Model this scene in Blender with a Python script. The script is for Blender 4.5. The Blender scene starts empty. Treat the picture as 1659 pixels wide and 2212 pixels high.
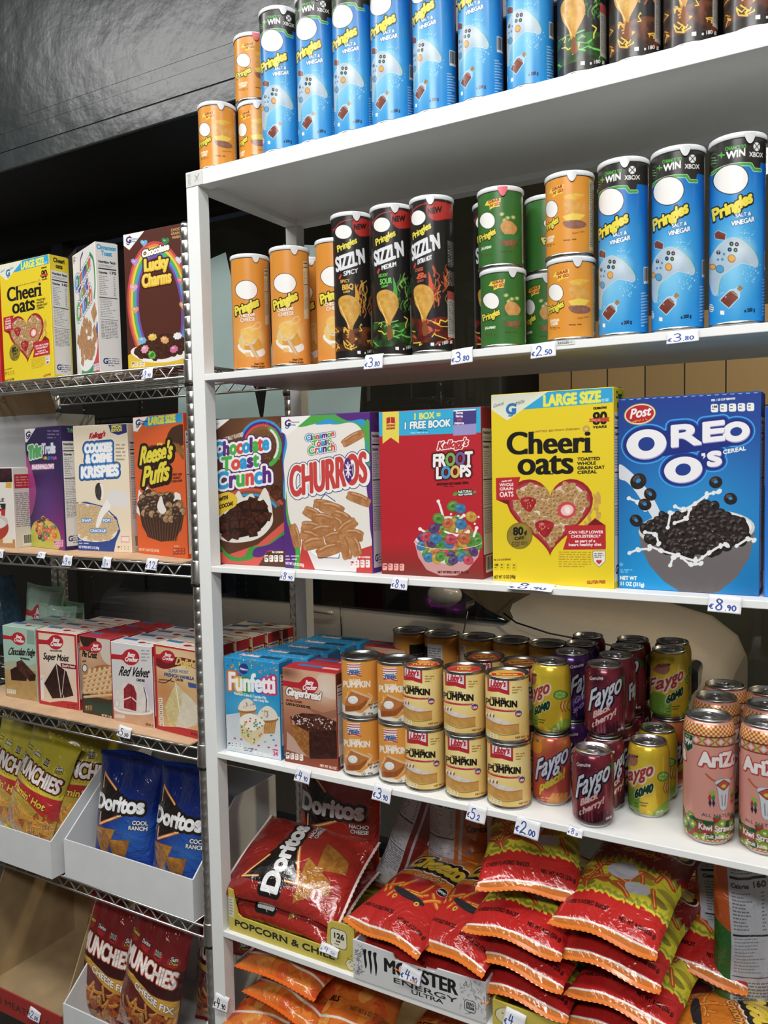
import bpy, bmesh, math, random
import numpy as np
from mathutils import Vector, Matrix, Euler

# ------------------------------------------------------------------ camera, light, exposure
SC = bpy.context.scene
COL = SC.collection
FPX, IW, IH = 1756.445, 1659.0, 2212.0
CR = np.array([[0.86803, 0.49611, -0.01990], [0.01422, -0.06493, -0.99779], [-0.49632, 0.86583, -0.06330]])   # camera right, down, forward
CC = np.array([1.1475, -1.24, 1.5002])


def P(px, py, Y=None, Z=None, X=None):
    """point of the room seen at a pixel of the photograph, on a plane of known depth, height or side"""
    d = CR.T @ np.array([(px - IW / 2) / FPX, (py - IH / 2) / FPX, 1.0])
    t = (Y - CC[1]) / d[1] if Y is not None else (Z - CC[2]) / d[2] if Z is not None else (X - CC[0]) / d[0]
    return CC + t * d


cam = bpy.data.cameras.new('camera')
camo = bpy.data.objects.new('camera', cam)
COL.objects.link(camo)
cam.sensor_fit = 'VERTICAL'
cam.sensor_height = 36.0
cam.sensor_width = 27.0
cam.lens = FPX / IH * 36.0
cam.clip_start = 0.02
m = Matrix.Identity(4)
for i in range(3):
    m[i][0], m[i][1], m[i][2], m[i][3] = CR[0][i], -CR[1][i], -CR[2][i], CC[i]
camo.matrix_world = m
SC.camera = camo
SC.view_settings.view_transform = 'Standard'
SC.view_settings.look = 'None'
SC.view_settings.gamma = 1.0
SC.view_settings.use_curve_mapping = False
SC.view_settings.exposure = -0.18

wd = bpy.data.worlds.new('night')
SC.world = wd
wd.use_nodes = True
wd.node_tree.nodes['Background'].inputs[0].default_value = (0.010, 0.012, 0.018, 1)
wd.node_tree.nodes['Background'].inputs[1].default_value = 1.0


def area(name, loc, target, sx, sy, power, col=(1, 1, 1)):
    l = bpy.data.lights.new(name, 'AREA')
    l.shape = 'RECTANGLE'
    l.size, l.size_y, l.energy, l.color = sx, sy, power, col
    o = bpy.data.objects.new(name, l)
    COL.objects.link(o)
    o.location = loc
    o.rotation_euler = (Vector(target) - Vector(loc)).to_track_quat('-Z', 'Y').to_euler()
    return o


# the shop's ceiling tubes (out of frame, above and behind the photographer), a street lamp and an added fill outside
area('ceiling_lamp_near', (1.5, -1.15, 3.3), (1.4, -.75, 0), 2.2, 0.22, 46, (1.0, 0.99, 0.972))
area('ceiling_lamp_far', (-0.9, -1.0, 3.3), (-0.8, -.6, 0), 2.2, 0.22, 52, (1.0, 0.99, 0.972))
area('ceiling_lamp_rear', (1.3, -2.9, 3.3), (1.0, -.2, 1.1), 1.8, 0.3, 84, (1.0, 0.99, 0.972))
area('street_lamp', (3.2, 2.6, 4.2), (1.2, 5.6, 1.8), 0.5, 0.5, 260, (1.0, 0.80, 0.55))
area('outside_fill', (0.2, 1.05, 3.3), (0.0, 2.6, .2), 3.2, 0.2, 42, (1.0, 0.96, 0.90))  # fill light added above the window to brighten the car, no real fitting
# ------------------------------------------------------------------ printed artwork: polygons filled into pixel arrays
def hx(c):
    if isinstance(c, str):
        return np.array([int(c[i:i + 2], 16) / 255.0 for i in (0, 2, 4)])
    return np.array(c, float)


_glyph = {}
_fo = None


def glyph(ch):
    """outline contours and advance of one letter of Blender's built-in font (cap height about 0.73)"""
    global _fo
    if ch in _glyph:
        return _glyph[ch]
    if _fo is None:
        cu = bpy.data.curves.new('type', 'FONT')
        _fo = bpy.data.objects.new('type', cu)
        COL.objects.link(_fo)
    dg = None

    def ev(s):
        _fo.data.body = s
        bpy.context.view_layer.update()
        return bpy.context.evaluated_depsgraph_get()
    ev('n' + ch + 'n')
    w1 = _fo.dimensions[0]
    ev('nn')
    adv = w1 - _fo.dimensions[0]
    dg = ev(ch)
    cs = []
    if ch != ' ':
        cu = _fo.evaluated_get(dg).to_curve(dg)
        for sp in cu.splines:
            bp = sp.bezier_points
            n = len(bp)
            pts = []
            for i in range(n):
                a, b = bp[i], bp[(i + 1) % n]
                p0, p1, p2, p3 = [np.array(q[:2]) for q in (a.co, a.handle_right, b.handle_left, b.co)]
                st = 1 if abs(np.cross(p3 - p0, p1 - p0)) + abs(np.cross(p3 - p0, p2 - p0)) < 1e-7 else 6
                for k in range(st):
                    t = k / st
                    pts.append((1 - t) ** 3 * p0 + 3 * t * (1 - t) ** 2 * p1 + 3 * t * t * (1 - t) * p2 + t ** 3 * p3)
            cs.append(np.array(pts))
    _glyph[ch] = (cs, adv)
    return _glyph[ch]


def smooth(pts, closed=True, n=6):
    p = np.array(pts, float)
    N = len(p)
    out = []
    for i in range(N if closed else N - 1):
        if closed:
            a, b, c, d = p[i - 1], p[i], p[(i + 1) % N], p[(i + 2) % N]
        else:
            a, b, c, d = p[max(i - 1, 0)], p[i], p[i + 1], p[min(i + 2, N - 1)]
        for k in range(n):
            t = k / n
            out.append(0.5 * (2 * b + (c - a) * t + (2 * a - 5 * b + 4 * c - d) * t * t + (3 * b - a - 3 * c + d) * t ** 3))
    if not closed:
        out.append(p[-1])
    return np.array(out)


_RS = np.random.RandomState(5)
_N0 = _RS.rand(257, 257)


def vnoise(h, w, scale, seed=0):
    """smooth noise in 0..1 on an h x w grid, feature size = scale pixels"""
    ys = (np.arange(h) / scale + seed * 7.31) % 255
    xs = (np.arange(w) / scale + seed * 3.77) % 255
    y0, x0 = ys.astype(int), xs.astype(int)
    fy, fx = ys - y0, xs - x0
    fy, fx = (fy * fy * (3 - 2 * fy))[:, None], (fx * fx * (3 - 2 * fx))[None]
    a = _N0[np.ix_(y0, x0)]
    b = _N0[np.ix_(y0, x0 + 1)]
    c = _N0[np.ix_(y0 + 1, x0)]
    d = _N0[np.ix_(y0 + 1, x0 + 1)]
    return (a * (1 - fx) + b * fx) * (1 - fy) + (c * (1 - fx) + d * fx) * fy


def homog(src, dst):
    A = []
    for (x, y), (u, v) in zip(src, dst):
        A.append([x, y, 1, 0, 0, 0, -u * x, -u * y, -u])
        A.append([0, 0, 0, x, y, 1, -v * x, -v * y, -v])
    return np.linalg.svd(np.array(A, float))[2][-1].reshape(3, 3)


class Art:
    """a printed panel. User coordinates: the corners `quad` (TL, TR, BR, BL), or 0..w, 0..h of `size`, or centred mm with `org`."""
    SS = 2

    def __init__(s, wpx, hpx, bg='ffffff', quad=None, size=None, org=None, cyl=None):
        S = Art.SS
        s.W, s.H = int(wpx) * S, int(hpx) * S
        s.a = np.empty((s.H, s.W, 3), np.float32)
        s.a[:] = hx(bg)
        s.Hm = None
        s.cyl = cyl
        if quad is not None:
            s.Hm = homog(quad, [(0, 0), (s.W, 0), (s.W, s.H), (0, s.H)])
            q = np.array(quad, float)
            s.k = s.W / (0.5 * (np.linalg.norm(q[1] - q[0]) + np.linalg.norm(q[2] - q[3])))
        else:
            s.ux, s.uy = size or (wpx, hpx)
            s.ox, s.oy = org or (0, 0)
            s.k = s.W / s.ux * (cyl[4] if cyl else 1)

    def m(s, pts):
        p = np.atleast_2d(np.array(pts, float))
        if s.Hm is not None:
            q = np.c_[p, np.ones(len(p))] @ s.Hm.T
            return q[:, :2] / q[:, 2:3]
        if s.cyl:      # the label of a can, drawn as it is seen: centre, half width, radius, top line, mm per unit, sag, slope
            cx, hw, r, y0, ky, sag, sl = s.cyl
            q = (p[:, 0] - cx) / hw
            th = np.arcsin(np.clip(q, -.999, .999)) + np.where(q > .999, q - .999, 0) + np.where(q < -.999, q + .999, 0)
            p = np.c_[r * th, (p[:, 1] - y0 - sl * (p[:, 0] - cx) - sag * (1 - np.cos(th))) * ky]
        return np.c_[(p[:, 0] + s.ox) * s.W / s.ux, (p[:, 1] + s.oy) * s.H / s.uy]

    # -- masks in canvas pixels
    def mask(s, polys):
        E0, E1 = [], []
        for p in polys:
            E0.append(p)
            E1.append(np.roll(p, -1, 0))
        a, b = np.concatenate(E0), np.concatenate(E1)
        x0 = max(int(a[:, 0].min()) - 1, 0)
        x1 = min(int(a[:, 0].max()) + 2, s.W)
        y0 = max(int(a[:, 1].min()) - 1, 0)
        y1 = min(int(a[:, 1].max()) + 2, s.H)
        if x1 <= x0 or y1 <= y0:
            return None
        d = np.where(a[:, 1] < b[:, 1], 1, -1)
        lo = np.where((d > 0)[:, None], a, b)
        hi = np.where((d > 0)[:, None], b, a)
        r0 = np.clip(np.ceil(lo[:, 1] - .5), y0, y1).astype(int)
        r1 = np.clip(np.ceil(hi[:, 1] - .5), y0, y1).astype(int)
        n = r1 - r0
        k = n > 0
        lo, hi, d, r0, n = lo[k], hi[k], d[k], r0[k], n[k]
        if len(n) == 0:
            return None
        idx = np.repeat(np.arange(len(n)), n)
        row = np.arange(n.sum()) - np.repeat(np.cumsum(n) - n, n) + r0[idx]
        t = (row + .5 - lo[idx, 1]) / (hi[idx, 1] - lo[idx, 1])
        x = lo[idx, 0] + t * (hi[idx, 0] - lo[idx, 0])
        c = np.clip(np.ceil(x - .5), x0, x1).astype(int)
        acc = np.zeros((y1 - y0, x1 - x0 + 1), np.int16)
        np.add.at(acc, (row - y0, c - x0), d[idx])
        return (np.cumsum(acc, 1)[:, :-1] != 0), x0, y0

    def dil(s, mk, r):
        if mk is None or r < .6:
            return mk
        mm, x0, y0 = mk
        R = int(math.ceil(r))
        nx0, ny0 = max(x0 - R, 0), max(y0 - R, 0)
        nx1, ny1 = min(x0 + mm.shape[1] + R, s.W), min(y0 + mm.shape[0] + R, s.H)
        pad = np.zeros((mm.shape[0] + 2 * R, mm.shape[1] + 2 * R), bool)
        pad[R:-R, R:-R] = mm
        out = pad.copy()
        offs = set()
        for rr in np.arange(r, 0, -2.0):
            for k in range(max(8, int(3 * rr))):
                an = 2 * math.pi * k / max(8, int(3 * rr))
                offs.add((int(round(rr * math.cos(an))), int(round(rr * math.sin(an)))))
        hh, ww = pad.shape
        for dx, dy in offs:
            out[max(dy, 0):hh + min(dy, 0), max(dx, 0):ww + min(dx, 0)] |= pad[max(-dy, 0):hh + min(-dy, 0), max(-dx, 0):ww + min(-dx, 0)]
        oy, ox = ny0 - (y0 - R), nx0 - (x0 - R)
        return out[oy:oy + ny1 - ny0, ox:ox + nx1 - nx0], nx0, ny0

    def put(s, mk, c, a=1.0, tex=None, grad=None):
        """fill a mask. tex=(other colour, feature size in user units, contrast); grad=(colour at the lower end,)"""
        if mk is None:
            return
        mm, x0, y0 = mk
        h, w = mm.shape
        if h == 0 or w == 0:
            return
        v = s.a[y0:y0 + h, x0:x0 + w]
        col = hx(c)[None, None]
        if grad is not None:
            t = np.linspace(0, 1, h)[:, None, None]
            col = col * (1 - t) + hx(grad) * t
        if tex is not None:
            c2, sc, con = tex
            f = .65 * vnoise(h, w, max(sc * s.k, 1.5), x0 % 31) + .35 * vnoise(h, w, max(sc * s.k * .4, 1.2), y0 % 29)
            f = np.clip((f - .5) * con + .5, 0, 1)[:, :, None]
            col = col * (1 - f) + hx(c2) * f
        al = (mm * a)[:, :, None].astype(np.float32)
        v[:] = v * (1 - al) + col * al

    # -- shapes in user units
    def poly(s, pts, c, sm=0, a=1, tex=None, grad=None, out=None):
        p = smooth(pts) if sm else np.array(pts, float)
        mk = s.mask([s.m(p)])
        if out:
            s.put(s.dil(mk, out[0] * s.k), out[1])
        s.put(mk, c, a, tex, grad)

    def rect(s, x0, y0, x1, y1, c, r=0, **k):
        if r:
            pts = []
            for cx, cy, a0 in ((x1 - r, y0 + r, -90), (x1 - r, y1 - r, 0), (x0 + r, y1 - r, 90), (x0 + r, y0 + r, 180)):
                pts += [(cx + r * math.cos(math.radians(a0 + t)), cy + r * math.sin(math.radians(a0 + t))) for t in range(0, 91, 15)]
        else:
            pts = [(x0, y0), (x1, y0), (x1, y1), (x0, y1)]
        s.poly(pts, c, **k)

    def ell(s, x, y, rx, ry, c, rot=0, n=36, wob=0, seed=0, **k):
        t = np.arange(n) * 2 * math.pi / n
        q = 1 + wob * np.sin(3 * t + seed) * np.cos(5 * t + seed * 2.3) if wob else 1
        cx, cy = rx * np.cos(t) * q, ry * np.sin(t) * q
        r = math.radians(rot)
        s.poly(np.c_[x + cx * math.cos(r) - cy * math.sin(r), y + cx * math.sin(r) + cy * math.cos(r)], c, **k)

    def line(s, pts, w, c, sm=0, a=1):
        p = smooth(pts, False) if sm else np.array(pts, float)
        q = s.m(p)
        r = max(w * s.k / 2, .7)
        polys = []
        for i in range(len(q) - 1):
            d = q[i + 1] - q[i]
            L = np.hypot(*d)
            if L < 1e-6:
                continue
            d = d / L
            nn = np.array([-d[1], d[0]]) * r
            polys.append(np.array([q[i] - nn, q[i + 1] - nn, q[i + 1] + nn, q[i] + nn]))
        cir = np.c_[np.cos(np.arange(10) * .628), np.sin(np.arange(10) * .628)] * r
        for k in q:
            polys.append(k + cir)
        s.put(s.mask(polys), c, a)

    def glow(s, x, y, rx, ry, c, a=1.0, pw=1.0):
        cx, cy = s.m([(x, y)])[0]
        RX, RY = rx * s.k, ry * s.k
        x0, x1 = max(int(cx - RX), 0), min(int(cx + RX) + 1, s.W)
        y0, y1 = max(int(cy - RY), 0), min(int(cy + RY) + 1, s.H)
        if x1 <= x0 or y1 <= y0:
            return
        d = np.sqrt(((np.arange(x0, x1) - cx) / RX)[None] ** 2 + ((np.arange(y0, y1) - cy) / RY)[:, None] ** 2)
        al = (np.clip(1 - d, 0, 1) ** pw * a)[:, :, None]
        v = s.a[y0:y1, x0:x1]
        v[:] = v * (1 - al) + hx(c) * al

    def grad(s, c0, c1, x=False):
        t = np.linspace(0, 1, s.W if x else s.H)
        t = t[None, :, None] if x else t[:, None, None]
        s.a[:] = hx(c0) * (1 - t) + hx(c1) * t

    def text(s, st, x, y, h, c, to=None, b=0, o=(), sh=0, an='l', sx=1.0, up=None, gap=0, cols=None, ser=0, bow=0, a=1, bx=None, dx=0, dy=0):
        """lettering: baseline start (x, y), cap height h; to = baseline end (fits the width); b = extra weight; o = outlines (width, colour) outermost first;
        bx = weight added sideways only; bow = arch; cols = one colour per letter"""
        k = h / .73
        if h * s.k < 60:
            b = min(b, .055 * h)
        gl = [glyph(ch) for ch in st]
        xs, cur = [], 0.0
        for g in gl:
            xs.append(cur)
            cur += g[1] + gap
        tot = max(cur - gap, 1e-6)
        if to is not None:
            e = np.array([to[0] - x, to[1] - y], float)
            L = np.hypot(*e)
            e /= L
            kx = L / tot
        else:
            e = np.array([1.0, 0.0])
            kx = k * sx
        if isinstance(up, (int, float)):
            e = np.array([math.cos(math.radians(up)), math.sin(math.radians(up))])
            U = np.array([e[1], -e[0]])
        else:
            U = np.array(up if up is not None else (0.0, -1.0))
        X0 = np.array([x, y], float)
        if an == 'c':
            X0 = X0 - e * tot * kx / 2
        elif an == 'r':
            X0 = X0 - e * tot * kx
        per = []
        for g, gx in zip(gl, xs):
            cs = []
            for ct in g[0]:
                xx = (ct[:, 0] + gx) * kx + sh * ct[:, 1] * k
                yy = ct[:, 1] * k + (bow * h * (1 - (2 * (ct[:, 0] + gx) / tot - 1) ** 2) if bow else 0)
                cs.append(s.m(X0 + xx[:, None] * e + yy[:, None] * U))
            per.append(cs)
        allc = [q for cs in per for q in cs]
        if not allc:
            return
        mk = s.mask(allc)
        if mk is None:
            return
        base = s.dil(mk, b * s.k)
        if bx:
            mm, x0, y0 = base
            R = int(bx * s.k)
            q = np.pad(mm, ((0, 0), (R, R)))
            oo = q.copy()
            for d in range(1, R + 1):
                oo[:, d:] |= q[:, :-d]
                oo[:, :-d] |= q[:, d:]
            lo = max(x0 - R, 0)
            oo = oo[:, lo - (x0 - R):][:, :s.W - lo]
            base = (oo, lo, y0)
        for w, cc in o:
            mo = s.dil(base, w * s.k)
            if mo is not None and (dx or dy):
                mo2 = s.dil(s.mask([q + np.array([dx, dy]) * s.k for q in allc]), (w + b) * s.k)
                s.put(mo2, cc)
            s.put(mo, cc)
        if cols:
            for i, cs in enumerate(per):
                if cs:
                    s.put(s.dil(s.mask(cs), b * s.k), cols[i % len(cols)])
        else:
            s.put(base, c, a)

    # -- small print
    def micro(s, x, y, w, n, dy, c, a=.8, seed=1, slope=0):
        r = random.Random(seed)
        for i in range(n):
            px = x
            end = x + w * (1 if i < n - 1 else r.uniform(.5, .95))
            while px < end:
                L = min(r.uniform(.9, 3.0) * dy, end - px)
                yy = y + i * dy + slope * (px - x)
                s.rect(px, yy, px + L, yy + dy * .42, c, a=a)
                px += L + dy * .5

    def facts(s, x, y, w, h, title='Nutrition Facts', cal='', c='15151a', bg='e9e9e6', slope=0):
        """a nutrition panel"""
        def sl(px, py):
            return (px, py + slope * (px - x))

        def bar(yy, t):
            s.poly([sl(x + w * .04, yy), sl(x + w * .96, yy), sl(x + w * .96, yy + t), sl(x + w * .04, yy + t)], c)
        s.poly([sl(x, y), sl(x + w, y), sl(x + w, y + h), sl(x, y + h)], bg)
        a, b_ = sl(x + w * .06, y + h * .045), sl(x + w * .94, y + h * .045)
        s.text(title, a[0], a[1], h * .026, c, to=b_, b=h * .002)
        bar(y + h * .10, h * .012)
        if cal:
            p, q = sl(x + w * .06, y + h * .155), sl(x + w * .5, y + h * .155)
            s.text('Calories', p[0], p[1], h * .022, c, to=q, b=h * .0015)
            p, q = sl(x + w * .58, y + h * .155), sl(x + w * .95, y + h * .155)
            s.text(cal, p[0], p[1], h * .03, c, to=q, b=h * .002)
        s.micro(x + w * .07, y + h * .065, w * .8, 2, h * .014, '55555a', slope=slope)
        for i in range(11):
            yy = y + h * (.18 + .019 * i)
            s.micro(x + w * .07, yy, w * .5, 1, h * .014, '45454a', slope=slope, seed=i)
            s.micro(x + w * .8, yy + slope * w * .73, w * .14, 1, h * .014, '45454a', slope=slope, seed=i + 40)
        bar(y + h * .40, h * .009)
        for i in range(11):
            s.micro(x + w * .07, y + h * (.42 + .018 * i), w * .84, 1, h * .013, '66666a', slope=slope, seed=i + 9)
        bar(y + h * .63, h * .004)
        s.micro(x + w * .07, y + h * .65, w * .86, 12, h * .016, '606066', slope=slope, seed=77)

    def icons(s, x, y, w, h, n, c='ffffff', t='333333', slope=0, first='170'):
        ww = w / n
        for i in range(n):
            xx, yy = x + i * ww, y + slope * i * ww
            s.rect(xx, yy, xx + ww * .82, yy + h, c, r=ww * .2)
            if i == 0:
                s.text(first, xx + ww * .1, yy + h * .42, h * .24, t, to=(xx + ww * .72, yy + h * .42), b=h * .015)
            else:
                s.micro(xx + ww * .15, yy + h * .2, ww * .5, 1, h * .3, t)
            s.micro(xx + ww * .12, yy + h * .58, ww * .56, 1, h * .22, t)

    def ring(s, x, y, r, c, dark, rot=0, sq=.8, hole=.36):
        s.ell(x, y + r * .07, r * 1.03, r * sq * 1.05, dark, rot)
        s.ell(x, y, r, r * sq, c, rot, tex=(dark, r * .35, .9))
        s.ell(x - r * .25, y - r * .28, r * .5, r * sq * .35, 'ffffff', rot, a=.18)
        s.ell(x, y + r * .03, r * hole, r * sq * hole, dark, rot)

    def barcode(s, x, y, w, h):
        s.rect(x, y, x + w, y + h, 'f4f4f2')
        r = random.Random(3)
        px = x + w * .05
        while px < x + w * .94:
            t = r.choice((.012, .02, .03)) * w
            s.rect(px, y + h * .06, px + t, y + h * .84, '18181a')
            px += t + r.choice((.014, .022, .03)) * w

    def image(s, name):
        S = Art.SS
        a = s.a.reshape(s.H // S, S, s.W // S, S, 3).mean((1, 3))
        a = np.clip((a * .90 + a.mean(2, keepdims=True) * .10)[::-1] * .93 + .012, 0, 1)
        h, w = a.shape[:2]
        im = bpy.data.images.new(name, w, h, alpha=False)
        px = np.ones((h, w, 4), np.float32)
        px[:, :, :3] = a
        im.pixels.foreach_set(px.ravel())
        im.update()
        im.pack()
        s.a = None
        return im
# ------------------------------------------------------------------ materials
def principled(name, col=(.8, .8, .8), rough=.5, metal=0., coat=0., spec=.5, emit=None, es=0., trans=0., ior=1.5):
    mt = bpy.data.materials.new(name)
    mt.use_nodes = True
    b = mt.node_tree.nodes['Principled BSDF']
    c = tuple(srgb(hx(col))) if isinstance(col, str) else col
    b.inputs['Base Color'].default_value = (*c[:3], 1)
    b.inputs['Roughness'].default_value = rough
    b.inputs['Metallic'].default_value = metal
    b.inputs['Coat Weight'].default_value = coat
    b.inputs['Coat Roughness'].default_value = .12
    b.inputs['Specular IOR Level'].default_value = spec
    b.inputs['Transmission Weight'].default_value = trans
    b.inputs['IOR'].default_value = ior
    if emit is not None:
        b.inputs['Emission Color'].default_value = (*emit, 1)
        b.inputs['Emission Strength'].default_value = es
    return mt


def srgb(c):
    c = np.asarray(c, float)
    return np.where(c <= .04045, c / 12.92, ((c + .055) / 1.055) ** 2.4)


def noisy(mt, scale=40., amount=.12, bump=0., detail=4., bscale=None, dist=.01):
    """break a flat colour up with noise, and bump it"""
    nt = mt.node_tree
    b = nt.nodes['Principled BSDF']
    tc = nt.nodes.new('ShaderNodeTexCoord')
    nz = nt.nodes.new('ShaderNodeTexNoise')
    nz.inputs['Scale'].default_value = scale
    nz.inputs['Detail'].default_value = detail
    nt.links.new(tc.outputs['Object'], nz.inputs['Vector'])
    if amount:
        c = b.inputs['Base Color'].default_value[:]
        rp = nt.nodes.new('ShaderNodeValToRGB')
        rp.color_ramp.elements[0].position = .3
        rp.color_ramp.elements[1].position = .7
        rp.color_ramp.elements[0].color = (*[x * (1 - amount) for x in c[:3]], 1)
        rp.color_ramp.elements[1].color = (*[min(1, x * (1 + amount)) for x in c[:3]], 1)
        nt.links.new(nz.outputs[0], rp.inputs[0])
        nt.links.new(rp.outputs[0], b.inputs['Base Color'])
    if bump:
        n2 = nz
        if bscale:
            n2 = nt.nodes.new('ShaderNodeTexNoise')
            n2.inputs['Scale'].default_value = bscale
            n2.inputs['Detail'].default_value = detail
            nt.links.new(tc.outputs['Object'], n2.inputs['Vector'])
        bp = nt.nodes.new('ShaderNodeBump')
        bp.inputs['Strength'].default_value = bump
        bp.inputs['Distance'].default_value = dist
        nt.links.new(n2.outputs[0], bp.inputs['Height'])
        nt.links.new(bp.outputs[0], b.inputs['Normal'])
    return mt


def printed(name, art, rough=.38, coat=.0, metal=0., spec=.4):
    mt = principled(name, (1, 1, 1), rough, metal, coat, spec)
    nt = mt.node_tree
    ti = nt.nodes.new('ShaderNodeTexImage')
    ti.image = art.image(name) if isinstance(art, Art) else art
    ti.extension = 'EXTEND'
    ti.interpolation = 'Cubic'
    nt.links.new(ti.outputs[0], nt.nodes['Principled BSDF'].inputs['Base Color'])
    return mt


# ------------------------------------------------------------------ mesh builders
class MB:
    """collects faces with optional uv and material index; build() links them as one mesh object"""

    def __init__(s):
        s.v, s.f, s.uv, s.mi, s.sm = [], [], [], [], []

    def face(s, idx, uv=None, mi=0, sm=False):
        s.f.append(idx)
        s.uv.append(uv)
        s.mi.append(mi)
        s.sm.append(sm)

    def quad(s, pts, uv=None, mi=0):
        n = len(s.v)
        s.v += [tuple(p) for p in pts]
        s.face(tuple(range(n, n + len(pts))), uv, mi)

    def box(s, x0, y0, z0, x1, y1, z1, mi=0, M=None):
        n = len(s.v)
        vs = [(x, y, z) for z in (z0, z1) for x, y in ((x0, y0), (x1, y0), (x1, y1), (x0, y1))]
        if M is not None:
            vs = [tuple(M @ Vector(q)) for q in vs]
        s.v += vs
        for q in ((3, 2, 1, 0), (4, 5, 6, 7), (0, 1, 5, 4), (1, 2, 6, 5), (2, 3, 7, 6), (3, 0, 4, 7)):
            s.face(tuple(n + i for i in q), None, mi)
        return s

    def tube(s, pts, r, seg=8, mi=0, cap=True):
        P_ = [Vector(p) for p in pts]
        n0 = len(s.v)
        prev = None
        for i, p in enumerate(P_):
            d = (P_[min(i + 1, len(P_) - 1)] - P_[max(i - 1, 0)]).normalized()
            a = prev if prev is not None else (Vector((0, 0, 1)) if abs(d.z) < .9 else Vector((1, 0, 0)))
            u = (a - d * a.dot(d)).normalized()
            w = d.cross(u)
            prev = u
            for k in range(seg):
                an = 2 * math.pi * k / seg
                s.v.append(tuple(p + (u * math.cos(an) + w * math.sin(an)) * r))
        for i in range(len(P_) - 1):
            for k in range(seg):
                a, b = n0 + i * seg + k, n0 + i * seg + (k + 1) % seg
                s.face((a, b, b + seg, a + seg), None, mi, True)
        if cap:
            s.face(tuple(n0 + k for k in range(seg))[::-1], None, mi)
            e = n0 + (len(P_) - 1) * seg
            s.face(tuple(e + k for k in range(seg)), None, mi)
        return s

    def lathe(s, prof, seg=48, uvz=None, mi=0, capb=False, capt=False, close=True):
        """prof: (r, z) bottom to top. uvz=(z0, z1) maps the label; u = .5 faces -Y"""
        n0 = len(s.v)
        for r, z in prof:
            for k in range(seg + 1):
                an = 2 * math.pi * k / seg
                s.v.append((-r * math.sin(an), r * math.cos(an), z))
        for i in range(len(prof) - 1):
            for k in range(seg):
                a = n0 + i * (seg + 1) + k
                uv = None
                if uvz:
                    v0, v1 = [(prof[j][1] - uvz[0]) / (uvz[1] - uvz[0]) for j in (i, i + 1)]
                    uv = ((k / seg, v0), ((k + 1) / seg, v0), ((k + 1) / seg, v1), (k / seg, v1))
                s.face((a, a + 1, a + seg + 2, a + seg + 1), uv, mi, True)
        if capb:
            s.face(tuple(n0 + k for k in range(seg))[::-1], None, mi)
        if capt:
            e = n0 + (len(prof) - 1) * (seg + 1)
            s.face(tuple(e + k for k in range(seg)), None, mi)
        return s

    def mesh(s, name, mats):
        me = bpy.data.meshes.new(name)
        me.from_pydata(s.v, [], s.f)
        for mt in (mats if isinstance(mats, (list, tuple)) else [mats]):
            me.materials.append(mt)
        if any(u is not None for u in s.uv):
            ul = me.uv_layers.new(name='uv')
            i = 0
            for f, u in zip(s.f, s.uv):
                for j in range(len(f)):
                    ul.data[i].uv = u[j] if u is not None else (0, 0)
                    i += 1
        me.polygons.foreach_set('material_index', s.mi)
        me.polygons.foreach_set('use_smooth', s.sm)
        me.update()
        return me

    def build(s, name, mats, parent=None, weld=False):
        me = s.mesh(name, mats)
        if weld:
            bm = bmesh.new()
            bm.from_mesh(me)
            bmesh.ops.remove_doubles(bm, verts=bm.verts, dist=1e-5)
            bmesh.ops.recalc_face_normals(bm, faces=bm.faces)
            bm.to_mesh(me)
            bm.free()
        return obj(name, me, parent)


def obj(name, me, parent=None):
    o = bpy.data.objects.new(name, me)
    COL.objects.link(o)
    if parent is not None:
        o.parent = parent
    return o


def tag(o, label, cat, group=None, kind=None):
    o['label'] = label
    o['category'] = cat
    if group:
        o['group'] = group
    if kind:
        o['kind'] = kind
    return o


def struct(o):
    o['kind'] = 'structure'
    return o


def empty(name, loc=(0, 0, 0), rz=0.):
    o = bpy.data.objects.new(name, None)
    o.empty_display_size = .03
    COL.objects.link(o)
    o.location = loc
    o.rotation_euler = (0, 0, rz)
    return o


def kids(o):
    return [c for c in COL.objects if c.parent == o]


_tree = {}


def copy_tree(o, parent=None):
    c = o.copy()
    COL.objects.link(c)
    if parent is not None:
        c.parent = parent
    for ch in _kids(o):
        copy_tree(ch, c)
    return c


def _kids(o):
    return list(o.children)


def bevel(o, w=.002, n=2):
    md = o.modifiers.new('bevel', 'BEVEL')
    md.width, md.segments, md.limit_method = w, n, 'ANGLE'
    return o


class Proto:
    """builds one thing, then hands out copies; the first use is the original itself"""

    def __init__(s, root):
        s.root, s.used = root, False

    def __call__(s, loc, rz, label, cat, group=None, tilt=None):
        o = s.root if not s.used else copy_tree(s.root)
        s.used = True
        o.location = loc
        o.rotation_euler = (tilt[0] if tilt else 0, tilt[1] if tilt else 0, rz)
        tag(o, label, cat, group)
        return o
# ------------------------------------------------------------------ shared plain materials
M = {}
M['white_metal'] = noisy(principled('white_powder_coat', 'e6e8e6', .42), 30, .015)
M['black_wall'] = noisy(principled('black_gloss_paint', '2b3031', .36, spec=.75), 3.0, .25, .3, 5, 9, .02)
M['black_soffit'] = noisy(principled('black_matt_paint', '0b0c0c', .6), 5, .3, .1)
M['frame'] = principled('dark_window_frame', '131416', .4)
M['chrome'] = noisy(principled('chrome', 'd8d6d3', .27, 1.0), 20, .02)
M['wire'] = principled('chromed_wire', 'd2d0cd', .34, 1.0)
M['plastic'] = principled('dark_plastic', '15161a', .4)
M['floor'] = noisy(principled('floor_tile', '4c4843', .45), 4, .12)
M['room'] = noisy(principled('room_wall_paint', '8f8c86', .8), 2, .05)
M['ceil'] = noisy(principled('ceiling_paint', '2a2c2d', .7), 2, .1)
M['kraft'] = noisy(principled('kraft_card', 'c6a482', .8), 25, .10, .1, 4, 200, .001)
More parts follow.
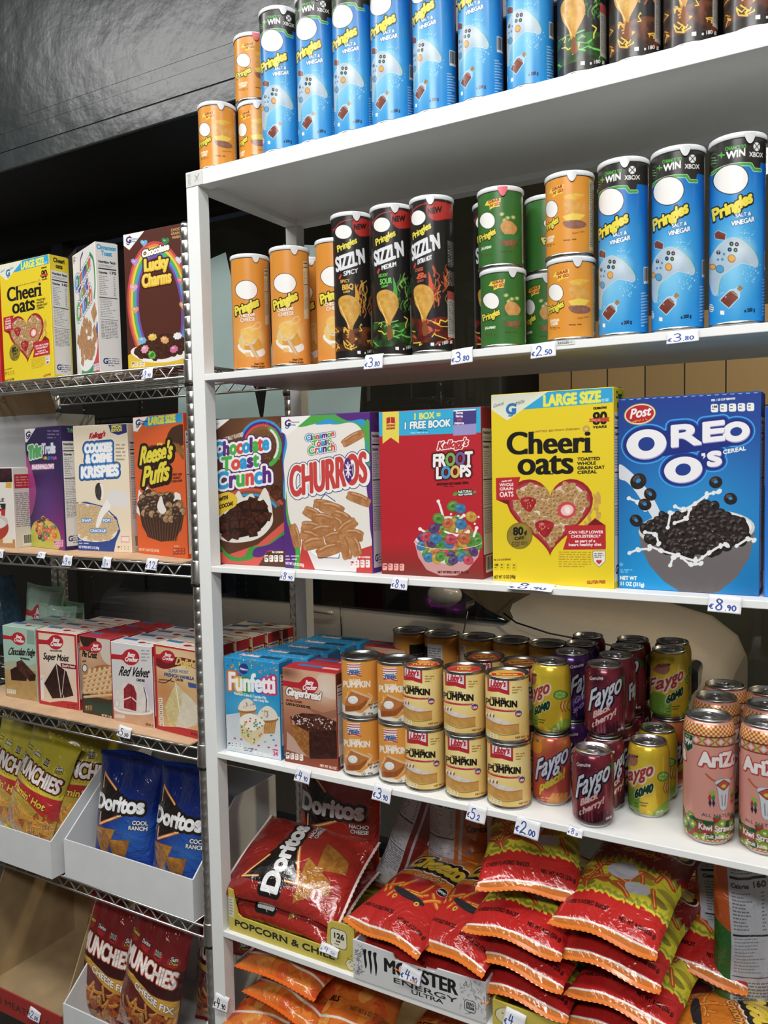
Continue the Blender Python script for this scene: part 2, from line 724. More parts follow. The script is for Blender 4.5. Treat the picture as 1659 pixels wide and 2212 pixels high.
M['brown'] = noisy(principled('brown_card', 'a08864', .85), 14, .14)
M['grey_card'] = noisy(principled('grey_white_card', 'd7d9da', .7), 20, .03)
M['paper'] = principled('white_paper', 'eeeef0', .7)
M['silver'] = principled('tin', 'b3b2ae', .28, 1.0)
M['tin_dark'] = principled('tin_inside', '83817d', .38, 1.0)
M['lid'] = principled('clear_plastic_lid', 'dfe3e4', .22, spec=.6)
M['teal'] = noisy(principled('teal_film', 'c2d6d4', .5), 6, .06)
nt = M['teal'].node_tree
tl = nt.nodes.new('ShaderNodeBsdfTranslucent')
tl.inputs[0].default_value = (.62, .74, .73, 1)
mx = nt.nodes.new('ShaderNodeMixShader')
nt.links.new(nt.nodes['Principled BSDF'].outputs[0], mx.inputs[1])
nt.links.new(tl.outputs[0], mx.inputs[2])
nt.links.new(mx.outputs[0], nt.nodes['Material Output'].inputs[0])

ZT = dict(top=2.0747, topb=2.0446, two=1.6784, twob=1.6654, three=1.2935, threeb=1.2817, four=.9102, fourb=.8987, five=.5315, fiveb=.5187)
SHD = .33          # depth of the white shelves
WX = 1.52          # width of the white unit

# ------------------------------------------------------------------ the room
struct(MB().box(-3.2, -3.8, -.06, 3.6, .86, 0).build('floor', M['floor']))
struct(MB().box(-3.2, -3.8, 3.4, 3.6, .80, 3.46).build('ceiling', M['ceil']))
struct(MB().box(-3.2, -3.86, 0, 3.6, -3.8, 3.4).build('wall_rear', M['room']))
struct(MB().box(-3.26, -3.8, 0, -3.2, .80, 3.4).build('wall_left', M['room']))
struct(MB().box(3.6, -3.8, 0, 3.66, .80, 3.4).build('wall_right', M['room']))
w = MB()
w.box(-3.2, .40, 2.402, 3.6, .80, 3.4)
o = struct(w.build('wall_front', [M['black_wall']]))
t = MB().box(-3.2, .386, 2.396, 3.6, .40, 2.452)
struct(bevel(t.build('trim_1', M['black_wall']), .004))
t = MB().box(-3.2, .3955, 2.458, 3.6, .40, 2.462).box(-1.0, .3992, 2.545, 3.6, .40, 2.547).box(-1.2, .3994, 2.513, 3.6, .40, 2.515)
struct(t.build('trim_2', M['black_wall']))
struct(MB().box(-3.2, .402, 2.398, 3.6, .80, 2.402).build('ceiling_soffit', M['black_soffit']))
struct(MB().box(-3.2, .72, 0, 3.6, .86, .30).build('wall_below_window', M['black_soffit']))
# shop window: frame and pane
g = MB()
for x0, x1 in ((-3.2, -2.9), (-1.37, -1.31), (1.30, 1.36), (3.3, 3.6)):
    g.box(x0, .77, .30, x1, .83, 2.40)
g.box(-3.2, .765, 2.30, 3.6, .835, 2.40)
g.box(-3.2, .765, .30, 3.6, .835, .36)
struct(g.build('window_1', M['frame']))
gl = bpy.data.materials.new('window_glass')
gl.use_nodes = True
nt = gl.node_tree
nt.nodes.clear()
ou = nt.nodes.new('ShaderNodeOutputMaterial')
mx = nt.nodes.new('ShaderNodeMixShader')
tr = nt.nodes.new('ShaderNodeBsdfTransparent')
tr.inputs[0].default_value = (.86, .90, .87, 1)
gs = nt.nodes.new('ShaderNodeBsdfGlossy')
gs.inputs['Roughness'].default_value = .02
fr = nt.nodes.new('ShaderNodeFresnel')
fr.inputs[0].default_value = 1.5
for a, b in ((fr.outputs[0], mx.inputs[0]), (tr.outputs[0], mx.inputs[1]), (gs.outputs[0], mx.inputs[2]), (mx.outputs[0], ou.inputs[0])):
    nt.links.new(a, b)
pane = MB()
pane.quad([(-2.9, .80, .36), (3.3, .80, .36), (3.3, .80, 2.30), (-2.9, .80, 2.30)])
struct(pane.build('window_2', gl))

# ------------------------------------------------------------------ outside: street, building, parked car
struct(MB().box(-9, .86, -.42, 9, 9, -.36).build('ground', noisy(principled('asphalt', '2b2b2c', .8), 60, .2)))
bt = principled('stone_tile', '8d7550', .75)
nt = bt.node_tree
br = nt.nodes.new('ShaderNodeTexBrick')
tc = nt.nodes.new('ShaderNodeTexCoord')
mp = nt.nodes.new('ShaderNodeMapping')
mp.inputs['Rotation'].default_value = (math.pi / 2, 0, 0)
br.inputs['Color1'].default_value = (.36, .255, .135, 1)
br.inputs['Color2'].default_value = (.30, .215, .115, 1)
br.inputs['Mortar'].default_value = (.02, .018, .014, 1)
br.inputs['Scale'].default_value = 1.0
br.inputs['Mortar Size'].default_value = .006
br.inputs['Brick Width'].default_value = .305
br.inputs['Row Height'].default_value = .62
br.offset = 0
nt.links.new(tc.outputs['Object'], mp.inputs[0])
nt.links.new(mp.outputs[0], br.inputs[0])
nt.links.new(br.outputs[0], nt.nodes['Principled BSDF'].inputs['Base Color'])
b = MB().box(-1.2, 5.6, 1.25, 1.55, 5.9, 2.62)
o = b.build('street_building', bt)
tag(o, 'tan stone-tiled building front across the dark street', 'building')
dk = noisy(principled('dark_facade', '2d2f28', .7), 3, .3)
o = MB().box(-9, 5.9, -.36, 6, 6.2, 4.2).box(-9, 5.5, -.36, 6, 5.9, 1.25).build('street_facade', dk)
tag(o, 'dark unlit shopfront below and around the tan tiled front', 'building')


def car():
    root = empty('parked_car', (-2.0, 3.72, -.36))
    tag(root, 'pale grey parked car seen through the shop window', 'car')
    paint = principled('grey_car_paint', '8f877f', .28, 0, .6)
    black = principled('car_black_trim', '0c0c0e', .2)
    glass = principled('car_glass', '08090b', .06, spec=.7)

    def loft(name, st, mt, parent, n=28, ex=5.0):
        mb = MB()
        for x, hw, z0, z1 in st:
            for k in range(n):
                a = 2 * math.pi * k / n
                c, s_ = math.cos(a), math.sin(a)
                yy = math.copysign(abs(c) ** (2 / ex), c) * hw
                zz_ = (z0 + z1) / 2 + math.copysign(abs(s_) ** (2 / ex), s_) * (z1 - z0) / 2
                mb.v.append((x, yy, zz_))
        for i in range(len(st) - 1):
            for k in range(n):
                mb.face((i * n + k, i * n + (k + 1) % n, (i + 1) * n + (k + 1) % n, (i + 1) * n + k), None, 0, True)
        mb.face(tuple(range(n))[::-1])
        mb.face(tuple((len(st) - 1) * n + k for k in range(n)))
        return mb.build(name, mt, parent)
    # nose at x = 2.62 (world .62)
    loft('car_body', [(-1.9, .60, .30, .80), (-1.8, .72, .25, .98), (-1.2, .76, .22, 1.03), (0, .77, .2, 1.03), (1.1, .77, .2, 1.00), (1.6, .77, .2, .98), (2.1, .74, .22, .93), (2.4, .68, .25, .86), (2.56, .56, .28, .76), (2.62, .42, .32, .66)], paint, root, ex=4.2)
    pf = [(-1.62, .94), (-1.5, 1.10), (-1.0, 1.44), (0, 1.52), (.55, 1.46), (1.0, 1.22), (1.36, 1.0), (1.5, .94)]
    gm = MB()
    n_ = len(pf)
    gm.v = [(x, -.70, z) for x, z in pf] + [(x, .70, z) for x, z in pf]
    gm.face(tuple(range(n_)))
    gm.face(tuple(range(n_, 2 * n_))[::-1])
    for k in range(n_):
        gm.face((k, k + n_, (k + 1) % n_ + n_, (k + 1) % n_))
    bevel(gm.build('car_windows', glass, root), .02, 3)
    mi = MB()
    for i in range(9):
        for k in range(16):
            a, bb = math.pi * i / 8, 2 * math.pi * k / 16
            mi.v.append((.105 * math.cos(a), .06 * math.sin(a) * math.cos(bb), .068 * math.sin(a) * math.sin(bb)))
    for i in range(8):
        for k in range(16):
            mi.face((i * 16 + k, i * 16 + (k + 1) % 16, i * 16 + 16 + (k + 1) % 16, i * 16 + 16 + k), None, 0, True)
    mo = mi.build('side_mirror', paint, root)
    mo.location = (1.18, -.86, 1.10)
    MB().box(1.08, -.84, 1.02, 1.3, -.72, 1.06).build('mirror_foot', black, root)
    for x in (.18, -.72):
        MB().tube([(x, -.785, .93), (x + .03, -.80, .93), (x + .17, -.80, .925), (x + .2, -.785, .92)], .014).build('door_handle', paint, root)
    for a, b_ in ((.42, .43), (1.28, 1.24)):
        MB().tube([(a, -.772, 1.0), (b_, -.778, .8), (a, -.775, .3)], .004).build('door_seam', black, root)
    MB().tube([(1.46, -.68, .985), (1.55, -.72, .945), (1.75, -.755, .91), (2.1, -.735, .87), (2.3, -.69, .82)], .005).build('bonnet_seam', black, root)
    h = MB().box(2.22, -.715, .66, 2.50, -.50, .79)
    hl = bevel(h.build('headlight', principled('headlight', '14161a', .08, spec=.8), root), .03, 3)
    MB().box(2.28, -.722, .72, 2.46, -.70, .735).build('headlight_strip', M['silver'], hl)
    for x in (-1.25, 1.75):
        wl = MB()
        wl.tube([(x, -.80, .31), (x, -.60, .31)], .31, 28)
        wl.build('wheel', black, root)


car()


# teal window films
def film(name, pts, label):
    mb = MB()
    f = [P(x, y, Y=.792) for x, y in pts]
    n = len(f)
    mb.v = [tuple(q) for q in f] + [(q[0], q[1] + .001, q[2]) for q in f]
    mb.face(tuple(range(n)))
    mb.face(tuple(range(n, 2 * n))[::-1])
    for i in range(n):
        mb.face((i, i + n, (i + 1) % n + n, (i + 1) % n))
    o = mb.build(name, M['teal'])
    tag(o, label, 'window decal', 'teal decals on the shop window')


film('window_decal', [(385, 590), (487, 545), (512, 660), (549, 840), (562, 905), (385, 905)], 'teal decal on the window, left piece just right of the white upright')
film('window_decal', [(611, 528), (700, 530), (800, 545), (775, 910), (568, 905), (577, 830)], 'wider teal decal on the window behind the orange tall crisp cans')

# neon sign on the street side of the shop, seen mirrored in the car window
nm = principled('neon_tube', (.9, .1, .9), .5, emit=(1, .12, .95), es=14)


def neon():
    nq = P(966, 1297, Y=2 * 3.02 - .90)
    root = empty('neon_sign', (nq[0], .90, nq[2] - .035))
    tag(root, 'pink neon open sign facing the street, mirrored in the car window', 'neon sign')
    L = {'o': [[(0, .5), (.18, .1), (.5, 0), (.82, .1), (1, .5), (.82, .9), (.5, 1), (.18, .9), (0, .5)]],
         'p': [[(0, -.6), (0, 1)], [(0, .5), (.2, .95), (.6, 1), (1, .6), (.9, .15), (.5, 0), (0, .2)]],
         'e': [[(.05, .5), (1, .5), (.85, .9), (.5, 1), (.15, .85), (0, .45), (.2, .08), (.6, 0), (.95, .12)]],
         'n': [[(0, 0), (0, 1)], [(0, .6), (.3, .98), (.7, .98), (.95, .7), (.95, 0)]]}
    s_ = .075
    for i, ch in enumerate('open'):
        mb = MB()
        for st in L[ch]:
            q = smooth(st, False, 5)
            mb.tube([(-(i * 1.3 + x) * s_ + .19, 0, y * s_) for x, y in q], .007, 6)
        mb.build('neon_letter', nm, root)
    MB().box(-.23, -.03, -.08, .23, -.012, .12).build('back_board', M['plastic'], root)
    root.scale = (.9, 1, .9)


neon()


# ------------------------------------------------------------------ white shelving unit
def white_unit():
    root = empty('shelving_unit', (0, 0, 0))
    tag(root, 'white metal shelving unit with five shelves on the right', 'shelf unit')
    w = M['white_metal']
    p = .031
    for x in (0, WX - p):
        for y in (0, SHD - .003):
            bevel(MB().box(x, y, 0, x + p, y + p, ZT['topb'] if y == 0 else ZT['topb']).build('upright', w, root), .0015)
    z0, z1 = ZT['topb'], ZT['top']
    fr_ = MB().box(0, 0, z0, WX, .031, z1).box(0, SHD - .003, z0, WX, SHD + .028, z1).box(0, .031, z0, .031, SHD - .003, z1).box(WX - .031, .031, z0, WX, SHD - .003, z1)
    fr_.box(.031, .031, z0 + .012, WX - .031, SHD - .003, z1 - .0005)
    bevel(fr_.build('shelf', w, root), .0012)
    for a, b in (('two', 'twob'), ('three', 'threeb'), ('four', 'fourb'), ('five', 'fiveb')):
        bevel(MB().box(.0315, .0, ZT[b], WX - .0315, SHD - .004, ZT[a]).build('shelf', w, root), .0012)
    bevel(MB().box(.0315, .0, .12, WX - .0315, SHD - .004, .132).build('shelf', w, root), .0012)
    for y in (0.0005, ):
        pass
    # worn paper label at the top corner
    a = Art(110, 60, 'd9dad6')
    a.line([(10, 8), (24, 10), (18, 40), (30, 52)], 2, '9a9c98')
    a.micro(14, 8, 20, 8, 6, '8a8c88')
    a.line([(60, 16), (75, 30), (88, 14)], 2.5, '6f716e')
    a.line([(64, 44), (88, 12)], 2, '6f716e')
    a.line([(60, 40), (70, 26), (84, 42)], 2, '7f817e')
    me = MB()
    me.quad([(.001, -.0006, z0 + .001), (.044, -.0006, z0 + .001), (.044, -.0006, z1 - .002), (.001, -.0006, z1 - .002)], ((0, 0), (1, 0), (1, 1), (0, 1)))
    me.build('worn_sticker', printed('worn_sticker', a, .6), root)


white_unit()

# ------------------------------------------------------------------ chrome wire rack
RZ = dict(A=1.709, B=1.2915, C=.8985, D=.505)
RX0, RX1, RY0, RY1 = -.892, -.040, .040, .379


def rack():
    root = empty('wire_rack', (RX0, RY0, 0))
    tag(root, 'chrome wire shelving rack on the left', 'wire rack')
    mv = Vector((RX0, RY0, 0))
    for x in (RX0, RX1):
        for y in (RY0, RY1):
            mb = MB()
            pr = []
            z = .02
            while z < 1.96:
                pr += [(.0125, z), (.0125, z + .0225), (.0118, z + .0235), (.0118, z + .0245)]
                z += .0255
            pr += [(.0125, z), (.0125, z + .006), (.009, z + .011)]
            mb.lathe(pr, 20, capb=True, capt=True)
            o = mb.build('post', M['chrome'], root)
            o.location = Vector((x, y, 0)) - mv
    for zt in (RZ['A'], RZ['B'], RZ['C'], RZ['D'], .10):
        mb = MB()
        r = .0028
        for z in (zt - .003, zt - .028):
            mb.tube([(RX0, RY0 - .008, z), (RX1, RY0 - .008, z)], r, 8)
            mb.tube([(RX0, RY1 + .004, z), (RX1, RY1 + .004, z)], r, 8)
            mb.tube([(RX0, RY0, z), (RX0, RY1, z)], r, 8)
            mb.tube([(RX1, RY0, z), (RX1, RY1, z)], r, 8)
        for y in (RY0 - .008, RY1 + .004):
            pts = []
            x = RX0 + .025
            k = 0
            while x < RX1 - .02:
                pts.append((x, y + .001, zt - .004 if k % 2 else zt - .027))
                x += .0225
                k += 1
            mb.tube(pts, .0022, 6)
        for xx in (RX0, RX1):
            pts = []
            y = RY0 + .02
            k = 0
            while y < RY1 - .015:
                pts.append((xx, y, zt - .004 if k % 2 else zt - .027))
                y += .0225
                k += 1
            mb.tube(pts, .0022, 6)
        mb.v = [tuple(Vector(q) - mv) for q in mb.v]
        sh = mb.build('shelf', M['wire'], root)
        dk_ = MB()
        n = 34
        for i in range(n):
            x = RX0 + (RX1 - RX0) * (i + .5) / n
            dk_.tube([(x, RY0 - .008, zt - .001), (x, RY1 + .004, zt - .001)], .0014, 5)
        for y in (.12, .21, .30):
            dk_.tube([(RX0, y, zt - .004), (RX1, y, zt - .004)], .0024, 6)
        dk_.v = [tuple(Vector(q) - mv) for q in dk_.v]
        d = dk_.build('wire_deck', M['wire'], sh)
        for x in (RX0, RX1):
            for y in (RY0, RY1):
                cb = MB()
                cb.lathe([(.0127, zt - .041), (.0165, zt - .041), (.0160, zt - .036), (.0150, zt + .006), (.0145, zt + .007), (.0127, zt + .007)], 20)
                c = cb.build('collar', M['chrome'], sh)
                c.location = Vector((x, y, 0)) - mv
                rg = MB().lathe([(.0127, zt - .0475), (.0150, zt - .0475), (.0150, zt - .041), (.0127, zt - .041)], 20)
                k_ = rg.build('collar_ring', M['plastic'], sh)
                k_.location = Vector((x, y, 0)) - mv
    return root


RACK = rack()
r2 = copy_tree(RACK)
r2.location.x -= RX1 - RX0 + .034
tag(r2, 'second chrome wire rack, a corner of it at the left photo edge', 'wire rack')
# ------------------------------------------------------------------ artwork shared by several packets
R_ = random.Random(11)
NAVY, RED, WHT, BLK = '1f2f66', 'c8232c', 'f6f4f0', '161412'
MULTI = ['2a9fdd', '5b2a86', '4cb648', 'ea4b3f', '2a9fdd', '5b2a86', '4cb648', 'e84a3c']


def inside(pt, poly):
    x, y = pt
    c = False
    j = len(poly) - 1
    for i in range(len(poly)):
        xi, yi = poly[i]
        xj, yj = poly[j]
        if (yi > y) != (yj > y) and x < (xj - xi) * (y - yi) / (yj - yi) + xi:
            c = not c
        j = i
    return c


def scatter(region, step, seed=1, jit=.35):
    """jittered points inside a polygon, back to front"""
    r = random.Random(seed)
    p = np.array(region, float)
    out = []
    y = p[:, 1].min()
    k = 0
    while y < p[:, 1].max():
        x = p[:, 0].min() + (step / 2 if k % 2 else 0)
        while x < p[:, 0].max():
            q = (x + r.uniform(-jit, jit) * step, y + r.uniform(-jit, jit) * step)
            if inside(q, p):
                out.append(q)
            x += step
        y += step * .8
        k += 1
    return out


def ellipse_pts(x, y, rx, ry, n=24, a0=0, a1=360):
    return [(x + rx * math.cos(math.radians(a0 + (a1 - a0) * i / n)), y + ry * math.sin(math.radians(a0 + (a1 - a0) * i / n))) for i in range(n + 1)]


def gm_logo(A, pts, x, y, h, c=NAVY):
    """white corner with the blue script letter mark and a red heart"""
    A.poly(pts, WHT)
    A.text('G', x, y, h, c, b=h * .05, sh=.1)
    A.line([(x + h * .62, y - h * .35), (x + h * .6, y + h * .25), (x + h * .3, y + h * .32), (x + h * .2, y + h * .12)], h * .13, c, 1)
    A.ell(x + h * .72, y - h * 1.02, h * .13, h * .13, 'd8343c')
    A.text('General', x + h * 1.05, y - h * .5, h * .3, c, b=h * .01)
    A.text('Mills', x + h * 1.05, y - h * .05, h * .3, c, b=h * .01)


def large_size(A, x0, y0, x1, y1, h):
    A.text('LARGE SIZE', x0, y0, h, 'f3ec4c', to=(x1, y1), b=h * .07)


def spoon(A, x, y, r, hx_, sl=.08, c='c6202c', rot=8):
    """the red spoon mark: handle from x = hx_, bowl at x, y"""
    A.poly([(hx_, y - r * .30 - sl * (x - hx_)), (x - r * 1.25, y - r * .22 - sl * r), (x - r * .6, y - r * .6), (x - r * .6, y + r * .6), (x - r * 1.25, y + r * .30), (hx_, y + r * .32 - sl * (x - hx_))], c)
    A.ell(x, y, r * 1.05, r * .98, c, rot)
    A.text('Betty', x - r * .45, y - r * .08, r * .55, WHT, to=(x + r * .45, y - r * .02), b=r * .035, sh=.25)
    A.text('Crocker', x - r * .78, y + r * .48, r * .55, WHT, to=(x + r * .80, y + r * .56), b=r * .035, sh=.25)


def berry(A, x, y, r, rot=0):
    A.poly([(x - r, y - r * .5), (x, y - r * .85), (x + r, y - r * .45), (x + r * .75, y + r * .35), (x + r * .1, y + r * 1.05), (x - r * .7, y + r * .4)], 'c0242c', sm=1, tex=('96161e', r * .4, 1.2))
    for i in range(9):
        A.ell(x + R_.uniform(-.6, .6) * r, y + R_.uniform(-.5, .6) * r, r * .06, r * .08, 'f0b060')
    A.ell(x - r * .3, y - r * .4, r * .3, r * .18, 'f4a0a0', a=.5)


def churro(A, x, y, L, w, rot, c='cf9259'):
    r = math.radians(rot)
    ux, uy = math.cos(r), math.sin(r)

    def q(a, b):
        return (x + a * ux - b * uy, y + a * uy + b * ux)
    A.poly([q(-L, -w * .8), q(0, -w * 1.15), q(L, -w * .8), q(L * 1.05, 0), q(L, w * .85), q(0, w), q(-L, w * .85), q(-L * 1.05, 0)], c, sm=1, tex=('a9693a', w * .9, 1.3), out=(.6, '8a5630'))
    A.line([q(-L * .8, -w * .25), q(0, -w * .5), q(L * .8, -w * .25)], w * .28, 'a4673a', 1, a=.7)
    A.line([q(-L * .8, w * .35), q(0, w * .25), q(L * .8, w * .35)], w * .22, 'b67a48', 1, a=.7)
    A.line([q(-L * .7, -w * .65), q(0, -w * .85), q(L * .6, -w * .65)], w * .2, 'ecc394', 1, a=.7)


def heart(x, y, w, h):
    t = np.linspace(0, 2 * math.pi, 50)[:-1]
    X = 16 * np.sin(t) ** 3
    Y = -(13 * np.cos(t) - 5 * np.cos(2 * t) - 2 * np.cos(3 * t) - np.cos(4 * t))
    return np.c_[x + X / 16 * w / 2, y + (Y - 2.5) / 29 * h]


def art_oat():
    A = Art(440, 640, 'f2d51c', quad=[(1067, 853), (1328, 838), (1330, 1274), (1070, 1253)])
    A.poly([(1185, 846), (1330, 837), (1330, 870), (1130, 884)], '29a8e0')
    A.poly([(1066, 852), (1190, 845), (1101, 907), (1066, 883)], 'e6e8d4')
    A.text('General', 1070, 880, 8, '4a5a70', to=(1093, 873), sh=.3)
    A.text('G', 1097, 893, 23, '2a73b8', b=1.4, sh=.1)
    A.line([(1112, 884), (1112, 896), (1104, 897)], 2.4, '2a73b8', 1)
    A.text('Mills', 1117, 876, 8, '4a5a70', to=(1138, 869), sh=.3)
    large_size(A, 1178, 877, 1302, 868, 24)
    A.text('12 OZ', 1304, 868, 5.5, 'c8ecf8', to=(1319, 867), b=.3)
    A.text('CELEBRATING', 1286, 885, 4.5, BLK, to=(1315, 883), b=.3)
    A.text('80', 1285, 918, 28, BLK, to=(1316, 916), b=.4, bx=.9)
    A.poly([(1276, 905), (1322, 902), (1319, 906), (1322, 911), (1276, 912), (1280, 908)], 'd0402a')
    A.micro(1282, 907, 34, 1, 4, 'f4d8b0')
    A.text('YEARS', 1285, 926, 5, BLK, to=(1315, 924), b=.3)
    A.text('LIMITED EDITION DESIGN', 1156, 934, 4, 'a8741c', to=(1257, 928), b=.2)
    A.ell(1271, 927, 8, 8, 'c9a25a')
    A.ell(1271, 927, 3.4, 3.4, 'f2d51c')
    for st, x, y, x2, y2, h in (('Cheeri', 1099, 980, 1281, 977, 50), ('oats', 1123, 1024, 1244, 1022, 52)):
        A.text(st, x, y, h, BLK, to=(x2, y2), b=.5, bx=2.3)
    for x0, x1, y in ((1119, 1145, 979), (1225, 1246, 978), (1262, 1284, 977)):
        A.rect(x0, y - 2.6, x1, y + .6, BLK)
    A.rect(1181, 1022, 1200, 1024.4, BLK)
    for i, (t, x2) in enumerate((('TOASTED', 1301), ('WHOLE', 1292), ('GRAIN OAT', 1311), ('CEREAL', 1294))):
        A.text(t, 1252, 995 + i * 9.6, 6.8, BLK, to=(x2, 994 + i * 9.4), b=.5)
    # wheat, heart-shaped bowl of oat rings
    for i in range(16):
        A.ell(1284 + R_.uniform(-14, 16), 1072 + i * 4.4, 4, 10, 'e0b458', R_.uniform(-35, 35), tex=('c99236', 5, 1))
    H = heart(1193, 1118, 186, 168)
    A.poly(H, '9e1f26')
    A.poly(heart(1193, 1117, 174, 154), 'b83038')
    hi = heart(1193, 1115, 160, 140)
    A.poly(hi, 'd9b494', tex=('efe0cc', 14, 1.2))
    for q in scatter(hi, 11.5, 4):
        A.ring(q[0], q[1], 7.6, 'dcb478', '9a6a36', R_.uniform(-50, 50), R_.uniform(.7, .95), .34)
    berry(A, 1146, 1087, 17)
    A.ell(1229, 1102, 20, 18, 'd8404a', -15)
    A.ell(1230, 1102, 14, 12, 'f4c8c0', -15)
    A.ell(1231, 1102, 6, 8, 'fae8e0', -15)
    berry(A, 1181, 1140, 20)
    A.poly([(1077, 1078), (1104, 1090), (1104, 1076)], '7c141a')
    A.poly([(1076, 1031), (1129, 1029), (1119, 1062), (1128, 1079), (1077, 1079)], 'c6252c')
    A.text('made with', 1088, 1040, 4, WHT, to=(1110, 1038), sh=.3, b=.2)
    for i, (t, h) in enumerate((('WHOLE', 6.5), ('GRAIN', 6.5), ('OATS', 11))):
        A.text(t, 1084, (1049, 1058, 1072)[i], h, WHT, to=(1114, (1048, 1057, 1071)[i]), b=.6)
    A.ell(1127, 1157, 28, 29, '8a7420', n=72, wob=.0)
    A.ell(1127, 1157, 25.5, 26.5, 'a8902c', tex=('8c7624', 20, 1.2))
    A.text('80', 1113, 1155, 17, BLK, to=(1135, 1154), b=.9)
    A.text('¢', 1137, 1154, 10, BLK, b=.5)
    A.text('OFF', 1116, 1166, 7, BLK, to=(1137, 1165), b=.5)
    A.micro(1110, 1170, 34, 3, 4, '3a3216')
    A.poly([(1270, 1138), (1290, 1120), (1313, 1136)], '7c141a')
    A.poly([(1224, 1135), (1313, 1135), (1314, 1188), (1221, 1188), (1230, 1160)], 'c6252c')
    for t, x, y, x2, b in (('CAN HELP LOWER', 1233, 1153, 1308, .7), ('CHOLESTEROL*', 1238, 1162, 1302, .7), ('as part of a', 1247, 1172, 1291, .3), ('heart healthy diet', 1233, 1180, 1304, .3)):
        A.text(t, x, y, 6.2, WHT, to=(x2, y), b=b)
    A.micro(1212, 1192, 70, 7, 5.2, 'b88a1c', slope=.02)
    A.poly([(1286, 1192), (1312, 1192), (1312, 1214), (1299, 1226), (1287, 1214)], 'f0ece4', out=(.8, '6a6a6a'))
    A.micro(1289, 1196, 20, 3, 4, '444444')
    A.poly(heart(1299, 1216, 12, 11), 'c8323a')
    A.text('PER 1 1/2 CUP SERVING', 1071, 1211, 4, '8a6a10', to=(1108, 1210), b=.2)
    A.icons(1071, 1215, 53, 17, 4, 'e6c814', '3a300c', first='140', slope=.03)
    A.text('NET WT 12 OZ (340g)', 1071, 1250, 7, '5a4a10', to=(1118, 1249), b=.3)
    A.text('GLUTEN FREE', 1273, 1263, 7, 'b03820', to=(1313, 1262), b=.5)
    return A


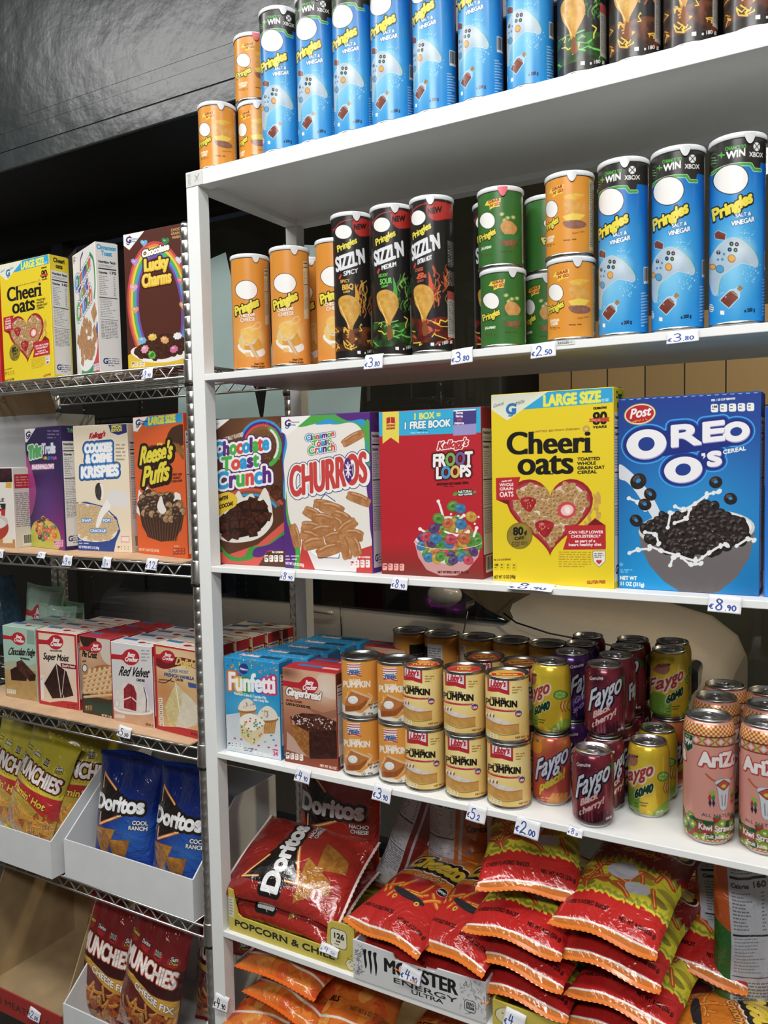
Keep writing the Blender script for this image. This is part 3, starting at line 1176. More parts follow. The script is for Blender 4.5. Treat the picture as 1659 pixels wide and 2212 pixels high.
def art_cookie_rings():
    A = Art(500, 700, '1668c8', quad=[(1334, 861), (1643, 846), (1637, 1289), (1333, 1270)])
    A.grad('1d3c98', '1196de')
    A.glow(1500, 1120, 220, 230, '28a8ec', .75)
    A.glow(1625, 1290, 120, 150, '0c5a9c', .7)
    for i in range(18):
        A.line([(1340 + i * 17, 862 - i * .8), (1348 + i * 17, 861.5 - i * .8)], 1.2, 'cfe0f0')
    A.ell(1380, 893, 35, 23, 'e8b83a', -9)
    A.ell(1380, 893, 33, 21, WHT, -9)
    A.ell(1380, 893, 31, 19.5, 'c6222e', -9)
    for i in range(5):
        A.line([(1372 + i * 5, 907 - i), (1360 + i * 9, 912 - i * 1.5)], 1.6, 'e8b83a')
    A.text('Post', 1357, 903, 21, WHT, to=(1403, 895), b=1.0, sh=.2)
    A.text('PER 1 1/3 CUP SERVING', 1536, 866, 4.5, WHT, to=(1588, 862), b=.3)
    A.icons(1535, 872, 98, 18, 5, 'f2f2f0', '20242c', slope=-.03, first='160')
    O = [(1394, 958, 44, 32), (1590, 932, 30, 22), (1474, 1014, 42, 28)]
    Hh = [(1394, 958, 18, 15), (1590, 932, 13, 9.5), (1474, 1014, 17, 13)]
    T = [('R', 1441, 964, 46, (1512, 957), 3.2), ('E', 1511, 954, 42, (1566, 948), 3.2), ('S', 1526, 1006, 30, (1558, 1003), 3)]
    for w, c in ((12, '3aa8ee'), (9, '1450b4'), (6.5, '182c86')):
        for x, y, a, b in O:
            A.ell(x, y, a + w, b + w, c, -8)
        for t, x, y, h, to, bb in T:
            A.text(t, x, y, h, c, to=to, b=bb + w)
        A.ell(1519, 985, 5 + w, 7 + w, c, 20)
        A.poly([(1430, 930), (1600, 905), (1600, 960), (1430, 985)], c) if w < 12 else None
    A.poly([(1440, 930), (1560, 915), (1566, 950), (1445, 970)], '182c86')
    for x, y, a, b in O:
        A.ell(x + 1, y + 2.5, a, b, '9a94c8', -8)
        A.ell(x, y, a, b, 'f4f3f6', -8)
    for x, y, a, b in Hh:
        A.ell(x, y, a, b, '1c3a94', -12)
    for t, x, y, h, to, bb in T:
        A.text(t, x + 1, y + 2, h, '9a94c8', to=(to[0] + 1, to[1] + 2), b=bb)
        A.text(t, x, y, h, 'f4f3f6', to=to, b=bb)
    A.poly([(1514, 979), (1522, 978), (1523, 986), (1517, 992), (1519, 985), (1514, 985)], 'f4f3f6')
    A.text('CEREAL', 1561, 981, 9, WHT, to=(1611, 972), b=1.0)
    # bowl, milk, dark rings
    bowl = ellipse_pts(1503, 1146, 128, 50, 12, 180, 0)[::-1]
    A.poly([(1376, 1146), (1382, 1185), (1400, 1222), (1430, 1256), (1465, 1279), (1510, 1290), (1552, 1279), (1590, 1248), (1618, 1205), (1630, 1150)] + [(1503, 1120)], '857d7f', grad='5c5658', tex=('6c6567', 12, .6))
    A.ell(1503, 1144, 127, 44, 'd8d6d4', -2)
    A.ell(1503, 1142, 120, 40, 'f4f4f2', -2)
    A.poly([(1334, 1003), (1352, 1012), (1386, 1045), (1412, 1082), (1432, 1130), (1420, 1137), (1398, 1105), (1370, 1062), (1350, 1040), (1334, 1032)], 'dfe4ec', sm=1)
    heap = [(1388, 1140), (1410, 1120), (1440, 1108), (1475, 1112), (1500, 1090), (1535, 1086), (1560, 1108), (1600, 1118), (1618, 1145), (1600, 1172), (1550, 1190), (1480, 1200), (1430, 1185), (1400, 1165)]
    A.poly(heap, '241c1b', sm=1)
    for q in scatter(heap, 15, 9):
        A.ring(q[0], q[1], 13, '3c302d', '171110', R_.uniform(-60, 60), R_.uniform(.6, .9), .34)
        if R_.random() < .3:
            A.ell(q[0] + R_.uniform(-8, 8), q[1] + R_.uniform(-6, 6), 1.4, 1.0, 'c8bdb8')
    for L in ([(1400, 1180), (1425, 1190), (1460, 1200), (1500, 1212), (1515, 1205), (1530, 1195), (1555, 1180), (1568, 1178)], [(1356, 1195), (1375, 1188), (1400, 1186)], [(1445, 1222), (1452, 1205), (1462, 1200)], [(1470, 1205), (1490, 1220), (1512, 1218)],
              [(1456, 1094), (1475, 1100), (1500, 1088), (1525, 1070), (1540, 1065), (1552, 1062)], [(1440, 1140), (1446, 1108)], [(1455, 1130), (1480, 1120), (1488, 1100)], [(1590, 1180), (1615, 1165), (1628, 1168)], [(1355, 1076), (1375, 1085), (1392, 1100)], [(1390, 1150), (1412, 1155), (1420, 1175)]):
        A.line(L, 5, 'eef0f2', 1)
        for i_, q in enumerate(L):
            A.ell(q[0], q[1], (4.6, 7, 5, 8.5)[i_ % 4], (4.4, 5, 6, 5)[i_ % 4], 'eef0f2', 30 * i_, wob=.15, seed=i_)
    for x, y, r, ro in ((1376, 1038, 18, -40), (1402, 1067, 14, 40), (1390, 1089, 14, 10), (1371, 1124, 14, 30), (1545, 1041, 14, -10), (1577, 1077, 14, 10)):
        A.ring(x, y, r, '3c302d', '171110', ro, .86, .36)
        A.ell(x, y, r * .34, r * .26, '2c8ad4', ro)
    A.ell(1338, 1220, 4, 4, '6ab4ea')
    A.micro(1336, 1231, 26, 2, 4.5, 'bfe0f4')
    A.text('NET WT', 1335, 1253, 8.5, WHT, to=(1372, 1254), b=.8)
    A.text('11 OZ (311g)', 1335, 1265, 8.5, WHT, to=(1388, 1268), b=.8)
    return A


LOOPC = [('6fb04a', '3f7a2a'), ('6a4a86', '46305c'), ('e07a4a', 'a84e2a'), ('4a8fbe', '2e6a96'), ('e0586a', 'a8303e'), ('e8b84a', 'b4842a')]


def art_fruit_rings():
    A = Art(380, 640, 'c8202b', quad=[(812, 890), (1034, 878), (1042, 1253), (824, 1240)])
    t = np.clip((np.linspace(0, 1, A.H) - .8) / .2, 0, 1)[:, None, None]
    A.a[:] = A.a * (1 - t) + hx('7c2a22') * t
    A.poly([(810, 890), (1036, 878), (1036, 934), (810, 943)], '2fb2e2')
    A.poly([(820, 888), (856, 885), (857, 958), (839, 945), (821, 959)], 'efdc50')
    A.poly([(829, 902), (838, 900), (847, 901), (848, 914), (838, 913), (829, 915)], 'c02830')
    A.line([(838, 900), (838, 913)], 1.5, 'efdc50')
    A.text('FEEDING', 829, 921, 4.5, 'b03028', to=(848, 920), b=.5)
    A.text('READING', 829, 927.5, 4.5, 'b03028', to=(848, 926.5), b=.5)
    A.text('1 BOX =', 887, 906, 14, 'f3ec60', to=(947, 901), b=1.1)
    A.text('1 FREE BOOK', 866, 927, 16, WHT, to=(969, 920), b=1.6, o=((1.6, '1a86b8'),))
    A.micro(898, 929, 36, 1, 4, '123a50')
    A.micro(882, 934, 66, 1, 4, 'e8f4f8', slope=-.03)
    A.poly([(975, 886), (1025, 882), (1025, 938), (975, 941)], '463a84')
    A.poly([(975, 885), (1024, 882), (1024, 885), (975, 888)], WHT)
    A.poly([(975, 918), (1025, 914), (1025, 938), (975, 941)], '9a94cc')
    for i, (s_, c) in enumerate((('llama', WHT), ('llama', WHT), ('red', 'e83a6a'), ('pajama', WHT))):
        A.text(s_, 980 if i < 2 else 983 if i == 2 else 977, 893 + i * 7.4, 5.6, c, b=.6)
    A.text("Kellogg's", 940, 972, 17, RED, to=(1006, 962), b=1.0, sh=.25, o=((2.0, WHT),))
    fc, lc = [WHT, WHT, '7ab45a', '7a5a96', WHT], [WHT, '4a9ac8', 'e8b85a', WHT, WHT]
    for w, c in ((6.0, '8e141c'), (3.4, '2a0c10'), (1.7, WHT)):
        A.text('FROOT', 931, 1009, 28, c, to=(1017, 1002), b=w)
        A.text('LOOPS', 938, 1035, 26, c, to=(1014, 1029), b=w)
    A.text('FROOT', 931, 1009, 28, WHT, to=(1017, 1002), b=1.7, cols=fc)
    A.text('LOOPS', 938, 1035, 26, WHT, to=(1014, 1029), b=1.7, cols=lc)
    A.text('SWEETENED MULTI-GRAIN CEREAL', 940, 1050, 5.4, '3a0a0e', to=(1010, 1046), b=.4)
    A.micro(955, 1051, 40, 1, 4, '3a0a0e')
    A.text('NATURAL', 987, 1067, 6.5, WHT, to=(1018, 1065), b=.8, o=((1.4, '1a2a14'),))
    A.text('FRUIT FLAVORS', 987, 1072, 4, WHT, to=(1018, 1070), b=.4, o=((1.2, '1a2a14'),))
    A.ell(981, 1068, 6, 3.4, '5aa83a', -30)
    A.ell(1023, 1064, 4, 2.4, '5aa83a', -20)
    # glass bowl of coloured rings in milk
    A.poly(ellipse_pts(967, 1171, 74, 18, 20, 180, 360) + [(1040, 1171), (1032, 1205), (1010, 1232), (985, 1245), (950, 1245), (920, 1232), (902, 1205), (893, 1171)], 'e2b4b2', grad='c88a88')
    body = [(900, 1172), (1036, 1172), (1028, 1200), (1008, 1214), (960, 1220), (922, 1210), (904, 1190)]
    A.poly(body, 'e8cfcc')
    heap = [(898, 1170), (910, 1156), (935, 1140), (955, 1118), (985, 1120), (1005, 1140), (1034, 1158), (1036, 1172), (967, 1182)]
    A.poly(heap, 'f0e8e4', sm=1)
    for q in scatter(body, 15, 3) + scatter(heap, 15, 8):
        c = R_.choice(LOOPC)
        A.ring(q[0], q[1], 11.5, c[0], c[1], R_.uniform(-60, 60), R_.uniform(.62, .9), .34)
    for L in ([(958, 1130), (950, 1100), (944, 1084)], [(985, 1150), (990, 1125), (1000, 1115)], [(915, 1150), (905, 1144)], [(1022, 1160), (1028, 1142)], [(960, 1150), (985, 1158), (1010, 1150)]):
        A.line(L, 5, 'f4f2f2', 1)
        A.ell(L[-1][0], L[-1][1], 4, 4, 'f4f2f2')
    A.line(ellipse_pts(967, 1171, 74, 17, 24, 0, 180), 1.6, 'f6e4e4', a=.8)
    for x, y, r, i in ((976, 1094, 13, 0), (992, 1099, 12, 3), (1016, 1117, 12.5, 5), (945, 1121, 13, 0), (965, 1131, 12, 2), (936, 1142, 12, 1), (994, 1133, 13, 3), (919, 1160, 12, 4), (940, 1164, 13, 3), (972, 1166, 13, 4), (1001, 1164, 14, 2)):
        A.ring(x, y, r, *LOOPC[i], R_.uniform(-40, 40), .84, .36)
    for x, y in ((1024, 1133), (1032, 1118), (988, 1116), (972, 1112)):
        A.ell(x, y, 2.5, 2.5, 'f4f2f2')
    A.icons(825, 1218, 49, 15, 4, 'f0a8a0', '5a1014', first='150', slope=.03)
    A.text('NET WT/PESO NETO 10.1 OZ', 944, 1240, 5.5, '3a1210', to=(1012, 1241), b=.2)
    return A


def art_churro():
    A = Art(340, 600, 'efe9e1', quad=[(614, 898), (810, 890), (808, 1240), (617, 1226)])
    A.poly([(640, 896), (815, 885), (815, 1000), (800, 985), (798, 950), (790, 925), (770, 912), (735, 916), (700, 912), (660, 920), (640, 915)], '4cae46', sm=1)
    A.poly([(690, 915), (720, 903), (745, 910), (790, 900), (815, 890), (815, 1240), (808, 1110), (800, 1040), (802, 985), (800, 930), (770, 910), (730, 914)], '2f9bdc', sm=1)
    A.poly([(740, 890), (812, 885), (812, 915), (795, 905), (765, 908), (745, 900)], '572a80', sm=1)
    A.poly([(796, 925), (806, 905), (814, 930), (812, 1000), (802, 1002), (806, 960), (798, 945)], '4cae46', sm=1)
    A.poly([(800, 1040), (814, 1010), (814, 1180), (806, 1150), (804, 1100)], '572a80', sm=1)
    A.poly([(612, 925), (622, 935), (626, 960), (618, 1000), (620, 1050), (616, 1120), (612, 1160)], '2f9bdc', sm=1)
    A.poly([(612, 925), (619, 932), (622, 950), (616, 990), (618, 1030), (612, 1050)], '572a80', sm=1)
    A.poly([(612, 1090), (622, 1082), (626, 1110), (632, 1140), (640, 1180), (636, 1240), (612, 1240)], '572a80', sm=1)
    A.poly([(622, 1060), (626, 1110), (634, 1150), (650, 1180), (648, 1240), (634, 1240), (640, 1190), (622, 1120)], '4cae46', sm=1)
    A.poly([(645, 1240), (656, 1165), (684, 1235)], 'd23c38')
    A.poly([(772, 1240), (778, 1190), (810, 1180), (810, 1242)], 'd23c38')
    gm_logo(A, [(612, 897), (682, 894), (628, 938), (612, 930)], 621, 918, 14)
    for t, x, y, x2, y2, h in (('Cinnamon', 668, 951, 732, 941, 13), ('Toast', 682, 965, 721, 958, 14), ('Crunch', 673, 981, 733, 972, 17)):
        A.text(t, x, y, h, WHT, to=(x2, y2), b=1.2, cols=MULTI[R_.randint(0, 2):], o=((2.8, NAVY), (2.0, WHT)))
    A.text('CHURROS', 630, 1073, 68, 'd4403c', to=(801, 1041), b=2.2, o=((4.6, NAVY), (3.2, WHT)), dx=3, dy=3)
    A.ell(760, 1016, 9, 27, '572a80', -2)
    for i in range(8):
        a = i * math.pi / 4
        A.line([(760, 1016), (760 + 6.5 * math.cos(a), 1016 + 17 * math.sin(a))], 2.4, WHT)
    churro(A, 773, 947, 25, 9, -28)
    churro(A, 782, 1080, 25, 10, 22)
    churro(A, 640, 1158, 24, 9, 78)
    # paper cone of churro pieces
    A.poly([(662, 1150), (690, 1085), (710, 1068), (745, 1095), (778, 1140), (775, 1215), (700, 1240), (690, 1240)], 'f6f5f4', sm=0)
    A.line([(672, 1108), (708, 1068), (730, 1084)], 1.6, NAVY)
    A.poly([(664, 1185), (690, 1205), (730, 1207), (775, 1190), (772, 1238), (690, 1240)], 'e4e2e0')
    for x, y, L, w, ro in ((706, 1092, 22, 10, 12), (722, 1100, 25, 12, 15), (680, 1112, 20, 11, 30), (742, 1118, 20, 11, 25), (702, 1122, 22, 11, 10), (676, 1140, 20, 11, 12), (732, 1132, 13, 11, 50), (755, 1140, 22, 11, -35), (700, 1148, 24, 12, -8), (672, 1160, 20, 11, 20), (770, 1158, 18, 12, 10), (724, 1162, 18, 11, -15), (680, 1175, 22, 12, -12), (750, 1182, 26, 11, 80), (714, 1190, 26, 12, -18), (770, 1182, 20, 11, 70)):
        churro(A, x, y, L, w, ro)
    A.line([(690, 1205), (735, 1207), (737, 1198)], 1.4, NAVY)
    A.micro(618, 1200, 30, 2, 7, 'e8dcf0')
    A.text('NET WT 11.9 OZ (337g)', 618, 1219, 6, WHT, to=(658, 1224), b=.4)
    A.text('PER 1 CUP SERVING', 778, 1207, 4, WHT, to=(804, 1208), b=.2)
    A.icons(759, 1211, 46, 17, 4, 'f4e8e4', 'b03030', first='180')
    return A


def art_choc_toast():
    A = Art(330, 600, '5c3520', quad=[(447, 907), (614, 900), (617, 1226), (462, 1217)])
    A.glow(560, 930, 70, 60, '8a5a34', .8)
    for c, r in (('2f9bdc', 48), ('572a80', 43), ('e24a3c', 38), ('8a5a34', 33)):
        A.line(ellipse_pts(572, 962, r, r * 1.1, 14, 200, 330), 6, c)
    A.line(ellipse_pts(570, 968, 40, 46, 14, -60, 60), 9, '4cae46')
    A.line(ellipse_pts(572, 966, 34, 42, 14, -55, 40), 5, 'e8e4dc')
    for i in range(60):
        A.ell(R_.uniform(575, 614), R_.uniform(910, 1000), .8, .8, 'c89a5a')
    gm_logo(A, [(447, 907), (502, 903), (462, 936), (447, 930)], 450, 922, 11)
    A.text('NATURALLY FLAVORED', 485, 957, 10, 'e8d8c4', to=(530, 944), b=.3)
    for t, x, y, x2, y2, h in (('Chocolate', 465, 990, 586, 974, 32), ('Toast', 483, 1022, 563, 1011, 31), ('Crunch', 470, 1062, 591, 1046, 37)):
        A.text(t, x, y, h, WHT, to=(x2, y2), b=2.2, o=((6.2, '4a2470'), (4.2, WHT)))
    for j, (t, x, y, x2, y2, h) in enumerate((('Chocolate', 465, 990, 586, 974, 32), ('Toast', 483, 1022, 563, 1011, 31), ('Crunch', 470, 1062, 591, 1046, 37))):
        A.text(t, x, y, h, WHT, to=(x2, y2), b=1.9, cols=[MULTI[(i + 2 * j) % 8] for i in range(9)])
    for c, r in (('d8503c', 62), ('8a5a34', 56), ('2f9bdc', 50), ('5c3520', 45)):
        A.line(ellipse_pts(545, 1125, r * 1.25, r, 14, 200, 330), 6, c)
    A.poly([(462, 1150), (470, 1190), (500, 1200), (560, 1180), (620, 1130), (620, 1240), (455, 1240)], 'e2564a', sm=0)
    A.poly([(475, 1172), (500, 1200), (530, 1205), (545, 1185), (580, 1180), (620, 1150), (616, 1175), (590, 1178), (560, 1200), (540, 1212), (500, 1210)], '3f9a3c', sm=1)
    A.poly([(455, 1165), (475, 1185), (482, 1205), (466, 1225), (455, 1225)], '2f9bdc', sm=1)
    A.poly([(555, 1188), (585, 1180), (620, 1160), (620, 1196), (585, 1192), (570, 1205), (550, 1204)], '572a80', sm=1)
    A.poly([(560, 1225), (580, 1195), (620, 1190), (620, 1230)], '5c3520')
    # milk and chocolate squares
    A.poly([(465, 1148), (480, 1110), (505, 1085), (520, 1066), (530, 1080), (548, 1072), (560, 1085), (575, 1060), (585, 1075), (592, 1110), (590, 1140), (560, 1168), (510, 1176), (475, 1165)], 'e9e3d8', sm=1)
    hp = [(475, 1145), (495, 1112), (530, 1088), (570, 1090), (585, 1115), (575, 1140), (545, 1160), (500, 1165)]
    A.poly(hp, '2c150d', sm=1)
    for q in scatter(hp, 17, 5):
        a = R_.uniform(0, 90)
        A.poly([(q[0] + 13 * math.cos(math.radians(a + k)), q[1] + 11 * math.sin(math.radians(a + k))) for k in (0, 80, 180, 265)], '5a2c1c', tex=('32160d', 4, 1.5), out=(1, '24100a'))
    A.poly([(587, 1055), (612, 1046), (616, 1080), (600, 1090), (586, 1075)], '6a3a24', tex=('3a1a10', 4, 1.4))
    A.poly([(462, 1075), (480, 1072), (500, 1068), (516, 1080), (514, 1098), (496, 1108), (480, 1118), (466, 1128), (460, 1110)], 'f0c52a', sm=1)
    A.text('NOW WITH', 457, 1095, 8.5, BLK, to=(497, 1083), b=.6)
    A.text('MORE COCOA!', 457, 1111, 8.5, BLK, to=(508, 1096), b=.6)
    A.micro(466, 1180, 14, 4, 7, '4a3a30')
    A.text('PER 1 CUP SERVING', 590, 1198, 4, WHT, to=(614, 1198), b=.2)
    A.icons(574, 1202, 41, 14, 4, 'f2ece4', '2a1a14')
    return A


def art_squares():
    A = Art(300, 460, 'efece6', size=(190, 290))
    gm_logo(A, [(0, 0), (46, 0), (6, 30), (0, 28)], 6, 16, 12)
    A.line([(90, 8), (70, 20), (66, 50), (80, 60)], 6, '3a2a78', 1)
    A.line([(150, 20), (176, 40), (182, 90), (170, 120)], 9, '2f9a58', 1)
    A.poly([(190, 180), (170, 200), (178, 230), (120, 262), (90, 290), (190, 290)], '3a50a8', sm=1)
    A.poly([(190, 200), (180, 225), (150, 250), (150, 290), (190, 290)], 'd8404a', sm=1)
    A.poly([(60, 262), (110, 250), (140, 262), (130, 290), (40, 290)], '2f9a58', sm=1)
    for j, (t, x, y, x2, y2, h) in enumerate((('Cinnamon', 14, 86, 150, 46, 30), ('Toast', 42, 116, 122, 92, 32), ('Crunch', 16, 160, 152, 122, 40))):
        A.text(t, x, y, h, WHT, to=(x2, y2), b=2.6, cols=[MULTI[(i + j) % 8] for i in range(9)], o=((5, '2a4a8a'), (3.5, WHT)))
    A.ell(96, 226, 88, 52, 'f8f8f6', -8)
    for q in scatter(ellipse_pts(96, 212, 74, 52), 22, 3):
        a = R_.uniform(0, 90)
        A.poly([(q[0] + 17 * math.cos(math.radians(a + k)), q[1] + 14 * math.sin(math.radians(a + k))) for k in (0, 85, 180, 268)], 'cf9a62', tex=('b0733e', 5, 1.4), out=(1, '96602f'))
    A.poly([(140, 150), (172, 132), (186, 158), (160, 176)], 'cf9a62', tex=('b0733e', 5, 1.4), out=(1, '96602f'))
    A.icons(140, 268, 46, 16, 4, 'e8f0f8', '2a4a8a')
    return A


def art_marsh():
    A = Art(320, 560, '58291d', quad=[(257, 508), (412, 478), (418, 792), (262, 800)])
    for i, c in enumerate(('d8404a', 'ea8a3a', 'f0d84a', '5ab84a', '4a9ad8', '7a4aa8')):
        A.ell(337, 668, 74 - i * 4.2, 148 - i * 6, c, -4)
    A.ell(337, 668, 48, 112, '58291d', -4)
    gm_logo(A, [(256, 507), (306, 497), (270, 540), (257, 530)], 262, 524, 13)
    A.text('CHOCOLATE', 365, 500, 6, 'd8a868', to=(408, 492), b=.3)
    A.text('GRAIN CEREAL', 365, 508, 6, 'd8a868', to=(410, 500), b=.3)
    A.text('MARSHMALLOWS', 368, 516, 6, 'd8a868', to=(412, 508), b=.3)
    A.text('Chocolate', 298, 556, 15, WHT, to=(360, 538), b=1.4, o=((1.5, '2a100a'),))
    for t, x, y, x2, y2, h, c in (('Lucky', 302, 586, 357, 576, 26, 'f3c41c'), ('Charms', 297, 620, 363, 609, 27, 'f3b81c')):
        A.text(t, x, y, h, c, to=(x2, y2), b=2.6, o=((2.6, '3a180e'),))
        A.text(t, x, y - 1, h, 'f8e06a', to=(x2, y2 - 1), b=.6)
    for x, y, r, c in ((282, 567, 9, 'b48ad0'), (352, 522, 9, '2f8a4a'), (303, 526, 8, '6ab4e0'), (383, 563, 9, 'd8d8ee'), (278, 622, 9, 'e8a0b8'), (386, 608, 9, 'e87a7a'), (390, 662, 9, 'e8a060'), (280, 670, 8, 'e8a060')):
        A.poly(heart(x, y, r * 2, r * 2), c)
        A.ell(x - 2, y - 3, 3, 2, WHT, a=.5)
    A.poly([(255, 770), (280, 758), (300, 775), (340, 782), (385, 775), (425, 755), (425, 810), (255, 810)], 'eec22c', sm=0)
    A.poly([(268, 762), (285, 750), (330, 778), (380, 765), (410, 735), (420, 748), (395, 775), (350, 785), (300, 782)], 'f2f0ea', sm=1)
    hp = [(275, 762), (290, 745), (320, 735), (345, 722), (380, 730), (415, 735), (405, 752), (375, 768), (330, 776), (295, 774)]
    A.poly(hp, '3a1c12', sm=1)
    for q in scatter(hp, 11, 6):
        A.ell(q[0], q[1], 8, 6.5, '5a3020', R_.uniform(-60, 60), wob=.12, seed=R_.random() * 9, tex=('34180e', 4, 1.3))
    for x, y, c in ((294, 736, '7ab8e0'), (318, 729, 'eec24a'), (300, 755, 'e89ab0'), (316, 768, '6ac23a'), (346, 736, 'e8a860'), (376, 728, 'ececf4'), (367, 757, 'd86a9a')):
        A.ell(x, y, 9, 8.5, c, wob=.2, seed=x)
        A.ell(x - 2, y - 3, 4, 2.5, WHT, a=.5)
    A.ell(316, 768, 5, 5, '2f8a2a', wob=.3)
    A.icons(269, 781, 32, 12, 4, 'f4e8c0', '4a2a10')
    return A


def art_pebbles():
    A = Art(220, 500, '2c1c54', quad=[(43, 929), (122, 922), (140, 1192), (57, 1181)])
    A.glow(120, 1180, 70, 120, 'b02a86', .9)
    A.poly([(44, 985), (58, 1010), (70, 1060), (60, 1110), (50, 1100)], 'c83a86', sm=1, a=.8)
    A.glow(95, 1090, 40, 70, '5a3aa0', .5)
    gm_logo(A, [(42, 929), (68, 927), (48, 957), (43, 955)], 45, 945, 11)
    A.micro(94, 931, 26, 3, 7, '9a8ac8')
    A.text('Trix', 52, 991, 26, '58b868', to=(80, 984), b=2.2, o=((2, 'e8f4e0'),))
    A.text('Trolls', 82, 980, 22, 'dfe6f6', to=(113, 978), b=1.2)
    for i, t in enumerate('WORLD TOUR'):
        A.text(t, 83 + i * 3.2, 992, 6, ['e84a3c', 'f0a030', 'f0e04a', '4cb648', '2a9fdd', '000000', '5a6ae0', '8a4ad0', 'c04ab0', 'e84a8a'][i], b=.5)
    A.text('MARSHMALLOWS', 60, 1013, 9.5, 'f8eef4', to=(110, 1011), b=1.2, o=((1, 'c85a9a'),))
    A.poly([(60, 1140), (78, 1122), (110, 1130), (128, 1160), (120, 1192), (62, 1185)], 'c8c84a', sm=1)
    hp = [(64, 1140), (75, 1122), (95, 1118), (112, 1135), (124, 1160), (105, 1172), (82, 1165)]
    for q in scatter(hp, 8.5, 3):
        A.ell(q[0], q[1], 5, 6, R_.choice(['e8703a', 'e8a83a', '3f8a4a', '6a2a3a', 'd84a4a', 'e8c04a', 'e05a50']), R_.uniform(-50, 50))
        A.ell(q[0] - 1.5, q[1] - 2, 1.6, 1.6, WHT, a=.5)
    A.icons(112, 1168, 24, 16, 4, 'f0a8d0', '7a1a5a')
    return A


def art_krispies():
    A = Art(300, 560, 'efdfc2', quad=[(152, 922), (282, 917), (292, 1195), (167, 1192)])
    A.poly([(238, 919), (284, 916), (284, 936), (262, 942), (244, 936)], '2c2f78', sm=0)
    A.text('SPECIAL', 245, 927, 6.5, 'f0e44a', to=(271, 925), b=.7)
    A.text('EDITION', 245, 935, 6.5, 'f0e44a', to=(271, 933), b=.7)
    A.text("Kellogg's", 191, 950, 12, 'b81c34', to=(230, 944), b=.7, sh=.25)
    W_ = (('COOKIES', 181, 981, 246, 977, 19), ('& CREME', 184, 1003, 246, 999, 18), ('KRISPIES', 172, 1036, 262, 1030, 24))
    for w, c in ((6.5, '2a4a8a'), (4.0, '4a8ad0')):
        for t, x, y, x2, y2, h in W_:
            A.text(t, x, y, h, c, to=(x2, y2), b=w)
    for t, x, y, x2, y2, h in W_:
        A.text(t, x, y, h, 'f8f8f8', to=(x2, y2), b=1.9)
    A.micro(256, 962, 22, 6, 8, '9a8a72')
    A.poly([(160, 1090), (185, 1088), (228, 1098), (258, 1122), (266, 1150), (255, 1175), (250, 1198), (160, 1198)], '2c4a98', sm=0)
    A.poly([(162, 1095), (190, 1093), (228, 1102), (254, 1126), (260, 1148), (245, 1168), (200, 1174), (164, 1160)], 'eee2cc', sm=1)
    for q in scatter([(162, 1096), (190, 1094), (228, 1104), (252, 1126), (258, 1148), (243, 1166), (200, 1172), (165, 1158)], 7.5, 2):
        A.ell(q[0], q[1], 5.4, 4, 'e2c89e', R_.uniform(-60, 60), tex=('c8a878', 3, 1.2), out=(.5, 'b89868'))
    A.poly([(236, 1082), (244, 1098), (226, 1120), (216, 1142), (208, 1140), (216, 1112), (228, 1092)], 'f4f2ee', sm=1)
    A.poly([(236, 1068), (256, 1062), (282, 1072), (282, 1096), (262, 1100), (240, 1092)], 'e4e2de', sm=1)
    for t, x, y in (('SNAP!', 175, 1131), ('POP!', 225, 1131), ('CRACKLE!', 195, 1153)):
        A.text(t, x, y, 6, WHT, b=.8, o=((1.6, '4a8ad0'),))
    A.ell(216, 1066, 9, 19, '2a2422', -4)
    A.ell(221, 1066, 6, 18, 'f0ece8', -4)
    A.ell(214, 1066, 7.5, 18, '2a2422', -4, tex=('5a504c', 3, 1.2))
    A.micro(168, 1170, 28, 2, 6, 'e8e4f0')
    A.text('NET WT/PESO NETO 12 OZ (340g)', 168, 1187, 5, 'e8e4f0', to=(216, 1189), b=.2)
    A.rect(268, 1162, 286, 1173, 'f4e4dc', out=(.6, 'c83a2a'))
    A.icons(258, 1180, 32, 13, 4, 'efdfc2', '3a2a1a')
    return A


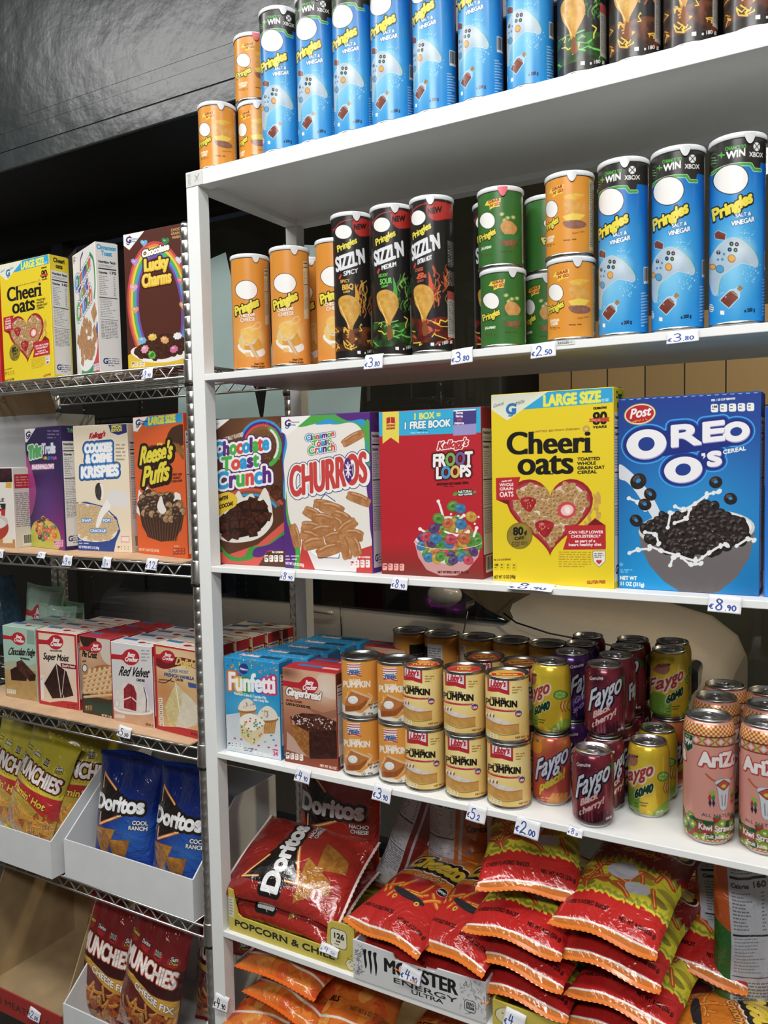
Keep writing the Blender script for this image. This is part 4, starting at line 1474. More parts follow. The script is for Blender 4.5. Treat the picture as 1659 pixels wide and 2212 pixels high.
def art_pbcup():
    A = Art(300, 600, 'ee6027', quad=[(281, 902), (404, 895), (411, 1211), (295, 1196)])
    A.poly([(300, 900), (405, 894), (405, 915), (312, 924)], '25a0dc')
    gm_logo(A, [(280, 902), (318, 899), (292, 934), (282, 932)], 287, 919, 13)
    large_size(A, 319, 919, 386, 914, 17)
    A.ell(398, 945, 32, 24, '4a2a1a', -8, n=60, wob=.03)
    A.poly([(368, 950), (380, 960), (396, 966), (410, 985), (404, 1000), (392, 985), (380, 980), (372, 968)], 'b07a30', tex=('7a4a1c', 4, 1.2), sm=1)
    A.text("REESE'S", 322, 972, 5.5, '3a1a10', to=(342, 971), b=.5)
    A.text('REAL', 341, 967, 6, 'f0e04a', to=(355, 966), b=.7)
    for t, x, y, x2, y2, h in (("Reese's", 297, 1008, 376, 995, 40), ('Puffs', 303, 1055, 368, 1042, 42)):
        A.text(t, x, y, h, 'f3e03a', to=(x2, y2), b=1.7, sh=.16, o=((5, '2a140c'),), dx=1.5, dy=2)
    for i, t in enumerate(('SWEET AND', 'CRUNCHY', 'CORN PUFFS')):
        A.text(t, 375 if i != 1 else 378, 1035 + i * 7.3, 5, '3a1a10', to=(401 if i != 1 else 397, 1034 + i * 7.2), b=.4)
    A.poly([(290, 1110), (296, 1062), (306, 1074), (316, 1056), (330, 1075), (352, 1070), (375, 1078), (385, 1070), (396, 1075), (402, 1115), (380, 1130), (310, 1130)], 'f4f0ea', sm=0)
    A.poly([(296, 1100), (404, 1120), (398, 1150), (380, 1172), (350, 1175), (320, 1165), (304, 1140)], '4e2e20')
    for i in range(13):
        x0, x1 = 299 + i * 8.2, 318 + i * 5.4
        A.line([(x0, 1106 + i * 1.4), (x1, 1164 + min(i, 8) * 1.2)], 1.8, '2e1a12')
        A.line([(x0 + 3.6, 1106 + i * 1.4), (x1 + 2.5, 1164 + min(i, 8) * 1.2)], 1.5, '6a4432')
    hp = [(297, 1095), (305, 1075), (325, 1068), (360, 1072), (390, 1085), (403, 1105), (398, 1125), (370, 1135), (330, 1122), (305, 1112)]
    for q in scatter(hp, 10.5, 5):
        d = R_.random() < .5
        A.ell(q[0], q[1], 8, 8, '5a3c2c' if d else 'c09a6a', tex=('3c2418' if d else '9a7448', 5, 1.2), out=(.8, '2e1c12'))
        A.ell(q[0] - 2.5, q[1] - 3, 3, 2.2, WHT, a=.25)
    A.poly([(340, 1100), (350, 1078), (356, 1095), (362, 1110), (350, 1116)], 'f4f0ea', sm=1)
    A.text('NET WT 1 LB 0.7 OZ (1.04 LB)', 297, 1192, 5.5, 'f4dccc', to=(344, 1196), b=.3)
    A.micro(380, 1184, 24, 1, 4, 'f4dccc')
    A.icons(377, 1189, 30, 14, 4, 'a83a1c', 'f4d0c0')
    return A


def art_bowl_box():
    A = Art(180, 340, 'e9e3da', quad=[(-70, 1003), (19, 998), (37, 1187), (-55, 1180)])
    A.poly([(-75, 1000), (20, 998), (22, 1030), (-75, 1034)], '4a1c26', tex=('1c1418', 9, 1.6))
    A.rect(9, 1031, 21, 1044, 'e8a83a')
    A.text('APPLE', -22, 1076, 8, '4a4038', b=.4)
    A.rect(-60, 1081, 11, 1094, '2a2c30')
    A.text('OAT MEAL', -40, 1091, 8, WHT, to=(3, 1092), b=.8)
    A.rect(-60, 1094, 11, 1110, 'c82a2c')
    A.text('thermal', -40, 1106, 8, WHT, to=(3, 1107), b=.6)
    A.ell(-18, 1140, 38, 34, 'b8382c')
    A.ell(-18, 1124, 36, 20, 'cfc8c2')
    A.ell(-18, 1128, 31, 15, 'e2ddd8')
    A.rect(-70, 1166, 40, 1192, 'c08a5a')
    A.rect(10, 1162, 30, 1175, 'e4e0c8')
    return A


def cupcake(A, x, y, r):
    A.poly([(x - r * .9, y), (x + r * .9, y), (x + r * .65, y + r * 1.35), (x - r * .65, y + r * 1.35)], 'c48a4a', tex=('e0b060', r * .4, 1.2))
    for i in range(9):
        A.line([(x - r * .8 + i * r * .2, y + r * .1), (x - r * .58 + i * r * .145, y + r * 1.3)], r * .05, '9a6230', a=.7)
    A.ell(x, y, r * 1.05, r * .35, 'a86c38')
    A.poly([(x - r, y - r * .1), (x - r * .7, y - r * .8), (x, y - r * 1.2), (x + r * .7, y - r * .8), (x + r, y - r * .1), (x + r * .4, y + r * .12), (x - r * .5, y + r * .12)], 'f3ecdc', sm=1, tex=('dfd4c0', r * .5, .9))
    for i in range(14):
        a, d = R_.uniform(0, 6.28), R_.uniform(0, .75) * r
        px, py = x + d * math.cos(a), y - r * .5 + d * .6 * math.sin(a)
        A.line([(px, py), (px + r * .14 * math.cos(a * 3), py + r * .14 * math.sin(a * 3))], r * .07, R_.choice(['d84a4a', '4a9ad0', '5ab05a', 'e8a03a', 'c85aa0']))


def art_confetti():
    A = Art(260, 420, '1c97d4', quad=[(484, 1418), (610, 1432), (611, 1644), (487, 1621)])
    A.poly([(480, 1545), (520, 1540), (615, 1550), (615, 1650), (480, 1650)], 'cdd5da', tex=('dfe4e6', 20, 1))
    A.glow(545, 1530, 80, 40, '8ac8e8', .6)
    for i in range(60):
        A.ell(R_.uniform(486, 608), R_.uniform(1424, 1460), 1.6, 1.8, R_.choice(['e84a4a', 'f0e04a', '5ac05a', 'e87ab8', '2a4a9a', 'f0a03a']))
    A.ell(529, 1444, 11, 12, '2a388c')
    A.text('Pillsbury', 520, 1446, 5, WHT, to=(538, 1448), b=.4)
    rb = ['e8703a', 'f0b83a', '3a9a4a', '2aa0c0', '2a7ad0', 'c0408a', 'd83a6a', 'd8285a']
    A.text('Funfetti', 492, 1489, 40, WHT, to=(602, 1497), b=6, cols=rb)
    A.text('Funfetti', 492, 1489, 40, 'fbfafa', to=(602, 1497), b=2.0)
    A.text('Premium Cake & Cupcake Mix', 505, 1500, 6.5, WHT, to=(580, 1511), b=.5)
    A.text('with Candy Bits', 550, 1514, 5.5, WHT, to=(585, 1518), b=.4)
    cupcake(A, 535, 1534, 21)
    cupcake(A, 582, 1554, 24)
    A.poly([(518, 1560), (545, 1546), (573, 1562), (572, 1590), (546, 1613), (519, 1592)], 'e8dcb4', tex=('d8c48a', 5, 1.2))
    A.poly([(517, 1562), (522, 1548), (545, 1542), (570, 1556), (574, 1566), (548, 1580), (530, 1572)], 'f5f0e4', sm=1)
    for i in range(46):
        x, y = R_.uniform(520, 571), R_.uniform(1550, 1608)
        if abs(x - 546) * .8 + max(0, y - 1580) < 28:
            A.ell(x, y, 2, 1.8, R_.choice(['d84a3a', 'e8803a', '4a9a5a', '3a8a9a', 'd8b83a']))
    for x, y in ((520, 1598), (560, 1612), (575, 1604), (583, 1616), (595, 1600), (600, 1612), (545, 1620), (590, 1590), (505, 1596)):
        A.ell(x, y, 3, 1.8, R_.choice(['d84a3a', '3a9ac0', 'c04a8a', 'e0a03a']))
    A.icons(488, 1602, 36, 14, 4, 'e8ecee', '2a3a7a', slope=.1, first='160')
    A.micro(526, 1616, 30, 2, 5, '5a6a80', slope=.15)
    A.text('NET WT 15.25 OZ', 548, 1628, 5, WHT, to=(588, 1636), b=.3)
    A.text('24', 593, 1633, 9, 'd8286a', to=(604, 1635), b=.8)
    A.text('makes', 592, 1622, 4, 'd8286a', to=(605, 1624), b=.3)
    return A


def cake_slice(A, top, left, right, bl, br, c1, c2, cream, ct):
    A.poly([top, left, bl, ((bl[0] + br[0]) / 2, (bl[1] + br[1]) / 2 + 2), right], c1, tex=(c2, 4, 1.4))
    A.line([top, ((bl[0] * .6 + br[0] * .4), (bl[1] * .6 + br[1] * .4))], 2.2, cream)
    A.poly([top, right, br, (bl[0] * .45 + br[0] * .55, bl[1] * .45 + br[1] * .55 + 2), ((top[0] + br[0]) / 2 - 8, (top[1] + br[1]) / 2)], ct, tex=(c2, 6, 1.1))


def art_ginger():
    A = Art(240, 420, 'd8a07a', quad=[(614, 1440), (728, 1458), (728, 1667), (614, 1645)])
    A.grad('dfae88', '8c3a22')
    A.glow(622, 1450, 40, 22, '6a3420', .8)
    A.glow(705, 1490, 40, 40, 'ead8c4', .9)
    A.poly([(660, 1525), (700, 1540), (732, 1532), (732, 1550), (700, 1556)], '8a5a44', a=.6)
    A.poly([(690, 1460), (732, 1466), (732, 1510), (700, 1500)], 'e8d8c8', a=.5, sm=1)
    spoon(A, 671, 1480, 19, 614, sl=.12)
    A.text('Gingerbread', 619, 1499, 18, WHT, to=(695, 1513), b=1.0, sh=.2, o=((1.2, '6a2a14'),))
    A.text('NATURALLY FLAVORED', 620, 1513, 4.5, '6a2a14', to=(655, 1519), b=.2)
    A.text('CAKE & COOKIE MIX', 619, 1521, 5.5, '1c0c08', to=(673, 1531), b=.4)
    A.poly([(620, 1580), (640, 1600), (668, 1637), (618, 1620)], 'd8c0b0', a=.7)
    A.poly([(627, 1552), (668, 1580), (668, 1640), (650, 1620), (632, 1590)], 'b87838', tex=('8a4e20', 4, 1.6))
    A.poly([(668, 1580), (729, 1572), (729, 1640), (668, 1640)], '48201a', tex=('2c120e', 5, 1.4))
    A.poly([(627, 1548), (655, 1540), (690, 1543), (729, 1560), (729, 1578), (690, 1580), (668, 1582), (640, 1566)], '6a3626', tex=('3a1812', 5, 1.5))
    for i in range(90):
        x, y = R_.uniform(630, 727), R_.uniform(1543, 1576)
        if abs(y - (1555 + (x - 630) * .12)) < 12:
            A.ell(x, y, R_.uniform(1, 3), R_.uniform(.7, 1.6), 'ece6e4', R_.uniform(0, 180), a=.85)
    A.icons(616, 1626, 40, 14, 4, 'f0e8e0', '3a1a10', slope=.15, first='220')
    A.text('NET WT 14.5 OZ', 690, 1657, 6, 'f0dcc8', to=(726, 1664), b=.4)
    return A


def art_fudge():
    A = Art(170, 320, 'a9cbb8', quad=[(5, 1355), (82, 1350), (85, 1519), (12, 1504)])
    A.poly([(0, 1450), (90, 1450), (90, 1525), (0, 1510)], 'c4a164', tex=('b08a4a', 12, 1.2))
    A.poly([(4, 1440), (30, 1430), (60, 1440), (90, 1432), (90, 1465), (4, 1462)], 'b99c74', a=.5, sm=1)
    A.rect(62, 1355, 82, 1388, '7a9a8c', a=.7)
    spoon(A, 42, 1379, 15, 5, sl=-.02)
    A.text('Chocolate Fudge', 16, 1418, 17, '1c1a18', to=(80, 1415), b=.35, sh=.35)
    A.text('BROWNIE MIX', 45, 1425, 4, '1c1a18', to=(67, 1427), b=.3)
    A.poly([(22, 1450), (40, 1440), (62, 1458), (58, 1474), (24, 1472)], '3a1c14', tex=('281008', 5, 1.3))
    A.poly([(36, 1432), (48, 1427), (82, 1460), (80, 1473), (66, 1474), (36, 1445)], '5a3026', tex=('3a1a12', 5, 1.4))
    A.poly([(66, 1474), (64, 1460), (82, 1460), (80, 1473)], '2e140e')
    A.icons(14, 1490, 20, 9, 5, 'e8e4d8', '5a4a2a', slope=.15)
    return A


def art_devil():
    A = Art(200, 340, 'e9cfb4', quad=[(80, 1362), (176, 1371), (178, 1540), (87, 1521)])
    A.glow(130, 1420, 60, 60, 'f4e4d4', .9)
    spoon(A, 126, 1389, 17, 82, sl=.03)
    A.text('FAVORITES', 112, 1410, 4, '4a3a2a', to=(140, 1411), b=.2)
    A.text('Super Moist', 96, 1427, 15, '1c1612', to=(155, 1433), b=.5, sh=.15)
    A.poly([(136, 1436), (150, 1438), (174, 1441), (174, 1451), (150, 1448), (138, 1446)], '7a1c24')
    A.text("Devil's Food", 140, 1444, 5.5, WHT, to=(170, 1447.5), b=.6)
    cake_slice(A, (126, 1437), (98, 1480), (150, 1455), (116, 1512), (165, 1508), '3c1f1a', '24100e', 'd8c8c0', '4c2a24')
    A.line([(146, 1450), (138, 1505)], 1.6, 'd8c8c0')
    A.rect(89, 1462, 97, 1512, 'eee8e0')
    A.icons(90, 1466, 7, 8, 1, 'dfe6ee', '3a3a4a')
    A.poly([(80, 1512), (110, 1520), (140, 1518), (180, 1524), (180, 1545), (80, 1528)], 'c8282e')
    A.micro(150, 1526, 22, 2, 5, '7a141a', slope=.1)
    for pts in ([(80, 1362), (176, 1371), (176, 1376), (80, 1367)], [(80, 1362), (85, 1362), (91, 1525), (87, 1523)], [(171, 1370), (177, 1371), (179, 1540), (174, 1540)]):
        A.poly(pts, 'c8282e')
    return A


def art_crust():
    A = Art(160, 340, 'b98a62', quad=[(175, 1370), (243, 1388), (246, 1555), (180, 1540)])
    A.glow(200, 1420, 50, 40, 'e0b088', .9)
    A.poly([(176, 1370), (215, 1380), (205, 1400), (190, 1405)], '3a2018', sm=1)
    A.poly([(215, 1378), (245, 1390), (245, 1440), (228, 1430), (218, 1400)], 'd8cabc', sm=1)
    spoon(A, 211, 1400, 13.5, 176, sl=.05)
    A.text('Pie Crust', 180, 1417, 15, '2a1810', to=(213, 1425), b=.5, sh=.15)
    A.text('MIX', 181, 1430, 3.5, '2a1810', b=.2)
    A.ell(186, 1444, 6, 9, BLK)
    A.ell(186, 1444, 4.8, 7.6, 'e8e4de')
    A.poly([(176, 1500), (250, 1500), (250, 1560), (176, 1545)], '3e3226', sm=0)
    A.poly([(182, 1490), (205, 1520), (245, 1524), (248, 1545), (210, 1540), (188, 1515)], '2a4034', sm=1)
    hp = [(182, 1470), (195, 1448), (225, 1440), (248, 1450), (248, 1510), (225, 1512), (195, 1500)]
    A.poly(hp, 'c48a4c', sm=1, tex=('a4642e', 5, 1.4))
    for i in range(6):
        A.line([(184 + i * 11, 1500 - abs(i - 3) * 2), (198 + i * 11, 1448)], 6.5, 'e4bd8a')
        A.line([(184 + i * 11, 1500 - abs(i - 3) * 2), (198 + i * 11, 1448)], 2, 'f0d4a8')
    for i in range(6):
        A.line([(184, 1462 + i * 9), (246, 1450 + i * 11)], 5, 'dcb07a')
        A.line([(184, 1461 + i * 9), (246, 1449 + i * 11)], 1.6, 'ecc898')
    A.icons(186, 1525, 16, 12, 3, '8a6a3a', 'e8d8b0')
    A.text('NET WT 11 OZ', 222, 1549, 4.5, 'e8d8c0', to=(243, 1554), b=.3)
    return A


def art_velvet():
    A = Art(200, 360, 'dcd9d8', quad=[(241, 1388), (328, 1398), (335, 1575), (246, 1556)])
    A.poly([(240, 1532), (340, 1540), (340, 1580), (240, 1560)], 'dcae8a', tex=('cf9c76', 14, 1))
    A.glow(320, 1500, 30, 40, 'c8b8d8', .7)
    spoon(A, 284, 1420, 17.5, 242, sl=.03)
    A.micro(306, 1404, 18, 4, 7, '9a9694')
    A.text('Red Velvet', 256, 1459, 21, '16120f', to=(321, 1463), b=.45, sh=.35)
    A.text('CAKE MIX', 296, 1471, 5.5, '16120f', to=(314, 1473), b=.4)
    A.ell(289, 1535, 44, 10, 'f0eeec', 5)
    A.ell(289, 1533, 38, 7, 'c8c2be', 5)
    A.poly([(250, 1530), (250, 1490), (262, 1476), (290, 1472), (312, 1482), (322, 1505), (322, 1535), (300, 1541)], 'efe9e2', sm=0, tex=('dbd2c8', 8, 1.1))
    A.poly([(268, 1530), (268, 1488), (278, 1476), (290, 1482), (296, 1500), (295, 1537)], 'b03038', tex=('861c24', 4, 1.3))
    A.line([(268, 1512), (284, 1506), (295, 1516)], 2.6, 'f0e4de')
    A.line([(284, 1478), (285, 1534)], 1.6, '7a1820')
    A.line([(312, 1485), (318, 1510), (317, 1538)], 1.6, '3a2a24')
    A.ell(253, 1520, 4.5, 7.5, 'e8e8e8', out=(.6, '8a8a8a'))
    A.icons(248, 1543, 22, 8, 5, 'e8e4e0', '6a5a8a', slope=.1)
    A.text('SERVES 12', 316, 1568, 5, '7a4a2a', to=(333, 1572), b=.3)
    return A


def art_vanilla():
    A = Art(220, 400, 'e2b478', quad=[(328, 1397), (424, 1405), (430, 1606), (336, 1577)])
    A.glow(375, 1440, 70, 50, 'f4e0b8', .9)
    A.glow(350, 1500, 60, 60, 'c86a30', .6)
    A.poly([(326, 1424), (350, 1425), (385, 1422), (430, 1432), (430, 1448), (390, 1440), (352, 1450), (330, 1440)], '7a1c20', sm=1)
    spoon(A, 357, 1423, 14.5, 329, sl=.03)
    A.text('Delights', 372, 1438, 17, 'e8c86a', to=(422, 1444), b=.8, sh=.3)
    A.text('SUPER MOIST', 359, 1456, 7, '5a7aa0', to=(402, 1458), b=.3)
    A.text('FRENCH VANILLA', 350, 1465, 7.5, '2a4a88', to=(414, 1472), b=.6)
    A.text('CAKE MIX', 374, 1474, 5, '3a2a1a', to=(390, 1476), b=.3)
    A.poly([(400, 1477), (430, 1482), (430, 1492), (402, 1488)], '3a5a98')
    A.line([(338, 1478), (352, 1480), (366, 1470)], 1.6, '2a1810', 1)
    A.line([(340, 1474), (356, 1474), (370, 1477)], 1.6, '2a1810', 1)
    cake_slice(A, (374, 1480), (352, 1530), (392, 1498), (362, 1578), (425, 1572), 'e4d498', 'd0bc78', 'f4f0dc', 'e6dcc4')
    A.poly([(392, 1500), (424, 1535), (426, 1560), (400, 1578), (376, 1574), (386, 1530)], 'ece4cf', sm=1, tex=('dcd0b4', 8, 1))
    for i in range(5):
        A.rect(339 + i * .8, 1512 + i * 13, 347 + i * .8, 1523 + i * 13, 'efe8dc', r=2)
        A.micro(340.5 + i * .8, 1515 + i * 13, 5, 2, 4, '4a3a2a')
    A.poly([(326, 1566), (350, 1573), (380, 1575), (436, 1588), (436, 1612), (326, 1580)], 'c8282e')
    A.text('NET WT 15.25 OZ', 407, 1592, 5, '5a1014', to=(429, 1600), b=.3)
    for pts in ([(328, 1396), (426, 1404), (426, 1409), (328, 1401)], [(328, 1396), (332, 1396), (340, 1580), (334, 1580)]):
        A.poly(pts, 'c8282e')
    return A


def art_blue_plain():
    A = Art(140, 320, '1c62c8', size=(70, 300))
    A.grad('1450b8', '2a8ae8')
    A.ell(30, 265, 18, 40, 'f2f2f0', 20)
    A.poly([(16, 120), (40, 108), (44, 130), (20, 140)], 'f2f2f0')
    return A


def art_side(base, title='', tc=WHT, cal='170', head='', box='e4e2de', logo=True, w=60, h=290, bc=False):
    """side panel of a carton: heading, nutrition panel, maker's mark"""
    A = Art(w * 2, h * 2, base, size=(w, h))
    if head:
        A.rect(0, 0, w, h * .11, head)
    if title:
        ts = title.split('|')
        for i, t in enumerate(ts):
            A.text(t, w * .5, h * (.05 + .045 * i), h * .036, tc, an='c', b=.7, sx=.8)
    A.facts(w * .06, h * .12, w * .88, h * .74, cal=cal, bg=box)
    if logo:
        A.rect(w * .06, h * .86, w * .94, h * .97, box)
        A.text('G', w * .14, h * .93, h * .045, NAVY, b=.6, sh=.1)
        A.micro(w * .38, h * .885, w * .5, 4, h * .018, '5a6080')
    if bc:
        A.barcode(w * .2, h * .87, w * .6, h * .1)
    return A


def art_top(base, bars, spoon_=False, dots=False, w=160, h=45):
    """top flap of a carton; bars = (x0, y0, x1, y1, colour) in shares"""
    A = Art(w * 1.5, h * 1.5, base, size=(w, h))
    for x0, y0, x1, y1, c in bars:
        A.rect(x0 * w, y0 * h, x1 * w, y1 * h, c)
    if spoon_:
        A.ell(w * .62, h * .55, w * .08, h * .16, 'a8202a')
        A.rect(w * .66, h * .52, w * .84, h * .6, 'a8202a')
    if dots:
        for i in range(34):
            A.ell(R_.uniform(0, w), R_.uniform(0, h), 1.6, 1.6, R_.choice(['e84a4a', 'f0e04a', '5ac05a', 'e87ab8', '2a4a9a']))
        A.text('Funfetti', w * .16, h * .55, h * .3, WHT, b=1, sx=.9, o=((1.2, 'd8508a'),))
        A.rect(w * .55, h * .25, w * .92, h * .62, '14506e')
    A.line([(0, h * .93), (w, h * .93)], .6, '8a8684', a=.5)
    return A
# ------------------------------------------------------------------ artwork of the round packets (drawn on the unrolled label, mm)
def wordmark(A, x, y, x2, y2, h, out=2.6):
    A.text('Pringles', x, y, h, 'f2e03c', to=(x2, y2), b=h * .075, o=((out, BLK),), up=(-.12, -1), dx=0, dy=h * .05)


def badge(A, x, y, rx, ry, rot=-10, out=1.4):
    """the logo's white oval"""
    A.ell(x, y, rx + out, ry + out, BLK, rot)
    A.ell(x, y, rx, ry, 'f4f2ee', rot)


def bottle(A, x, y, L, w, rot, glass='6a2c22'):
    r = math.radians(rot)
    ux, uy = math.cos(r), math.sin(r)

    def q(a, b):
        return (x + a * ux - b * uy, y + a * uy + b * ux)
    A.poly([q(-L, -w), q(L * .2, -w), q(L * .55, -w * .4), q(L * .75, -w * .4), q(L * .75, w * .4), q(L * .55, w * .4), q(L * .2, w), q(-L, w)], 'a8d0ea', out=(1.2, 'cfe6f6'))
    A.poly([q(-L, -w * .92), q(L * .1, -w * .92), q(L * .28, -w * .5), q(L * .28, w * .5), q(L * .1, w * .92), q(-L, w * .92)], glass, tex=('8a4434', w, 1.1))
    A.poly([q(L * .6, -w * .4), q(L * 1.0, -w * .4), q(L * 1.0, w * .4), q(L * .6, w * .4)], 'b8905a', tex=('8a6438', 3, 1.2))


def tall(bg):
    return dict(wpx=500, hpx=520, bg=bg, size=(232.5, 250), org=(116.25, 0))


def art_tall_blue():
    A = Art(cyl=(1464, 61.5, 37, 315, .628, 15, -.12), **tall('0f74d2'))
    t = np.linspace(0, 1, A.H)[:, None, None]
    A.a[:] = hx('0c66c4') * (1 - t) + hx('1488dc') * t
    A.glow(1455, 560, 90, 190, '49b8ee', .95, .8)
    A.glow(1440, 600, 60, 120, '9adcf8', .7)
    A.poly([(1350, 300), (1600, 285), (1600, 372), (1506, 366), (1504, 384), (1489, 383), (1482, 370), (1460, 369), (1432, 380), (1410, 392), (1350, 400)], '2a2824')
    for w, c in ((11, 'e8f0e8'), (8, '3aa63c')):
        A.line([(1404, 392), (1436, 376), (1460, 372), (1483, 372), (1490, 383), (1506, 383)], w * .75, c)
    A.line([(1416, 352), (1427, 352)], 3.4, '4cc03e')
    A.line([(1421.5, 347), (1421.5, 357)], 3.4, '4cc03e')
    A.text('CHANCE TO', 1428, 343, 8, '4cc03e', to=(1472, 337), b=.8)
    A.text('WIN', 1431, 361, 16, 'f4f4f2', to=(1471, 353), b=1.5)
    A.ell(1496, 333, 8, 9.5, 'f2f2f0')
    for a in ((1490, 326, 1503, 341), (1502, 326, 1489, 341)):
        A.line([a[:2], a[2:]], 1.6, '2a2824')
    A.text('XBOX', 1479, 355, 10.5, 'f2f2f0', to=(1512, 355), b=.3)
    A.ell(1409, 362, 8, 16, '3a5a3a')
    A.ell(1409, 362, 6, 13, '2a2824')
    A.micro(1404, 355, 10, 3, 6, '8ac88a')
    badge(A, 1442, 405, 35, 31, -18)
    wordmark(A, 1406, 497, 1488, 451, 26)
    for t_, x, y, x2, y2, h in (('SALT &', 1450, 488, 1484, 481, 8.5), ('VINEGAR', 1442, 507, 1492, 494, 11)):
        A.text(t_, x, y, h, 'eef4f8', to=(x2, y2), b=.8, o=((1, '1a5a9a'),))
    # game controller, vinegar bottles, splashes

    def z(X, Y):
        return (1350 + X / 5.369, 500 + Y / 5.369)
    A.poly([z(355, 95), z(435, 130), z(425, 200), z(330, 190), z(318, 130)], '8a4434', tex=('6a2c22', 6, 1.2), out=(1, 'cfe6f6'))
    ctl = [z(430, 205), z(520, 170), z(610, 195), z(700, 265), z(765, 335), z(812, 430), z(800, 500), z(720, 485), z(620, 465), z(550, 500), z(480, 550), z(400, 630), z(368, 720), z(352, 850), z(310, 858), z(285, 760), z(270, 600), z(280, 450), z(340, 300)]
    A.poly([(x + 1.5, y - 1) for x, y in ctl], '5ab84a', sm=1)
    A.poly(ctl, 'b9cede', sm=1, tex=('a4bccf', 22, 1), out=(.6, 'd8e8f4'))
    A.glow(1465, 555, 40, 30, 'dbe8f2', .7)
    for X, Y, r, c in ((497, 243, 4.2, '1c2a22'), (556, 246, 4.2, '3a1c2a'), (478, 312, 4.2, '14304a'), (543, 314, 4.2, '2a3a14'), (500, 415, 8, '8a6a3a'), (305, 530, 6, '8a6a3a'), (376, 548, 8, '2a6a96'), (360, 352, 4, '1a2024'), (417, 369, 2.4, '3a8ac0'), (400, 432, 2.6, '3a8ac0'), (355, 438, 2.4, '3a8ac0')):
        x, y = z(X, Y)
        A.ell(x, y, r, r * 1.12, c)
    for X, Y, r, c in ((500, 413, 6.6, 'eea844'), (305, 530, 4.6, 'eea844'), (376, 546, 6.8, '4a9ccc'), (497, 243, 1.5, 'd8d84a'), (556, 246, 1.6, 'd8a0b0'), (478, 312, 1.6, '4a9ad8'), (543, 314, 1.6, '9ac84a')):
        x, y = z(X, Y)
        A.ell(x, y, r, r * 1.12, c)
    x, y = z(360, 352)
    A.line([(x - 2.6, y - 1.5), (x + 2.6, y - 1.5)], 1, WHT)
    A.line([(x, y - 3), (x, y + 3.4)], 1, WHT)
    bx, by = z(520, 850)
    bottle(A, bx, by, 27, 12, -50)
    A.text('VINEGAR', *z(478, 800), 3.8, WHT, to=z(578, 868), b=.5)
    for i in range(70):
        cx_, cy_ = R_.choice([(1476, 520), (1486, 612), (1424, 655), (1495, 600)])
        a, d = R_.uniform(0, 6.28), R_.uniform(0, 22)
        A.ell(cx_ + d * math.cos(a), cy_ + d * .8 * math.sin(a), R_.uniform(.5, 1.3), R_.uniform(.6, 1.7), 'd2ecf8', R_.uniform(0, 90), a=.8)
    A.ell(1405, 692, 4, 9, 'f0f4f4')
    A.micro(1402, 686, 6, 3, 5, '3a4a5a')
    A.rect(1421, 694, 1429, 703, WHT)
    A.text('e 200 g', 1471, 694, 8, '10203a', to=(1495, 690), b=.5)
    A.barcode(1519, 560, 14, 40)
    A.micro(1514, 620, 12, 12, 7, 'c4d8ec')
    return A


def art_tall_orange():
    A = Art(cyl=(631.5, 44.5, 37, 553, 1.06, 8, -.07), **tall('e8952a'))
    t = np.linspace(0, 1, A.H)[:, None, None]
    A.a[:] = hx('e2902a') * (1 - t) + hx('ec8f34') * t
    A.glow(630, 720, 55, 70, 'f6c070', .8)
    badge(A, 620, 623, 25, 20, -12, .9)
    wordmark(A, 593, 681, 648, 653, 19, 1.7)
    for t_, x, y, x2, y2, h in (('CHEDDAR', 601, 684, 638, 676, 6.5), ('CHEESE', 603, 693, 638, 686, 8)):
        A.text(t_, x, y, h, 'f6e8d8', to=(x2, y2), b=.7, o=((.7, 'c8702a'),))
    A.glow(630, 725, 28, 30, 'fbe0a8', .9)
    A.ell(628, 750, 32, 15, 'f2f0ec', 8)
    A.poly([(601, 722), (618, 702), (642, 718), (655, 745), (640, 752), (608, 752)], 'eaaa40', sm=0, tex=('d8922e', 8, 1))
    A.poly([(598, 735), (606, 716), (612, 752), (602, 748)], 'f2c86a')
    A.poly([(605, 710), (625, 702), (645, 704), (642, 728), (620, 738), (606, 730)], 'f0b84a', sm=1, tex=('f4cc74', 8, 1.2))
    A.line(smooth([(612, 706), (632, 700), (640, 692), (648, 690), (650, 698), (642, 704), (632, 704)], False), 1.4, 'f6d898')
    A.line([(605, 722), (612, 740), (632, 736), (636, 728)], 3.6, 'dccbb0', 1)
    A.line([(626, 742), (634, 756), (642, 768)], 7.5, 'd8ac78', 1)
    A.line([(625, 741), (633, 755), (640, 766)], 2.4, 'ecc89a', 1)
    A.poly([(612, 758), (624, 756), (626, 764), (614, 767)], 'f0c070')
    A.text('Potato Crisps', 633, 783, 5, '6a3a10', to=(656, 780), b=.2)
    A.text('Crujientes de papa', 625, 789, 5, '6a3a10', to=(657, 786), b=.2)
    A.facts(662, 574, 10, 120, bg='e8dcb0', slope=-.1)
    return A


